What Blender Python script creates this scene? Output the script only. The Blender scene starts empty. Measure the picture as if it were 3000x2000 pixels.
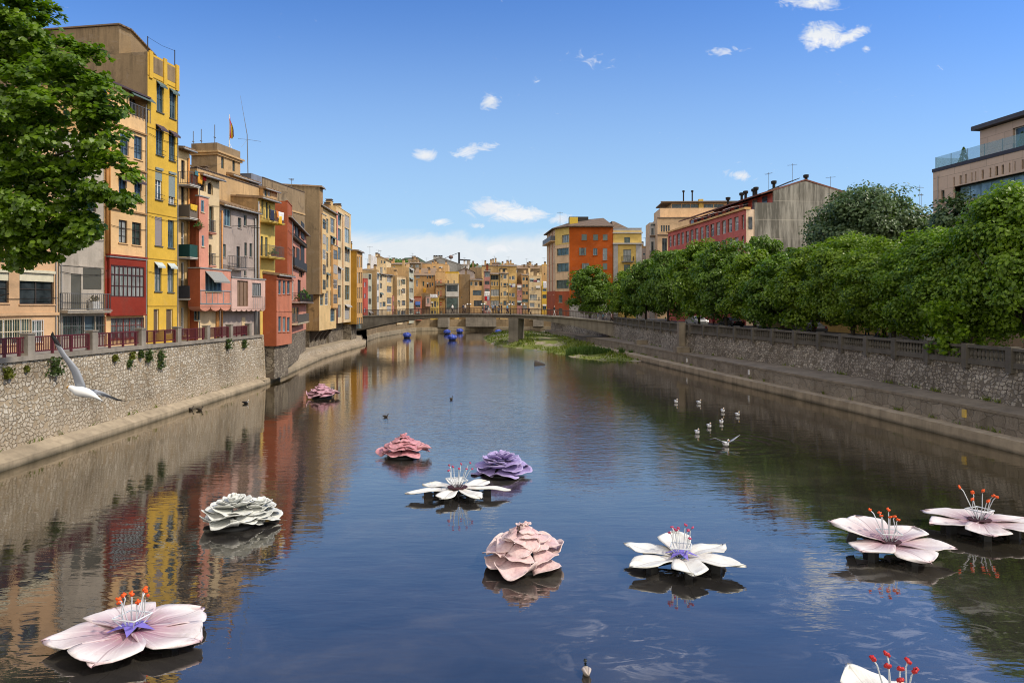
import bpy, bmesh, math, random
from mathutils import Vector, Matrix
R = math.radians
random.seed(7)
S = bpy.context.scene
COL = S.collection
CAMZ, FPX, HZ = 7.0, 2000.0, 895.0        # camera height, focal length and horizon row of the photograph
def G(px, py, z=0.0):                      # plan point of something standing at height z
    Y = FPX * (CAMZ - z) / (py - HZ)
    return ((px - 1500) / FPX * Y, Y)
def PT(px, py, Y): return Vector(((px - 1500) / FPX * Y, Y, CAMZ + (HZ - py) / FPX * Y))
def XA(px, Y): return (px - 1500) / FPX * Y
def ZA(py, Y): return CAMZ + (HZ - py) / FPX * Y
# ------------------------------------------------------------------ tagging
def tag(o, label=None, cat=None, group=None, kind=None):
    if label: o['label'] = label
    if cat: o['category'] = cat
    if group: o['group'] = group
    if kind: o['kind'] = kind
    return o
def empty(name, loc, rz=0.0, label=None, cat=None, group=None):
    o = bpy.data.objects.new(name, None); COL.objects.link(o)
    o.location = loc; o.rotation_euler = (0, 0, rz); o.empty_display_size = .3
    return tag(o, label, cat, group)
def copy_tree(o, parent=None):
    c = o.copy(); COL.objects.link(c); c.parent = parent
    for ch in list(o.children): copy_tree(ch, c)
    return c
class MB:
    def __init__(s): s.v = []; s.f = []; s.m = []
    def poly(s, pts, mi=0):
        n = len(s.v); s.v += [tuple(p) for p in pts]; s.f.append(tuple(range(n, n + len(pts)))); s.m.append(mi)
    def box(s, x0, y0, z0, x1, y1, z1, mi=0):
        if x1 < x0: x0, x1 = x1, x0
        if y1 < y0: y0, y1 = y1, y0
        if z1 < z0: z0, z1 = z1, z0
        s.hexa([(x0,y0,z0),(x1,y0,z0),(x1,y1,z0),(x0,y1,z0),(x0,y0,z1),(x1,y0,z1),(x1,y1,z1),(x0,y1,z1)], mi)
    def hexa(s, p, mi=0):
        n = len(s.v); s.v += [tuple(q) for q in p]
        for q in ((0,3,2,1),(4,5,6,7),(0,1,5,4),(1,2,6,5),(2,3,7,6),(3,0,4,7)):
            s.f.append(tuple(n + i for i in q)); s.m.append(mi)
    def prism(s, pts, z0, z1, mi=0):       # plan polygon (ccw) extruded; z may be lists
        k = len(pts); a = [z0]*k if not hasattr(z0, '__len__') else z0; b = [z1]*k if not hasattr(z1, '__len__') else z1
        n = len(s.v)
        s.v += [(p[0], p[1], a[i]) for i, p in enumerate(pts)] + [(p[0], p[1], b[i]) for i, p in enumerate(pts)]
        s.f.append(tuple(n + i for i in reversed(range(k)))); s.m.append(mi)
        s.f.append(tuple(n + k + i for i in range(k))); s.m.append(mi)
        for i in range(k):
            j = (i + 1) % k
            s.f.append((n+i, n+j, n+k+j, n+k+i)); s.m.append(mi)
    def sweep(s, path, prof, mi=0, caps=True):   # path: plan points with z offset; prof: list of (offset to the left normal, z)
        rings = []
        for i, p in enumerate(path):
            a = Vector(path[max(0, i-1)][:2]); b = Vector(path[min(len(path)-1, i+1)][:2])
            d = (b - a).normalized(); nrm = Vector((-d.y, d.x))
            dz = p[2] if len(p) > 2 else 0
            rings.append([(p[0] + nrm.x*o, p[1] + nrm.y*o, z + dz) for o, z in prof])
        s.loft(rings, mi, closed=True, caps=caps)
    def loft(s, rings, mi=0, closed=True, caps=False):
        n0 = len(s.v); k = len(rings[0])
        for r in rings: s.v += [tuple(p) for p in r]
        for i in range(len(rings) - 1):
            for j in range(k if closed else k - 1):
                a = n0 + i*k + j; b = n0 + i*k + (j+1) % k
                s.f.append((a, b, b + k, a + k)); s.m.append(mi)
        if caps:
            s.f.append(tuple(n0 + j for j in reversed(range(k)))); s.m.append(mi)
            s.f.append(tuple(n0 + (len(rings)-1)*k + j for j in range(k))); s.m.append(mi)
    def tube(s, pts, rad, n=6, mi=0, caps=True):
        rr = rad if hasattr(rad, '__len__') else [rad]*len(pts)
        pts = [Vector(p) for p in pts]; rings = []
        for i, p in enumerate(pts):
            d = (pts[min(i+1, len(pts)-1)] - pts[max(i-1, 0)])
            d = d.normalized() if d.length > 1e-9 else Vector((0,0,1))
            a = d.cross(Vector((0,0,1)) if abs(d.z) < .9 else Vector((1,0,0))).normalized(); b = d.cross(a)
            rings.append([p + (a*math.cos(2*math.pi*j/n) + b*math.sin(2*math.pi*j/n))*rr[i] for j in range(n)])
        s.loft(rings, mi, True, caps)
    def lathe(s, prof, c=(0,0,0), n=12, mi=0):
        s.loft([[(c[0]+r*math.cos(2*math.pi*j/n), c[1]+r*math.sin(2*math.pi*j/n), c[2]+z) for j in range(n)] for r, z in prof], mi, True, True)
    def ell(s, c, r, n=10, m=7, mi=0):
        s.loft([[(c[0]+r[0]*math.sin(t)*math.cos(2*math.pi*j/n), c[1]+r[1]*math.sin(t)*math.sin(2*math.pi*j/n), c[2]-r[2]*math.cos(t)) for j in range(n)] for t in [0.05+ (math.pi-.1)*i/(m-1) for i in range(m)]], mi, True, True)
    def build(s, name, mats, parent=None, smooth=False, fix=True):
        me = bpy.data.meshes.new(name); me.from_pydata(s.v, [], s.f)
        if not isinstance(mats, (list, tuple)): mats = [mats]
        for m in mats: me.materials.append(m)
        if len(mats) > 1: me.polygons.foreach_set('material_index', s.m)
        if fix:
            bm = bmesh.new(); bm.from_mesh(me); bmesh.ops.recalc_face_normals(bm, faces=bm.faces); bm.to_mesh(me); bm.free()
        if smooth: me.polygons.foreach_set('use_smooth', [True]*len(me.polygons))
        me.update()
        o = bpy.data.objects.new(name, me); COL.objects.link(o)
        if parent: o.parent = parent
        return o
def each(mb, name, mat, parent):
    out = []
    for k in range(len(mb.v)//8):
        q = MB(); q.v = mb.v[k*8:k*8+8]; q.f = [tuple(i-k*8 for i in f) for f in mb.f[k*6:k*6+6]]; q.m = mb.m[k*6:k*6+6]; out.append(q.build(name, mat, parent))
    return out
# ------------------------------------------------------------------ materials
MATS = {}
class NT:
    def __init__(s, name):
        s.mat = bpy.data.materials.new(name); s.mat.use_nodes = True
        s.t = s.mat.node_tree; s.t.nodes.clear()
        s.out = s.n('ShaderNodeOutputMaterial'); s.p = s.n('ShaderNodeBsdfPrincipled'); s.l(s.p.outputs[0], s.out.inputs[0])
    def n(s, t, **k):
        o = s.t.nodes.new(t)
        for a, b in k.items(): setattr(o, a, b)
        return o
    def l(s, a, b): s.t.links.new(a, b)
    def set(s, node, key, val):
        if hasattr(val, 'links') or hasattr(val, 'is_linked'): s.l(val, node.inputs[key])
        else: node.inputs[key].default_value = val
    def pos(s, scale=(1,1,1), loc=(0,0,0), rot=(0,0,0), src='geo'):
        g = s.n('ShaderNodeNewGeometry').outputs['Position'] if src == 'geo' else s.n('ShaderNodeTexCoord').outputs['Object']
        m = s.n('ShaderNodeMapping'); s.l(g, m.inputs[0]); m.inputs['Scale'].default_value = scale; m.inputs['Location'].default_value = loc; m.inputs['Rotation'].default_value = rot
        return m.outputs[0]
    def noise(s, vec, scale=1., detail=4., rough=.55, dist=0.):
        o = s.n('ShaderNodeTexNoise'); s.l(vec, o.inputs['Vector']); o.inputs['Scale'].default_value = scale
        o.inputs['Detail'].default_value = detail; o.inputs['Roughness'].default_value = rough; o.inputs['Distortion'].default_value = dist
        return o.outputs[0]
    def ramp(s, fac, stops):
        o = s.n('ShaderNodeValToRGB'); s.l(fac, o.inputs[0]); e = o.color_ramp.elements
        while len(e) < len(stops): e.new(.5)
        for i, (p, c) in enumerate(stops):
            e[i].position = p; e[i].color = (c, c, c, 1) if not hasattr(c, '__len__') else (*c[:3], 1)
        return o.outputs[0]
    def mix(s, fac, a, b, mode='MIX'):
        o = s.n('ShaderNodeMix', data_type='RGBA', blend_type=mode)
        s.set(o, 0, fac)
        for k, v in ((6, a), (7, b)):
            if hasattr(v, 'is_linked'): s.l(v, o.inputs[k])
            else: o.inputs[k].default_value = (*v[:3], 1) if hasattr(v, '__len__') else (v, v, v, 1)
        return o.outputs[2]
    def math(s, op, a, b=None, c=None, clamp=False):
        o = s.n('ShaderNodeMath', operation=op, use_clamp=clamp)
        for i, v in enumerate((a, b, c)):
            if v is not None: s.set(o, i, v)
        return o.outputs[0]
    def bump(s, h, strength=.3, dist=.02, normal=None):
        o = s.n('ShaderNodeBump'); o.inputs['Strength'].default_value = strength; o.inputs['Distance'].default_value = dist
        s.l(h, o.inputs['Height'])
        if normal is not None: s.l(normal, o.inputs['Normal'])
        s.l(o.outputs[0], s.p.inputs['Normal']); return o.outputs[0]
def flat(name, c, rough=.6, metal=0., var=.12, spec=.4):
    if name in MATS: return MATS[name]
    t = NT(name); n = t.noise(t.pos(), 3., 4)
    col = t.mix(t.ramp(n, [(.3, 0), (.7, 1)]), [x*(1-var) for x in c], [min(1, x*(1+var)) for x in c])
    t.l(col, t.p.inputs['Base Color']); t.p.inputs['Roughness'].default_value = rough; t.p.inputs['Metallic'].default_value = metal
    t.p.inputs['Specular IOR Level'].default_value = spec
    MATS[name] = t.mat; return t.mat
def plaster(name, c, dirt=.35, dark=(.09,.075,.055), streak=1.0):
    if name in MATS: return MATS[name]
    t = NT(name)
    big = t.noise(t.pos((.35,.35,.5)), 1., 5, .6)
    st = t.noise(t.pos((1.5,1.5,.16)), 1., 5, .65)
    fine = t.noise(t.pos(), 7., 4, .6)
    col = t.mix(t.ramp(big, [(.3, 0), (.72, 1)]), [x*.74 for x in c], [min(1, x*1.16) for x in c])
    col = t.mix(t.math('MULTIPLY', t.ramp(fine, [(.35, 0), (.75, 1)]), .22), col, [x*.55 for x in c])
    fac = t.math('MULTIPLY', t.ramp(t.math('MULTIPLY', st, t.math('ADD', big, .45)), [(.47, 0), (.75, 1)]), dirt*2*streak, clamp=True)
    col = t.mix(fac, col, [dark[i]*.6 + c[i]*.25 for i in range(3)])
    pt_ = t.noise(t.pos((.55,.55,.8), loc=(7,3,1)), 1., 6, .7, .4)
    col = t.mix(t.math('MULTIPLY', t.ramp(pt_, [(.57, 0), (.62, 1)]), .16+.25*dirt), col, [min(1, x*.7+.10) for x in c])
    dk = t.noise(t.pos((.5,.5,.7), loc=(2,9,4)), 1., 6, .72, .6)
    col = t.mix(t.math('MULTIPLY', t.ramp(dk, [(.55, 0), (.72, 1)]), min(1., .12+dirt*1.5)), col, [dark[i]*.7+c[i]*.2 for i in range(3)])
    t.l(col, t.p.inputs['Base Color']); t.p.inputs['Roughness'].default_value = .88; t.p.inputs['Specular IOR Level'].default_value = .2
    t.bump(t.math('ADD', fine, t.math('MULTIPLY', big, 1.5)), .35, .03)
    MATS[name] = t.mat; return t.mat
def stone(name, cells, mortar, scale=3.2, edge=.12, zs=1.2, streak=.5, wash=None):
    if name in MATS: return MATS[name]
    t = NT(name)
    sp = t.n('ShaderNodeSeparateXYZ'); t.l(t.n('ShaderNodeNewGeometry').outputs['Position'], sp.inputs[0])
    cb = t.n('ShaderNodeCombineXYZ'); t.l(t.math('ADD', sp.outputs[1], t.math('MULTIPLY', sp.outputs[0], .7)), cb.inputs[0]); t.l(t.math('MULTIPLY', sp.outputs[2], zs), cb.inputs[1])
    nz = t.n('ShaderNodeTexNoise'); t.l(t.pos(), nz.inputs['Vector']); nz.inputs['Scale'].default_value = 1.7; nz.inputs['Detail'].default_value = 3
    off = t.n('ShaderNodeVectorMath', operation='SCALE'); t.l(nz.outputs['Color'], off.inputs[0]); off.inputs['Scale'].default_value = .42
    add = t.n('ShaderNodeVectorMath', operation='ADD'); t.l(cb.outputs[0], add.inputs[0]); t.l(off.outputs[0], add.inputs[1])
    vs = []
    for ft in ('F1', 'F2'):
        v = t.n('ShaderNodeTexVoronoi', feature=ft, voronoi_dimensions='2D', distance='MINKOWSKI'); t.l(add.outputs[0], v.inputs['Vector']); v.inputs['Scale'].default_value = scale; v.inputs['Randomness'].default_value = .82; v.inputs['Exponent'].default_value = 4.; vs.append(v)
    gap = t.math('SUBTRACT', vs[1].outputs['Distance'], vs[0].outputs['Distance'])
    sep = t.n('ShaderNodeSeparateColor'); t.l(vs[0].outputs['Color'], sep.inputs[0])
    k = len(cells)
    col = t.ramp(sep.outputs[0], [((i+.5)/k, c) for i, c in enumerate(cells)])
    fine = t.noise(t.pos(), 11., 5, .65); big = t.noise(t.pos((.22,.22,.3)), 1., 5, .65); mid = t.noise(t.pos((.8,.8,.5)), 1., 4, .6)
    col = t.mix(t.math('MULTIPLY', t.ramp(fine, [(.35, 0), (.7, 1)]), .5), col, [x*.5 for x in mortar])
    pres = t.math('GREATER_THAN', t.math('ADD', sep.outputs[1], t.math('MULTIPLY', t.math('ADD', mid, t.math('MULTIPLY', big, .7)), .6)), .62)
    m = t.math('MULTIPLY', t.ramp(t.math('ADD', gap, t.math('MULTIPLY', fine, .08)), [(edge*.6, 0), (edge*1.7, 1)]), pres)
    mo = t.mix(mid, [x*.55 for x in mortar], [min(1, x*1.5) for x in mortar])
    col = t.mix(m, mo, col)
    col = t.mix(t.math('MULTIPLY', t.ramp(big, [(.42, 0), (.66, 1)]), streak), col, t.mix(1., col, (.42,.38,.33), 'MULTIPLY'))
    st = t.noise(t.pos((1.1,1.1,.1)), 1., 4, .65)
    col = t.mix(t.math('MULTIPLY', t.ramp(st, [(.52, 0), (.7, 1)]), streak*.9), col, t.mix(1., col, (.4,.37,.33), 'MULTIPLY'))
    if wash:
        lo = t.ramp(t.math('ADD', t.math('MULTIPLY', sp.outputs[2], .2), t.math('MULTIPLY', big, .5)), [(.36, 1), (.62, 0)]); col = t.mix(t.math('MULTIPLY', lo, .6), col, wash)
    t.l(col, t.p.inputs['Base Color']); t.p.inputs['Roughness'].default_value = .9; t.p.inputs['Specular IOR Level'].default_value = .2
    t.bump(t.math('ADD', m, t.math('MULTIPLY', fine, .5)), .9, .06)
    MATS[name] = t.mat; return t.mat
def concrete(name, c, wet=.35):
    if name in MATS: return MATS[name]
    t = NT(name)
    big = t.noise(t.pos((.4,.4,.8)), 1., 6, .65); fine = t.noise(t.pos(), 6., 5, .6); st = t.noise(t.pos((2.,2.,.2)), 1., 4, .6)
    col = t.mix(t.ramp(big, [(.3, 0), (.7, 1)]), [x*.65 for x in c], [min(1, x*1.25) for x in c])
    col = t.mix(t.math('MULTIPLY', t.ramp(st, [(.45, 0), (.7, 1)]), .55), col, [x*.38 for x in c])
    col = t.mix(t.math('MULTIPLY', fine, .35), col, [x*.6 for x in c])
    sep = t.n('ShaderNodeSeparateXYZ'); t.l(t.n('ShaderNodeNewGeometry').outputs['Position'], sep.inputs[0])
    wl = t.ramp(t.math('ADD', sep.outputs[2], t.math('MULTIPLY', big, .25)), [(.1, 1), (wet, 0)])
    col = t.mix(t.math('MULTIPLY', wl, .85), col, (.025,.025,.015))
    t.l(col, t.p.inputs['Base Color']); t.p.inputs['Roughness'].default_value = .88; t.p.inputs['Specular IOR Level'].default_value = .25
    t.bump(t.math('ADD', big, fine), .4, .03)
    MATS[name] = t.mat; return t.mat
def tiles(name, c):
    if name in MATS: return MATS[name]
    t = NT(name)
    v = t.noise(t.pos((1,1,1)), 5., 4, .7); big = t.noise(t.pos(), .6, 4)
    w = t.n('ShaderNodeTexWave', wave_type='BANDS', bands_direction='X'); t.l(t.pos(src='obj'), w.inputs['Vector']); w.inputs['Scale'].default_value = 1.4; w.inputs['Distortion'].default_value = .4
    col = t.mix(v, [x*.5 for x in c], [min(1, x*1.4) for x in c]); col = t.mix(t.math('MULTIPLY', big, .5), col, (.1,.085,.06))
    col = t.mix(t.math('MULTIPLY', t.ramp(w.outputs[1], [(.1, 1), (.5, 0)]), .7), col, [x*.25 for x in c])
    t.l(col, t.p.inputs['Base Color']); t.p.inputs['Roughness'].default_value = .9
    t.bump(w.outputs[1], .8, .06)
    MATS[name] = t.mat; return t.mat
def glass(name='window_glass', tint=(.02,.025,.03), curtain=.22):
    if name in MATS: return MATS[name]
    t = NT(name)
    oi = t.n('ShaderNodeObjectInfo').outputs['Random']
    w = t.noise(t.pos((9,9,.6)), 1., 3, .6)
    band = t.ramp(w, [(.38, .25), (.62, 1)])
    cur = t.math('MULTIPLY', t.math('LESS_THAN', oi, curtain), band)
    n2 = t.noise(t.pos(), 1.1, 3)
    col = t.mix(t.ramp(n2, [(.35, 0), (.7, 1)]), tint, [x*3.2+.02 for x in tint])
    col = t.mix(t.math('MULTIPLY', cur, .8), col, (.42,.43,.42))
    t.l(col, t.p.inputs['Base Color']); t.p.inputs['Roughness'].default_value = .12; t.p.inputs['Specular IOR Level'].default_value = .38
    t.bump(t.noise(t.pos(), 1.6, 2), .06, .05)
    MATS[name] = t.mat; return t.mat
def slats(name, c, scale=9., axis='Z', dark=.45):
    if name in MATS: return MATS[name]
    t = NT(name)
    w = t.n('ShaderNodeTexWave', wave_type='BANDS', bands_direction=axis); t.l(t.pos(src='obj'), w.inputs['Vector']); w.inputs['Scale'].default_value = scale
    n = t.noise(t.pos(), 3., 4)
    col = t.mix(w.outputs[1], [x*dark for x in c], c); col = t.mix(t.math('MULTIPLY', n, .4), col, [x*.6 for x in c])
    t.l(col, t.p.inputs['Base Color']); t.p.inputs['Roughness'].default_value = .7
    t.bump(w.outputs[1], .5, .02)
    MATS[name] = t.mat; return t.mat
def leafmat(name, c1, c2, trans=.35, tip=None):
    if name in MATS: return MATS[name]
    t = NT(name)
    g = t.n('ShaderNodeNewGeometry')
    n = t.noise(t.pos(), .55, 3, .6)
    fac = t.math('ADD', t.math('MULTIPLY', g.outputs['Random Per Island'], .6), t.math('SUBTRACT', t.math('MULTIPLY', n, 1.1), .25), clamp=True)
    col = t.mix(fac, c1, c2)
    t.l(col, t.p.inputs['Base Color']); t.p.inputs['Roughness'].default_value = .42; t.p.inputs['Specular IOR Level'].default_value = .45
    tr = t.n('ShaderNodeBsdfTranslucent'); t.l(t.mix(1., col, (1.5,1.7,.6), 'MULTIPLY'), tr.inputs[0])
    mx = t.n('ShaderNodeMixShader'); mx.inputs[0].default_value = trans
    t.l(t.p.outputs[0], mx.inputs[1]); t.l(tr.outputs[0], mx.inputs[2]); t.l(mx.outputs[0], t.out.inputs[0])
    MATS[name] = t.mat; return t.mat
GL = glass(); GLK = glass('dark_window_glass', (.012,.016,.018), 0.)
GLB = glass('blue_window_glass', (.025,.045,.062), .2); GLG = glass('green_window_glass', (.028,.045,.04), .25)
DARK = flat('dark_interior', (.018,.015,.013), .9)
IRON = flat('black_iron', (.03,.028,.027), .55, .3)
GREYIRON = flat('grey_iron', (.16,.16,.155), .5, .4)
WHITE = flat('white_paint', (.72,.71,.68), .5)
WOODG = flat('green_grey_wood', (.12,.165,.155), .6)
WOODD = flat('dark_wood', (.05,.038,.03), .6)
WOODB = flat('brown_wood', (.17,.105,.06), .65)
BLUEG = flat('blue_grey_wood', (.2,.33,.38), .55)
CREAMT = flat('cream_trim', (.62,.52,.34), .8)
PIPEC = flat('orange_pipe', (.55,.25,.07), .6)
PIPEG = flat('grey_pipe', (.3,.3,.29), .5)
TILE = tiles('old_roof_tiles', (.42,.27,.15))
TILED = tiles('dark_roof_tiles', (.22,.15,.10))
BLIND = slats('pale_blind', (.58,.55,.5), 7.)
BLINDG = slats('green_grey_blind', (.33,.4,.38), 6.)
AWN = flat('dark_green_awning', (.09,.13,.12), .7)
AWNB = flat('dark_brown_awning', (.075,.05,.055), .7)
CONC = concrete('quay_concrete', (.42,.34,.23))
CONCG = concrete('grey_concrete', (.33,.29,.235))
def facade(mb, u0, u1, z0, z1, y, ops, depth=.18, mi=0, mr=None, top=None):
    """front wall in the local plane y with holes and reveals; top: optional function u->z for a sloped/gabled head"""
    ops = [o for o in ops if o[2] > u0 and o[0] < u1]
    us = sorted(set([u0, u1] + [min(max(o[k], u0), u1) for o in ops for k in (0, 2)]))
    zs = sorted(set([z0, z1] + [min(max(o[k], z0), z1) for o in ops for k in (1, 3)]))
    for i in range(len(us)-1):
        a, b = us[i], us[i+1]
        if b - a < 1e-4: continue
        run = None
        cells = []
        for j in range(len(zs)-1):
            c, d = zs[j], zs[j+1]
            if d - c < 1e-4: continue
            mu, mz = (a+b)/2, (c+d)/2
            hole = any(o[0] < mu < o[2] and o[1] < mz < o[3] for o in ops)
            if hole:
                if run: cells.append(tuple(run)); run = None
            else:
                if run and abs(run[1]-c) < 1e-6: run[1] = d
                else:
                    if run: cells.append(tuple(run))
                    run = [c, d]
        if run: cells.append(tuple(run))
        for c, d in cells: mb.poly([(a,y,c),(b,y,c),(b,y,d),(a,y,d)], mi)
    mr = mi if mr is None else mr
    for o in ops:
        a, c, b, d = max(o[0], u0), max(o[1], z0), min(o[2], u1), min(o[3], z1); y2 = y + depth
        mb.poly([(a,y,c),(a,y2,c),(a,y2,d),(a,y,d)], mr); mb.poly([(b,y,c),(b,y,d),(b,y2,d),(b,y2,c)], mr)
        mb.poly([(a,y,c),(b,y,c),(b,y2,c),(a,y2,c)], mr); mb.poly([(a,y,d),(a,y2,d),(b,y2,d),(b,y,d)], mr)
class House:
    def __init__(s, name, label, P, z0, d, W, H, D, mats, cat='house', group=None, zb=None):
        d = Vector((d[0], d[1])).normalized(); s.P = Vector((P[0], P[1])); s.d = d; s.n = Vector((-d.y, d.x))
        s.z0 = z0; s.W = W; s.H = H; s.D = D; s.mats = mats if isinstance(mats, (list, tuple)) else [mats]
        s.root = empty(name, (P[0], P[1], z0), math.atan2(d.y, d.x), label, cat, group)
        s.ops = []; s.bays = []; s.top = None; s.flatroof = True; s.solid = []
    def uv(s, px, py=HZ, off=0.0):
        rx = (px - 1500) / FPX; P = s.P - s.n * off
        # t*(rx,1) = P + u*d
        det = rx * (-s.d.y) + s.d.x
        t = (P.x * (-s.d.y) + s.d.x * P.y) / det
        u = (t - P.y) / s.d.y if abs(s.d.y) > abs(s.d.x) else (t*rx - P.x) / s.d.x
        return u, CAMZ + (HZ - py) / FPX * t - s.z0, t
    def rect(s, x0, y0, x1, y1, off=0.0):
        u0 = s.uv(x0, off=off)[0]; u1 = s.uv(x1, off=off)[0]; _, _, t = s.uv((x0+x1)/2, off=off)
        return u0, ZA(y1, t) - s.z0, u1, ZA(y0, t) - s.z0
    def pw(s, x0, y0, x1, y1, off=0.0, **k):
        u0, a, u1, b = s.rect(x0, y0, x1, y1, off); return s.win(u0, a, u1, b, off=off, **k)
    def win(s, u0, a, u1, b, off=0.0, frame=WOODD, gl=None, rec=.13, cols=2, rows=1, trans=0, fw=.055, sill=True, shut=None, shutm=WOODG, blind=None, blindm=BLIND, awn=None, awnm=AWN, simple=False, name='window', bars=None, lintel=None, label=None):
        gl = gl or GL
        (s.ops if off == 0 else s.bays[-1][5] if off > 0 else s.ops).append((u0, a, u1, b))
        y = -off + rec; w = u1 - u0; h = b - a
        m = MB()
        if simple:
            t = min(fw, w*.12)
            m.poly([(u0,y,a),(u1,y,a),(u1,y,b),(u0,y,b)], 1)
            for q in ((u0,a,u0+t,b),(u1-t,a,u1,b),(u0+t,a,u1-t,a+t),(u0+t,b-t,u1-t,b)): m.box(q[0], y-.03, q[1], q[2], y-.004, q[3], 0)
            for i in range(1, cols): c = u0 + w*i/cols; m.box(c-t*.4, y-.03, a+t, c+t*.4, y-.004, b-t, 0)
            for i in range(1, rows): c = a + h*i/rows; m.box(u0+t, y-.024, c-t*.35, u1-t, y-.003, c+t*.35, 0)
            if awn: s._awn(m, u0, u1, b, -off, awn, 2)
            if shut == 'open':
                for q in ((u0-w*.46, u0-.03), (u1+.03, u1+w*.46)): m.box(q[0], -off-.05, a, q[1], -off-.012, b, 2)
            if shut == 'closed': m.box(u0+t, y-.07, a+t, u1-t, y-.032, b-t, 2)
            if blind: m.box(u0+t, y-.07, b-t-(h-2*t)*blind, u1-t, y-.032, b-t, 2)
            o = m.build(name, [frame, gl, awnm if awn else (blindm if blind else shutm)], s.root)
            if label: o['label'] = label
            return o
        t = fw
        for q in ((u0,a,u0+t,b),(u1-t,a,u1,b),(u0+t,a,u1-t,a+t),(u0+t,b-t,u1-t,b)): m.box(q[0], y-.04, q[1], q[2], y+.01, q[3])
        zt = b - t - h*.26 if trans else b - t
        if trans:
            m.box(u0+t, y-.038, zt-.03, u1-t, y+.008, zt+.03)
        for i in range(1, cols):
            c = u0 + w*i/cols; m.box(c-t*.55, y-.036, a+t, c+t*.55, y+.006, zt-.031 if trans else b-t)
            if trans: m.box(c-t*.55, y-.036, zt+.031, c+t*.55, y+.006, b-t)
        for i in range(1, rows):
            c = a + (zt-a)*i/rows
            for j in range(cols):
                m.box(u0 + w*j/cols + t*.6, y-.03, c-t*.25, u0 + w*(j+1)/cols - t*.6, y+.004, c+t*.25)
        o = m.build(name, frame, s.root)
        if label: o['label'] = label
        p = MB(); p.poly([(u0+t*.5,y+.012,a+t*.5),(u1-t*.5,y+.012,a+t*.5),(u1-t*.5,y+.012,b-t*.5),(u0+t*.5,y+.012,b-t*.5)]); p.build('pane', gl, o)
        if sill: q = MB(); q.box(u0-.06, -off-.07, a-.07, u1+.06, -off+rec-.045, a-.002); q.build('sill', s.mats[0] if sill is True else sill, o)
        if shut == 'open':
            for q in ((u0-w*.5, u0-.02), (u1+.02, u1+w*.5)): k = MB(); k.box(q[0], -off-.07, a, q[1], -off-.015, b); k.build('shutter', shutm, o)
        if shut == 'closed': k = MB(); k.box(u0+.03, -off+.02, a+.02, u1-.03, -off+.07, b-.02); k.build('shutter', shutm, o)
        if blind: k = MB(); k.box(u0+.02, -off+.01, b-.02-(h-.04)*blind, u1-.02, -off+.05, b-.02); k.box(u0-.02, -off-.1, b-.0, u1+.02, -off-.01, b+.16); k.build('blind', blindm, o)
        if awn: k = MB(); s._awn(k, u0, u1, b, -off, awn, 0); k.build('awning', awnm, o)
        if bars:
            k = MB(); n = max(3, int(w/.14))
            for i in range(n+1): c = u0 + w*i/n; k.box(c-.012, -off-.03, a, c+.012, -off-.005, b)
            for z in (a+.03, a+h*.5, b-.03): k.box(u0, -off-.045, z-.015, u1, -off-.031, z+.015)
            k.build('bars', bars, o)
        return o
    def _awn(s, m, u0, u1, b, y, awn, mi):
        drop, out = awn; e = .05
        m.hexa([(u0-e,y-.02,b+.1),(u1+e,y-.02,b+.1),(u1+e,y-.02,b+.05),(u0-e,y-.02,b+.05),
                (u0-e,y-out,b+.1-drop),(u1+e,y-out,b+.1-drop),(u1+e,y-out,b+.05-drop),(u0-e,y-out,b+.05-drop)], mi)
        m.poly([(u0-e,y-out-.004,b+.1-drop),(u1+e,y-out-.004,b+.1-drop),(u1+e,y-out-.004,b-.03-drop),(u0-e,y-out-.004,b-.03-drop)], mi)
    def bay(s, u0, u1, a, b, out, mat, side=None, scallop=0, name='bay_window'):
        s.bays.append([u0, u1, a, b, out, [], mat, side or mat, scallop, name])
    def pbay(s, x0, y0, x1, y1, out, *q, **k):
        u0, a, u1, b = s.rect(x0, y0, x1, y1, out); s.bay(u0, u1, a, b, out, *q, **k)
    def part(s, name, mb, mat, parent=None, smooth=False, label=None):
        o = mb.build(name, mat, parent or s.root, smooth)
        if label: o['label'] = label
        return o
    def band(s, z, h=.09, out=.07, mat=None, u0=None, u1=None, name='cornice'):
        m = MB(); m.box(0.02 if u0 is None else u0, -out, z, s.W-.02 if u1 is None else u1, -.003, z+h); return s.part(name, m, mat or CREAMT)
    def pipe(s, u, a, b, mat=PIPEC, r=.06, y=-.1):
        m = MB(); m.tube([(u,y,a),(u,y,b)], r, 7); return s.part('drainpipe', m, mat, smooth=True)
    def balcony(s, u0, u1, z, out=.9, rail='bars', h=.95, mat=IRON, slab=None, th=.13, off=0., n=None):
        m = MB(); m.box(u0, -off-out, z-th, u1, -off-.003, z); m.box(u0-.04, -off-out-.05, z-.05, u1+.04, -off-out-.002, z+.01)
        o = s.part('balcony', m, slab or CREAMT)
        k = MB(); y = -off-out+.03
        if rail == 'bars':
            for w0, w1 in (((u0+.03, y), (u1-.03, y)), ((u0+.03, y), (u0+.03, -off-.02)), ((u1-.03, y), (u1-.03, -off-.02))):
                L = math.hypot(w1[0]-w0[0], w1[1]-w0[1]); c = max(2, int(L/(n or .13)))
                for zz in (z+.08, z+h): k.box(min(w0[0],w1[0])-.016, min(w0[1],w1[1])-.016, zz-.018, max(w0[0],w1[0])+.016, max(w0[1],w1[1])+.016, zz+.018)
                for i in range(c+1):
                    f = i/c; x = w0[0]+(w1[0]-w0[0])*f; yy = w0[1]+(w1[1]-w0[1])*f; k.box(x-.011, yy-.011, z+.098, x+.011, yy+.011, z+h-.018)
        else:
            k.box(u0+.01, y-.025, z+.03, u1-.01, y, z+h); k.box(u0+.01, y+.003, z+.03, u0+.035, -off-.02, z+h); k.box(u1-.035, y+.003, z+.03, u1-.01, -off-.02, z+h)
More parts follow.
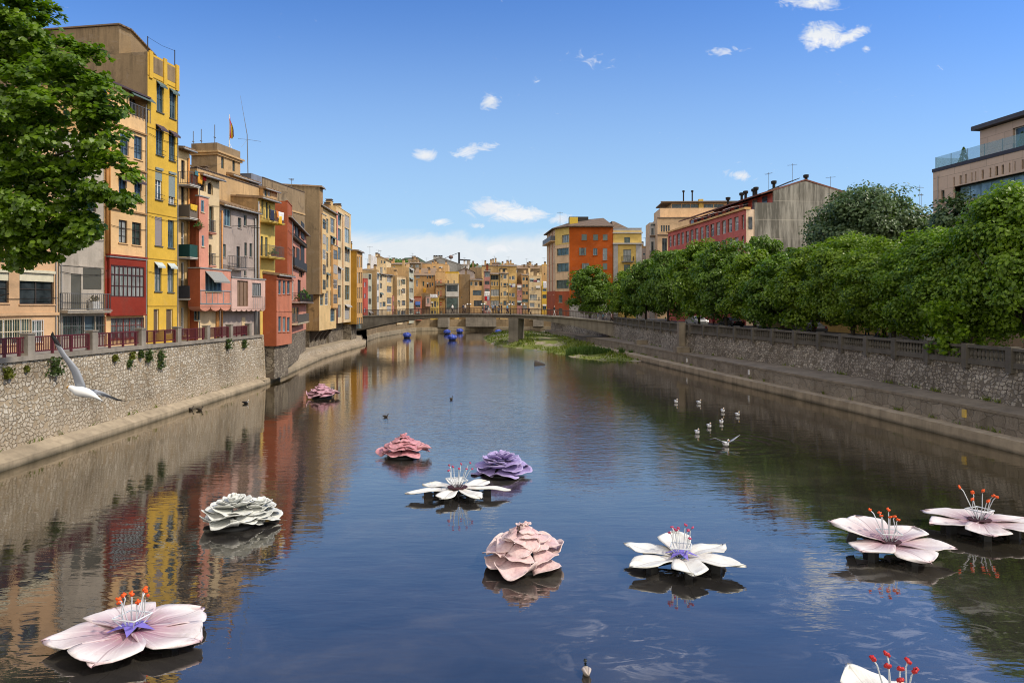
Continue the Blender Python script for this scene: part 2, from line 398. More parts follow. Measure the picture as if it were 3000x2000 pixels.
        k.build('railing', mat, o); return o
    def shed(s, rise=1., over=.45, th=.16, mat=None, side=.08, y0=0, back=None, z=None):
        """tiled roof rising from the front eave to the back; also closes the gable walls"""
        z = s.H if z is None else z; D = back or s.D
        m = MB(); k = rise/D
        y1 = y0-over; a = z-over*k
        m.hexa([(-side,y1,a),(s.W+side,y1,a),(s.W+side,D,z+rise),(-side,D,z+rise),(-side,y1,a+th),(s.W+side,y1,a+th),(s.W+side,D,z+rise+th),(-side,D,z+rise+th)])
        n = int((s.W+2*side)/.3)
        if s.P.y < 125 and n < 80:
            for i in range(n):
                u = -side + (i+.5)*(s.W+2*side)/n; L = min(1., 2.5/D); m.tube([(u,y1-.03,a+th+.0),(u,y1+(D-y1)*L,a+th+(z+rise-a)*L)], .075, 6)
        o = s.part('roof', m, mat or TILE); s.top = ('shed', rise); 
        g = MB(); g.tube([(-side,y1-.06,a+.02),(s.W+side,y1-.06,a+.02)], .07, 6); g.build('gutter', PIPEG, o, True)
        return o
    def gable(s, rise=1.2, over=.35, th=.16, mat=None, side=.3, axis='x'):
        m = MB(); W, D, z = s.W, s.D, s.H
        if axis == 'y':      # ridge runs into the building, gable on the facade
            k = rise/(W/2); a = z - side*k
            for q in (((-side, a), (W/2, z+rise)), ((W/2, z+rise), (W+side, a))):
                (xa, za), (xb, zb) = q
                m.hexa([(xa,-over,za),(xb,-over,zb),(xb,D,zb),(xa,D,za),(xa,-over,za+th),(xb,-over,zb+th),(xb,D,zb+th),(xa,D,za+th)])
        else:
            k = rise/(D/2); a = z - over*k
            for q in (((-over, a), (D/2, z+rise)), ((D/2, z+rise), (D+over, a))):
                (ya, za), (yb, zb) = q
                m.hexa([(-side,ya,za),(W+side,ya,za),(W+side,yb,zb),(-side,yb,zb),(-side,ya,za+th),(W+side,ya,za+th),(W+side,yb,zb+th),(-side,yb,zb+th)])
        s.top = (axis, rise); return s.part('roof', m, mat or TILE)
    def parapet(s, h=.5, t=.18, mat=None):
        m = MB(); W, D, z = s.W, s.D, s.H
        m.box(.02,.02,z+.004,W-.02,t,z+h); m.box(.02,t+.003,z+.004,t,D-.02,z+h); m.box(W-t,t+.003,z+.004,W-.02,D-.02,z+h)
        m.box(-.03,-.03,z+h+.003,W+.03,t+.03,z+h+.07); return s.part('parapet', m, mat or s.mats[-1])
    def chimney(s, u, v, h=1.2, w=.55, z=None, mat=None, cap=True):
        z = s.H-.2 if z is None else z
        m = MB(); m.box(u-w/2,v-w/2,z,u+w/2,v+w/2,z+h); o = s.part('chimney', m, mat or s.mats[-1])
        if cap:
            k = MB(); k.box(u-w/2-.07,v-w/2-.07,z+h+.003,u+w/2+.07,v+w/2+.07,z+h+.08)
            k.box(u-w/2+.05,v-w/2+.05,z+h+.083,u+w/2-.05,v+w/2-.05,z+h+.3); k.box(u-w/2-.05,v-w/2-.05,z+h+.303,u+w/2+.05,v+w/2+.05,z+h+.36); k.build('chimney_cap', DARK if cap == 2 else TILED, o)
        return o
    def antenna(s, u, v, z, h=2.2, rot=0.):
        m = MB(); m.tube([(u,v,z),(u,v,z+h)], .03, 5)
        c, q = math.cos(rot), math.sin(rot)
        m.tube([(u-.7*c,v-.7*q,z+h*.92),(u+.7*c,v+.7*q,z+h*.92)], .018, 4)
        for i in range(6):
            f = -.6+.24*i; L = .35-.03*i; m.tube([(u+f*c+L*q,v+f*q-L*c,z+h*.92+.02),(u+f*c-L*q,v+f*q+L*c,z+h*.92+.02)], .012, 4)
        return s.part('antenna', m, GREYIRON)
    def finish(s, u0=0., dep=.18, gap=.012):
        W, H, D = s.W, s.H, s.D; m = MB(); a, b = u0+gap, W-gap
        if s.P.y < 70 and W > 2.4 and H > 8:
            rc = random.Random(int(W*1000))
            for k in range(3):
                z = H*rc.uniform(.25,.9); q = MB(); sg = .05+.1*rc.random(); q.tube([(a+.05+(b-a-.1)*i/8, -.06, z-sg*math.sin(math.pi*i/8)) for i in range(9)], .016, 4); s.part('cable', q, DARK)
            q = MB(); u = a+(b-a)*rc.choice([.04,.97]); q.tube([(u,-.05,.3),(u,-.05,H-.4)], .03, 5); s.part('conduit', q, PIPEG)
        facade(m, a, b, 0, H, 0, s.ops, dep)
        k = len(s.mats)-1
        t = s.top
        if t and t[0] == 'shed':
            m.poly([(a,0,0),(a,D,0),(a,D,H+t[1]),(a,0,H)], k); m.poly([(b,0,0),(b,0,H),(b,D,H+t[1]),(b,D,0)], k); m.poly([(a,D,0),(b,D,0),(b,D,H+t[1]),(a,D,H+t[1])], 0)
        elif t and t[0] == 'y':
            m.poly([(a,0,0),(a,D,0),(a,D,H),(a,0,H)], k); m.poly([(b,0,0),(b,0,H),(b,D,H),(b,D,0)], k); m.poly([(a,D,0),(b,D,0),(b,D,H),(W/2,D,H+t[1]),(a,D,H)], 0)
            m.poly([(a,0,H),(b,0,H),(W/2,0,H+t[1])], 0)
        elif t and t[0] == 'x':
            m.poly([(a,0,0),(a,D,0),(a,D,H),(a,D/2,H+t[1]),(a,0,H)], k); m.poly([(b,0,0),(b,0,H),(b,D/2,H+t[1]),(b,D,H),(b,D,0)], k); m.poly([(a,D,0),(b,D,0),(b,D,H),(a,D,H)], 0)
        else:
            m.poly([(a,0,0),(a,D,0),(a,D,H),(a,0,H)], k); m.poly([(b,0,0),(b,0,H),(b,D,H),(b,D,0)], k); m.poly([(a,D,0),(b,D,0),(b,D,H),(a,D,H)], 0)
            m.poly([(a,0,H),(b,0,H),(b,D,H),(a,D,H)], 0)
        m.poly([(a,0,0),(b,0,0),(b,D,0),(a,D,0)], 0)
        m.build('wall', s.mats, s.root, fix=False)
        for (p0, p1, z0, z1, out, ops, mat, side, sc, nm) in s.bays:
            q = MB(); y = -out
            facade(q, p0, p1, z0, z1, y, ops, .12, 0)
            q.poly([(p0,y,z0),(p0,y,z1),(p0,-.002,z1),(p0,-.002,z0)], 1); q.poly([(p1,y,z0),(p1,-.002,z0),(p1,-.002,z1),(p1,y,z1)], 1)
            q.poly([(p0,y,z0),(p0,-.002,z0),(p1,-.002,z0),(p1,y,z0)], 1); q.poly([(p0,y,z1),(p1,y,z1),(p1,-.002,z1),(p0,-.002,z1)], 1)
            o = q.build(nm, [mat, side], s.root, fix=False)
            c = MB(); c.box(p0-.06, y-.07, z1+.003, p1+.06, -.003, z1+.09); c.build('cap', PIPEG, o)
            if sc:
                c = MB(); n = sc; w = (p1-p0)/n
                for i in range(n):
                    pts = [(p0+w*i, z0-.004)] + [(p0+w*(i+.5)-w*.5*math.cos(math.pi*j/6), z0-.005-.28*math.sin(math.pi*j/6)*w/1.0*.9) for j in range(1,6)] + [(p0+w*(i+1), z0-.004)]
                    r0 = [(x, y+.02, z) for x, z in pts]; r1 = [(x, -.05, z) for x, z in pts]
                    c.loft([r0, r1], 0, True, True)
                c.build('scalloped_base', mat, o)
        return s.root
def line_house(name, label, pxL, pxR, Y, m, z0, ytop, D, mats, **k):
    """a facade whose left front corner is seen at column pxL at depth Y and whose plan direction is (m,1)"""
    x = XA(pxL, Y); r = (pxR - 1500) / FPX; Yr = (x - m*Y) / (r - m)
    W = math.hypot(1, m) * (Yr - Y); H = ZA(ytop, Y) - z0
    return House(name, label, (x, Y), z0, (m, 1), W, H, D, mats, **k)
# ================================================================= LEFT BANK HOUSES
P_PEACH = plaster('peach_plaster', (.80,.52,.25), .15); P_PEACH2 = plaster('pale_peach_plaster', (.78,.60,.44), .2)
P_OCHRE = plaster('tan_ochre_plaster', (.70,.45,.25), .2); P_YEL = plaster('yellow_plaster', (.72,.45,.06), .13); P_YEL2 = plaster('light_yellow_plaster', (.72,.52,.14), .15)
P_GREY = plaster('warm_grey_plaster', (.48,.42,.34), .3); P_GREY2 = plaster('mauve_grey_plaster', (.44,.36,.31), .3)
P_RED = plaster('deep_red_plaster', (.27,.035,.02), .2); P_TERRA = plaster('terracotta_plaster', (.43,.115,.05), .18); P_TERRAL = plaster('light_terracotta_plaster', (.56,.20,.115), .2)
P_PINK = plaster('salmon_pink_plaster', (.66,.29,.20), .2); P_ROSE = plaster('rose_plaster', (.68,.45,.37), .2)
P_BROWN = plaster('weathered_brown_plaster', (.30,.215,.125), .55, (.05,.04,.03)); P_BROWN2 = plaster('orange_brown_plaster', (.40,.245,.11), .6, (.05,.035,.025))
P_CREAM = plaster('cream_plaster', (.76,.53,.25), .25); P_CREAM2 = plaster('pale_cream_plaster', (.76,.58,.34), .2); P_TAN = plaster('tan_plaster', (.56,.37,.18), .35)
P_GOLD = plaster('golden_ochre_plaster', (.45,.24,.03), .3); P_BLUEG = plaster('blue_grey_render', (.20,.22,.27), .3)
P_SANDY = plaster('sandy_orange_plaster', (.68,.40,.165), .25)
NEAR = 'tall houses along the left bank'
def L1(px, back=0.): return (32.97 + back*1.0146) / (.17 + (1500-px)/FPX)
def LH(name, label, a, b, ytop, mats, D=9., back=0., z0=4.25, ztop=None):
    Y = L1(a, back)
    if ztop: ytop = HZ - (ztop-CAMZ)*FPX/Y
    return line_house(name, label, a, b, Y, .17, z0, ytop, D, mats, group=NEAR)
# ---- 1 ochre tan house with wide windows
h = LH('townhouse', 'tan house with two wide dark windows under cream blinds, beside the grey house', -120, 170, 0, [P_OCHRE, P_OCHRE], ztop=16.5)
for r in ((57,800,158,891), (-44,797,26,887)): h.pw(*r, cols=2, rows=2, fw=.06, frame=WOODD, gl=GLK, blind=.26, blindm=flat('cream_blind', (.68,.62,.44), .6), sill=P_OCHRE)
for r in ((57,640,110,720), (-20,636,30,716), (57,470,110,560), (-20,464,30,556)): h.pw(*r, cols=2, rows=3, frame=WOODG)
h.band(h.rect(10,925,60,925)[1], .16, .12, P_OCHRE)
for r, b in (((-40,934,90,1009), CREAMT), ((93,937,126,1003), WHITE)): h.pw(*r, cols=5 if b is CREAMT else 2, rows=2, frame=WHITE, gl=GLG, bars=b, rec=.12)
m = MB(); q = h.rect(-60,928,170,1010); m.box(.03, -.045, 0, h.W-.03, -.004, q[3]-.1)
h.finish()
# ---- 2 grey house
h = LH('townhouse', 'grey plaster house with woven shutter blind and iron balcony, beside red framed gallery', 172, 304, 0, [P_GREY, P_GREY], ztop=17.2)
h.pw(254,651,279,682, frame=WHITE, shut='closed', shutm=BLIND); h.pw(200,560,232,640, frame=WOODD); h.pw(255,540,282,620, frame=WOODD)
h.pw(208,802,238,905, cols=1, frame=WOODD, shut='closed', shutm=slats('grey_green_slats', (.13,.125,.095), 5.), sill=False)
h.pw(243,786,297,848, cols=1, frame=WOODD, shut='closed', shutm=slats('woven_reed_blind', (.12,.115,.085), 8.), sill=False)
h.band(h.rect(172,781,304,781)[1], .07, .05, P_GREY)
zz = h.rect(200,909,260,909)[1]; u0 = h.uv(176, off=.5)[0]
h.balcony(0.05, h.W-.02, zz, .55, 'bars', 1.0, GREYIRON, P_GREY, .16, n=.15)
h.pw(184,925,245,984, cols=4, rows=3, frame=GREYIRON, gl=GLG, fw=.045, bars=GREYIRON); h.pw(248,925,279,990, cols=1, rows=2, frame=flat('slate_blue_door', (.05,.075,.09), .5), gl=flat('slate_blue_panel', (.07,.10,.115), .5), sill=False, name='door'); h.pw(281,925,307,980, cols=2, rows=2, frame=GREYIRON, gl=GLG, bars=GREYIRON)
h.finish(); PL = h
# ---- 3 peach house with red gallery
h = LH('townhouse', 'tall peach house with a deep red glazed gallery above a red framed shopfront', 306, 430, 0, [P_PEACH, P_PEACH], ztop=21.1)
h.pw(379,270,440,345, cols=3, rows=1, frame=WHITE, gl=GLB, rec=.9, sill=False, fw=.05); h.pw(371,272,376,306, cols=1, frame=WOODD)
q = h.rect(379,276,440,352); 
m = MB()
n = int((q[2]-q[0])/.13)
for i in range(n+1): x = q[0]+(q[2]-q[0])*i/n; m.box(x-.012,-.03,q[1]+.03,x+.012,-.006,q[1]+.92)
m.box(q[0],-.035,q[1]+.923,q[2],-.003,q[1]+.96); h.part('railing', m, GREYIRON)
m = MB(); m.hexa([(q[0]-.1,-.4,q[3]-.38),(q[2]+.08,-.4,q[3]-.38),(q[2]+.08,.0,q[3]+.0),(q[0]-.1,.0,q[3]+.0),(q[0]-.1,-.4,q[3]-.32),(q[2]+.08,-.4,q[3]-.32),(q[2]+.08,0,q[3]+.06),(q[0]-.1,0,q[3]+.06)]); h.part('awning', m, AWN)
blue = flat('blue_window_frame', (.07,.11,.17), .5)
for r in ((352,385,377,455), (393,400,417,467), (394,529,414,592), (348,520,370,585)): h.pw(*r, cols=2, rows=3, frame=blue, gl=GLB, awn=(.25,.35) if r[1] > 500 else None, awnm=AWNB)
for r in ((348,645,373,712), (387,652,414,718)): h.pw(*r, cols=2, rows=3, frame=WOODD, gl=GLG)
h.band(h.rect(340,382,420,382)[1], .11, .12, flat('brown_ledge', (.33,.19,.08), .8)); h.band(h.rect(340,495,420,495)[1], .11, .12, MATS['brown_ledge']); h.band(h.rect(340,622,420,622)[1], .11, .12, MATS['brown_ledge'])
red = flat('dark_red_frame', (.07,.022,.02), .5)
h.pbay(321,758,428,921, .22, P_RED)
h.pw(325,779,423,870, off=.22, cols=8, rows=2, trans=1, frame=red, fw=.07, sill=False, gl=GLG, rec=.06)
m = MB(); b = h.bays[-1]; m.box(b[0]-.08,-.33,b[3]+.1,b[1]+.05,-.003,b[3]+.2); m.box(b[0]-.03,-.30,b[2]-.08,b[1]+.02,-.003,b[2]-.006); h.part('cornice', m, P_RED)
m = MB(); m.box(.02,-.03,b[2],b[0]-.004,-.004,b[3]+.05); m.box(.02,-.03,.0,b[0]-.1,-.004,b[2]-.1); h.part('red_pilaster', m, P_RED)
h.pw(325,931,421,990, cols=5, rows=3, frame=flat('red_shop_frame', (.24,.04,.03), .5), fw=.08, gl=GLG, sill=P_RED, bars=GREYIRON)
h.pipe(.12, b[3]+.2, h.H-.4, PIPEC, .09); h.pipe(.33, b[3]+.2, h.H-.4, PIPEC, .06)
m = MB(); m.box(-.1,-.35,h.H+.003,h.W+.0,h.D,h.H+.12); h.part('roof', m, AWNB)
h.finish()
# ---- 4 yellow house
h = LH('townhouse', 'tall bright yellow house with two narrow window columns and brown side wall', 432, 522, 151, [P_YEL, P_BROWN], D=13.)
Yc = L1(432)
h.ops  # parapet panels are real recesses
za = h.rect(450,240,500,240)[1]
for i, rs in enumerate([((459,245,479,329),(497,266,515,348)), ((457,371,478,455),(495,388,513,471)), ((455,499,475,585),(494,511,513,599)), ((454,636,475,720),(492,645,510,726)), ((453,772,473,854),(491,775,509,856))]):
    for j, r in enumerate(rs):
        k = dict(cols=2, rows=2, frame=flat('teal_grey_frame', (.10,.15,.16), .5), gl=GLB, sill=flat('dark_sill', (.09,.09,.08), .7))
        if i == 0: k.update(awn=(.3,.3), awnm=AWN)
        if i == 1: k.update(awn=(.35,.42), awnm=AWNB)
        if i == 2: k.update(frame=WHITE, blind=.34 if j == 0 else .75, blindm=BLINDG)
        if i == 3: k.update(shut='closed' if j == 0 else None, shutm=slats('mauve_blind', (.42,.36,.35), 9.))
        if i == 4: k.update(awn=(.28,.3), awnm=flat('white_green_awning', (.5,.56,.52), .6))
        h.pw(*r, **k)
        if i in (1,2):
            q = h.rect(*r); m = MB(); m.box(q[0]-.05,-.2,q[1]+.32,q[2]+.05,-.18,q[1]+.35); m.box(q[0]-.05,-.2,q[1]+.04,q[2]+.05,-.18,q[1]+.07); h.part('window_rail', m, IRON)
for r in ((450,905,466,978), (487,905,506,978)): h.pw(*r, cols=1, rows=1, frame=CREAMT, gl=slats('brown_roller_door', (.18,.12,.07), 6.), sill=False, name='door')
for y in (243, 389, 509, 632, 762, 897): h.band(h.rect(440,y,520,y)[1], .05, .035, flat('ochre_band', (.42,.26,.03), .8))
m = MB(); zt = h.H
for u in (.18, .48, .80):
    pass
pan = MB(); 
for a, b in ((.17,.48),(.60,.90)): pan.box(h.W*a, -.012, zt-1.25, h.W*b, -.003, zt-.14)
each(pan, 'parapet_panel', P_BROWN, h.root)
for u in (.09, .54, .95): m.box(h.W*u-.17, -.1, zt-1.75, h.W*u+.17, -.003, zt+.12)
each(m, 'pilaster', P_YEL, h.root)
m = MB(); m.prism([(.6,1.75),(h.W-.1,1.9),(h.W-.1,12.6),(.02,12.6),(.02,2.2)], zt+.004, [zt+1.75,zt+.9,zt+.9,zt+2.0,zt+1.95]); h.part('attic', m, P_BROWN)
m = MB(); m.prism([(.5,1.6),(h.W,1.75),(h.W,12.7),(-.1,12.7),(-.1,2.1)], [zt+1.76,zt+.91,zt+.91,zt+2.01,zt+1.96], [zt+1.86,zt+1.0,zt+1.0,zt+2.1,zt+2.06]); h.part('roof', m, TILED)
m = MB(); m.tube([(.15,.1,zt),(.15,.1,zt+1.1)], .035, 5); m.tube([(h.W-.25,.1,zt),(h.W-.25,.1,zt+1.2)], .035, 5); m.tube([(.15,.1,zt+1.05),(h.W/2,.1,zt+1.0),(h.W-.25,.1,zt+1.15)], .012, 4); h.part('line_post', m, IRON)
h.finish()
# ---- 5 narrow cream house with balconies
h = LH('townhouse', 'narrow cream house with five stacked balconies, squeezed beside the yellow house', 522, 556, 435, [P_CREAM, P_CREAM], back=.78)
for y0, y1 in ((470,525), (545,625), (650,742), (768,868), (900,985)): h.pw(531,y0,541,y1, cols=1, rows=2, frame=WHITE if y0 > 600 else WOODD, sill=False, name='door')
bam = slats('bamboo_screen', (.23,.18,.13), 9., 'X'); grn = flat('dark_green_netting', (.012,.06,.05), .8); chc = flat('charcoal_netting', (.05,.05,.055), .8)
BALC = []
for y, mat in ((537,'bars'), (635,bam), (752,grn), (874,chc)):
    z = h.rect(527,y,560,y,.8)[1]; h.balcony(.0, h.W-.15, z, .95, 'bars' if mat == 'bars' else 'panel', .95, GREYIRON if mat == 'bars' else mat, flat('pale_slab', (.6,.55,.48), .8)); BALC.append((h, z))
h.pipe(h.W-.25, .1, h.H-.5, PIPEC, .08); h.shed(.8, .5)
m = MB(); m.box(.1,-.35,h.rect(530,985,545,985)[1],.9,-.003,h.rect(530,985,545,985)[1]+.08); h.part('step', m, P_CREAM)
h.finish(); H5 = h
# ---- 6 pink and cream house with arches
h = LH('townhouse', 'cream and salmon house with three arched loggia openings and a scalloped pink bay', 580, 643, 512, [P_CREAM2, P_TERRA])
AR = [(586,524,603,560), (608,534,624,570)]
for r in AR + [(563,517,580,553)]:
    if r[0] > 570:
        q = h.rect(*r); h.win(*q, frame=P_CREAM2, gl=DARK, cols=1, fw=.03, rec=.16, sill=False)
        c = MB(); u0,a,u1,b = q; w = u1-u0   # arched head: two spandrels
        pts = [(u0+w/2-w/2*math.cos(math.pi*i/8), b-.42+.42*math.sin(math.pi*i/8)) for i in range(9)]
        for i in range(8):
            (xa,zA),(xb,zB) = pts[i], pts[i+1]
            c.hexa([(xa,.004,zA),(xb,.004,zB),(xb,.12,zB),(xa,.12,zA),(xa,.004,b-.0),(xb,.004,b-.0),(xb,.12,b-.0),(xa,.12,b-.0)])
        h.part('arch', c, P_CREAM2)
h.pbay(583,578,611,783, .28, P_PINK, P_TERRA); 
h.pw(589,587,598,621, off=.28, cols=1, frame=BLUEG, gl=GLB, rec=.06); h.pw(591,690,598,722, off=.28, cols=1, frame=BLUEG, gl=GLB, rec=.06)
for r in ((613,605,626,680), (612,717,620,778)): h.pw(*r, cols=1, rows=2, frame=WOODG, rec=.3, sill=False, name='door')
for y in (681, 778): z = h.rect(612,y,628,y,.3)[1]; h.balcony(h.uv(613,off=.3)[0], h.uv(632,off=.3)[0], z, .35, 'bars', .95, GREYIRON, P_PINK)
h.shed(1.0, .45)
u0,a,u1,b = h.rect(586,790,676,898,1.0)
h.bay(u0,u1,a,b,1.0,P_PINK,P_TERRA,scallop=3)
h.pw(602,799,648,854, off=1.0, cols=4, rows=1, frame=BLUEG, gl=GLB, fw=.06, rec=.06, awn=(.75,.75), awnm=slats('grey_striped_awning', (.40,.40,.36), 9., 'X'))
m = MB()
for f in (.02,.2,.38,.56,.74,.97): m.box(u0+(u1-u0)*f-.02,-1.03,a+.25,u0+(u1-u0)*f+.02,-1.003,a+(b-a)*.42)
m.box(u0,-1.04,a+.2,u1,-1.003,a+.25); m.box(u0,-1.04,a+(b-a)*.42,u1,-1.003,a+(b-a)*.42+.05); h.part('trim', m, BLUEG)
h.pw(573,905,587,938, cols=1, rows=2, frame=WOODG); h.pipe(h.W-.5, .1, a, PIPEC); h.pipe(h.W-.3, .1, a, PIPEC)
h.finish(); H6 = h
# ---- 7 grey house with tiled roof and pink bay
h = LH('townhouse', 'mauve grey house under a low tiled roof with small windows and rose panelled bay', 645, 752, 598, [P_GREY2, P_GREY2])
for r in ((657,613,676,662), (697,638,707,668), (714,630,723,662), (650,715,662,753), (716,711,724,750), (731,713,739,753), (715,789,722,808)): h.pw(*r, cols=1 if r[2]-r[0] < 15 else 2, frame=BLUEG if r[0] == 657 else WOODG, gl=GLB if r[0] == 657 else GL)
h.pw(693,722,703,786, cols=1, rows=2, frame=WOODD, sill=False, name='door'); z = h.rect(682,787,722,787,.5)[1]; h.balcony(h.uv(683,off=.5)[0], h.uv(722,off=.5)[0], z, .6, 'bars', 1.0, GREYIRON, P_GREY2)
h.shed(1.3, .4, back=4.)
u0,a,u1,b = h.rect(678,817,777,905,.95); h.bay(u0,u1,a,b,.95,P_ROSE,P_ROSE,scallop=7)
h.pw(695,822,727,897, off=.95, cols=3, frame=WOODB, gl=flat('brown_panel', (.22,.14,.09), .7), rec=.1, sill=False, fw=.05); h.pw(739,829,765,867, off=.95, cols=4, frame=GREYIRON, gl=GL, rec=.06)
m = MB()
for i in range(7): x = u0+(u1-u0)*(.62+.06*i); m.box(x-.015,-.98,a+.05,x+.015,-.953,a+(b-a)*.42)
h.part('trim', m, PIPEG)
for f in (.02, .93, .97): h.pipe(h.W*f, .1, h.H-.5 if f != .97 else a, PIPEG if f > .1 else PIPEC)
m = MB(); q = h.rect(708,929,718,955); m.box(q[0],-.03,q[1],q[2],-.004,q[3]); h.part('wall_niche', m, P_CREAM2)
for (xa, ya, xb, yb) in ((678,663,692,659), (722,662,731,655), (727,664,738,655), (735,668,747,656)):
    m = MB(); u, z, _ = h.uv(xa, ya); m.tube([(u,-.0,z),(u+.25,-.75,z+.05)], .025, 5); h.part('clothes_pole', m, IRON)
h.finish()
# ---- tan house behind
h = LH('townhouse', 'plain tan house with stepped roofline rising behind the mauve grey house', 577, 768, 494, [P_TAN, P_TAN], back=2.6, D=6., z0=9.)
h.parapet(.12, .2, TILED); h.chimney(4., 2., .9); h.finish()
h = LH('attic_house', 'small tan attic house with tiled eave standing behind the stepped tan roof', 672, 752, 512, [P_TAN, P_TAN], back=4.2, D=4., z0=15.)
for r in ((677,524,684,531), (694,530,710,551), (719,537,728,555)): h.pw(*r, cols=1, frame=WOODG)
h.shed(.9, .45); h.finish()
# ---- tower
h = LH('watchtower', 'square tan rooftop tower with a moulded cornice and parapet above the tiled roofs', 636, 704, 447, [P_TAN, P_BROWN], back=4.5, D=2.6, z0=15.2)
for r in ((648,460,656,494), (681,470,689,502)): h.pw(*r, cols=1, frame=WOODG, sill=False)
m = MB(); m.box(-.3,-.3,h.H+.003,h.W+.3,h.D+.3,h.H+.16); m.box(-.15,-.15,h.H-.2,h.W+.15,-.003,h.H-.003); m.box(-.15,-.002,h.H-.2,-.003,h.D,h.H-.003); h.part('cornice', m, P_TAN)
m = MB(); W, D, z = h.W, h.D, h.H+.163
m.box(0,0,z,W,.2,z+.75); m.box(0,.203,z,.2,D,z+.75); m.box(W-.2,.203,z,W,D,z+.75); m.box(.203,D-.2,z,W-.203,D,z+.75); h.part('parapet', m, P_BROWN)
for u, v, hh in ((.4,.5,1.9), (.9,2.2,1.7), (-.0,2.4,1.3)): m = MB(); m.tube([(u,v,z+.6),(u,v,z+.6+hh)], .035, 5); m.tube([(u-.12,v,z+hh*.7),(u+.12,v,z+hh*.7)], .05, 5); h.part('antenna', m, GREYIRON)
m = MB(); m.box(-.05,.9,h.H*.35,-.01,1.5,h.H*.65); h.part('window', m, GLB)
h.finish(); TW = h
fp = empty('flagpole', (*(h.P + h.d*2.6 + h.n*.4), h.z0+h.H+.9), 0, 'white flagpole with a limp striped flag on the rooftop tower', 'flagpole')
m = MB(); m.tube([(0,0,-.2),(0,0,3.3)], [.05,.03], 6); m.tube([(-.35,0,-.15),(0,0,.6),(.35,0,-.15)], .025, 5); m.build('pole', WHITE, fp)
m = MB(); 
def flagmat():
    t = NT('striped_flag'); sp = t.n('ShaderNodeSeparateXYZ'); t.l(t.pos(src='obj'), sp.inputs[0])
    t.l(t.ramp(sp.outputs[0], [(.0,(.5,.02,.02)), (.16,(.5,.02,.02)), (.18,(.7,.45,.02)), (.26,(.7,.45,.02)), (.28,(.1,.02,.12)), (.5,(.1,.02,.12))]), t.p.inputs['Base Color']); t.p.inputs['Roughness'].default_value = .8; return t.mat
rings = []
for i in range(9):
    f = i/8; z = 3.2 - 2.1*f
    rings.append([(.03 + .42*math.sin(min(1,f*1.5)*1.5)*g, .12*math.sin(g*9+f*3), z - .5*g*(1-f) - .1*math.sin(g*4)) for g in (0,.2,.4,.6,.8,1.)])
m.loft(rings, 0, closed=False); m.build('flag', flagmat(), fp, True)
ms = empty('radio_mast', (0,0,0)); mp = PT(727,515,70); ms.location = mp; tag(ms, 'very tall thin radio mast with crossed whip rods above the rooftops', 'antenna mast')
m = MB(); m.tube([(0,0,-.8),(-.1,0,4.2),(-.45,0,6.2),(-.8,0,8.2)], [.05,.04,.02,.01], 6); m.tube([(-1.05,0,3.8),(.0,0,3.7),(1.3,0,3.5)], .015, 4); m.tube([(-.1,0,3.7),(-.35,-.9,2.7)], .012, 4); m.build('mast', GREYIRON, ms)
m = MB(); m.lathe([(.02,-.3),(.32,-.25),(.36,-.1),(.3,.05),(.02,.1)], (0,0,0), 10); m.build('base_drum', WHITE, ms, True)
h = LH('stair_block', 'bare blue grey rendered block rising between the tan attic and brown wall', 736, 768, 507, [P_BLUEG, P_BLUEG], back=4., D=3., z0=14.); h.finish()
# ---- 8 yellow house with balconies
h = LH('townhouse', 'slim lemon yellow house with two laundry hung balconies, beside the terracotta wall', 755, 806, 580, [P_YEL2, P_TAN])
for r in ((766,585,772,630), (779,592,785,640), (788,600,793,640)): h.pw(*r, cols=1, frame=WOODG, sill=False)
for r in ((764,692,771,750), (777,695,784,752)): h.pw(*r, cols=1, rows=2, frame=WOODG, sill=False, name='door')
for y in (648, 752): z = h.rect(765,y,800,y,.5)[1]; h.balcony(.15, h.W-.1, z, 1.0, 'bars', 1., GREYIRON, P_YEL2); BALC.append((h, z))
h.pipe(.1, .1, h.H-.3, PIPEC, .08); h.pipe(-.0, .1, h.H-.3, PIPEG, .07); h.shed(.7, .5); h.finish(); H8 = h
h = LH('rooftop_cabin', 'little glazed rooftop cabin perched between the blue grey block and brown wall', 771, 812, 552, [P_TAN, P_SANDY], back=2.2, D=3., z0=14.5)
h.pw(775,556,782,575, cols=1, frame=BLUEG, gl=GLB, sill=False); h.pw(784,556,793,575, cols=2, frame=WHITE, sill=False); h.shed(.5,.3); h.finish()
# ---- 9 terracotta stair block standing over the water
def BH(label, a, b, Y, m, z0, ytop, D, mats, name='townhouse', group=NEAR): return line_house(name, label, a, b, Y, m, z0, ytop, D, mats, group=group)
h = BH('low terracotta annex reaching down to the river with two rows of three blue windows', 810, 855, 61.6, .0, 3.35, 806, 5., [P_TERRAL, P_TERRA])
for y0, y1 in ((821,862), (927,972)):
    for k in range(3): x = 815.5 + 12.8*k; h.pw(x, y0+k, x+9, y1-k*.5, cols=1, rows=1, frame=BLUEG, gl=GLB, fw=.07)
h.shed(.35, .25, back=2.6)
m = MB(); m.box(.02,-.04,h.H*.48,h.W-.02,-.003,h.H*.5); m.box(-.05,-.12,h.H-.35,h.W+.05,-.003,h.H-.25); h.part('cornice', m, P_TERRAL)
m = MB(); m.box(.3,.3,-3.0,h.W-.2,2.2,-.004); h.part('foundation', m, stone('rubble_stone', [(.34,.29,.22),(.27,.23,.17),(.42,.36,.27),(.2,.17,.13)], (.16,.13,.1), 2.6))
h.finish()
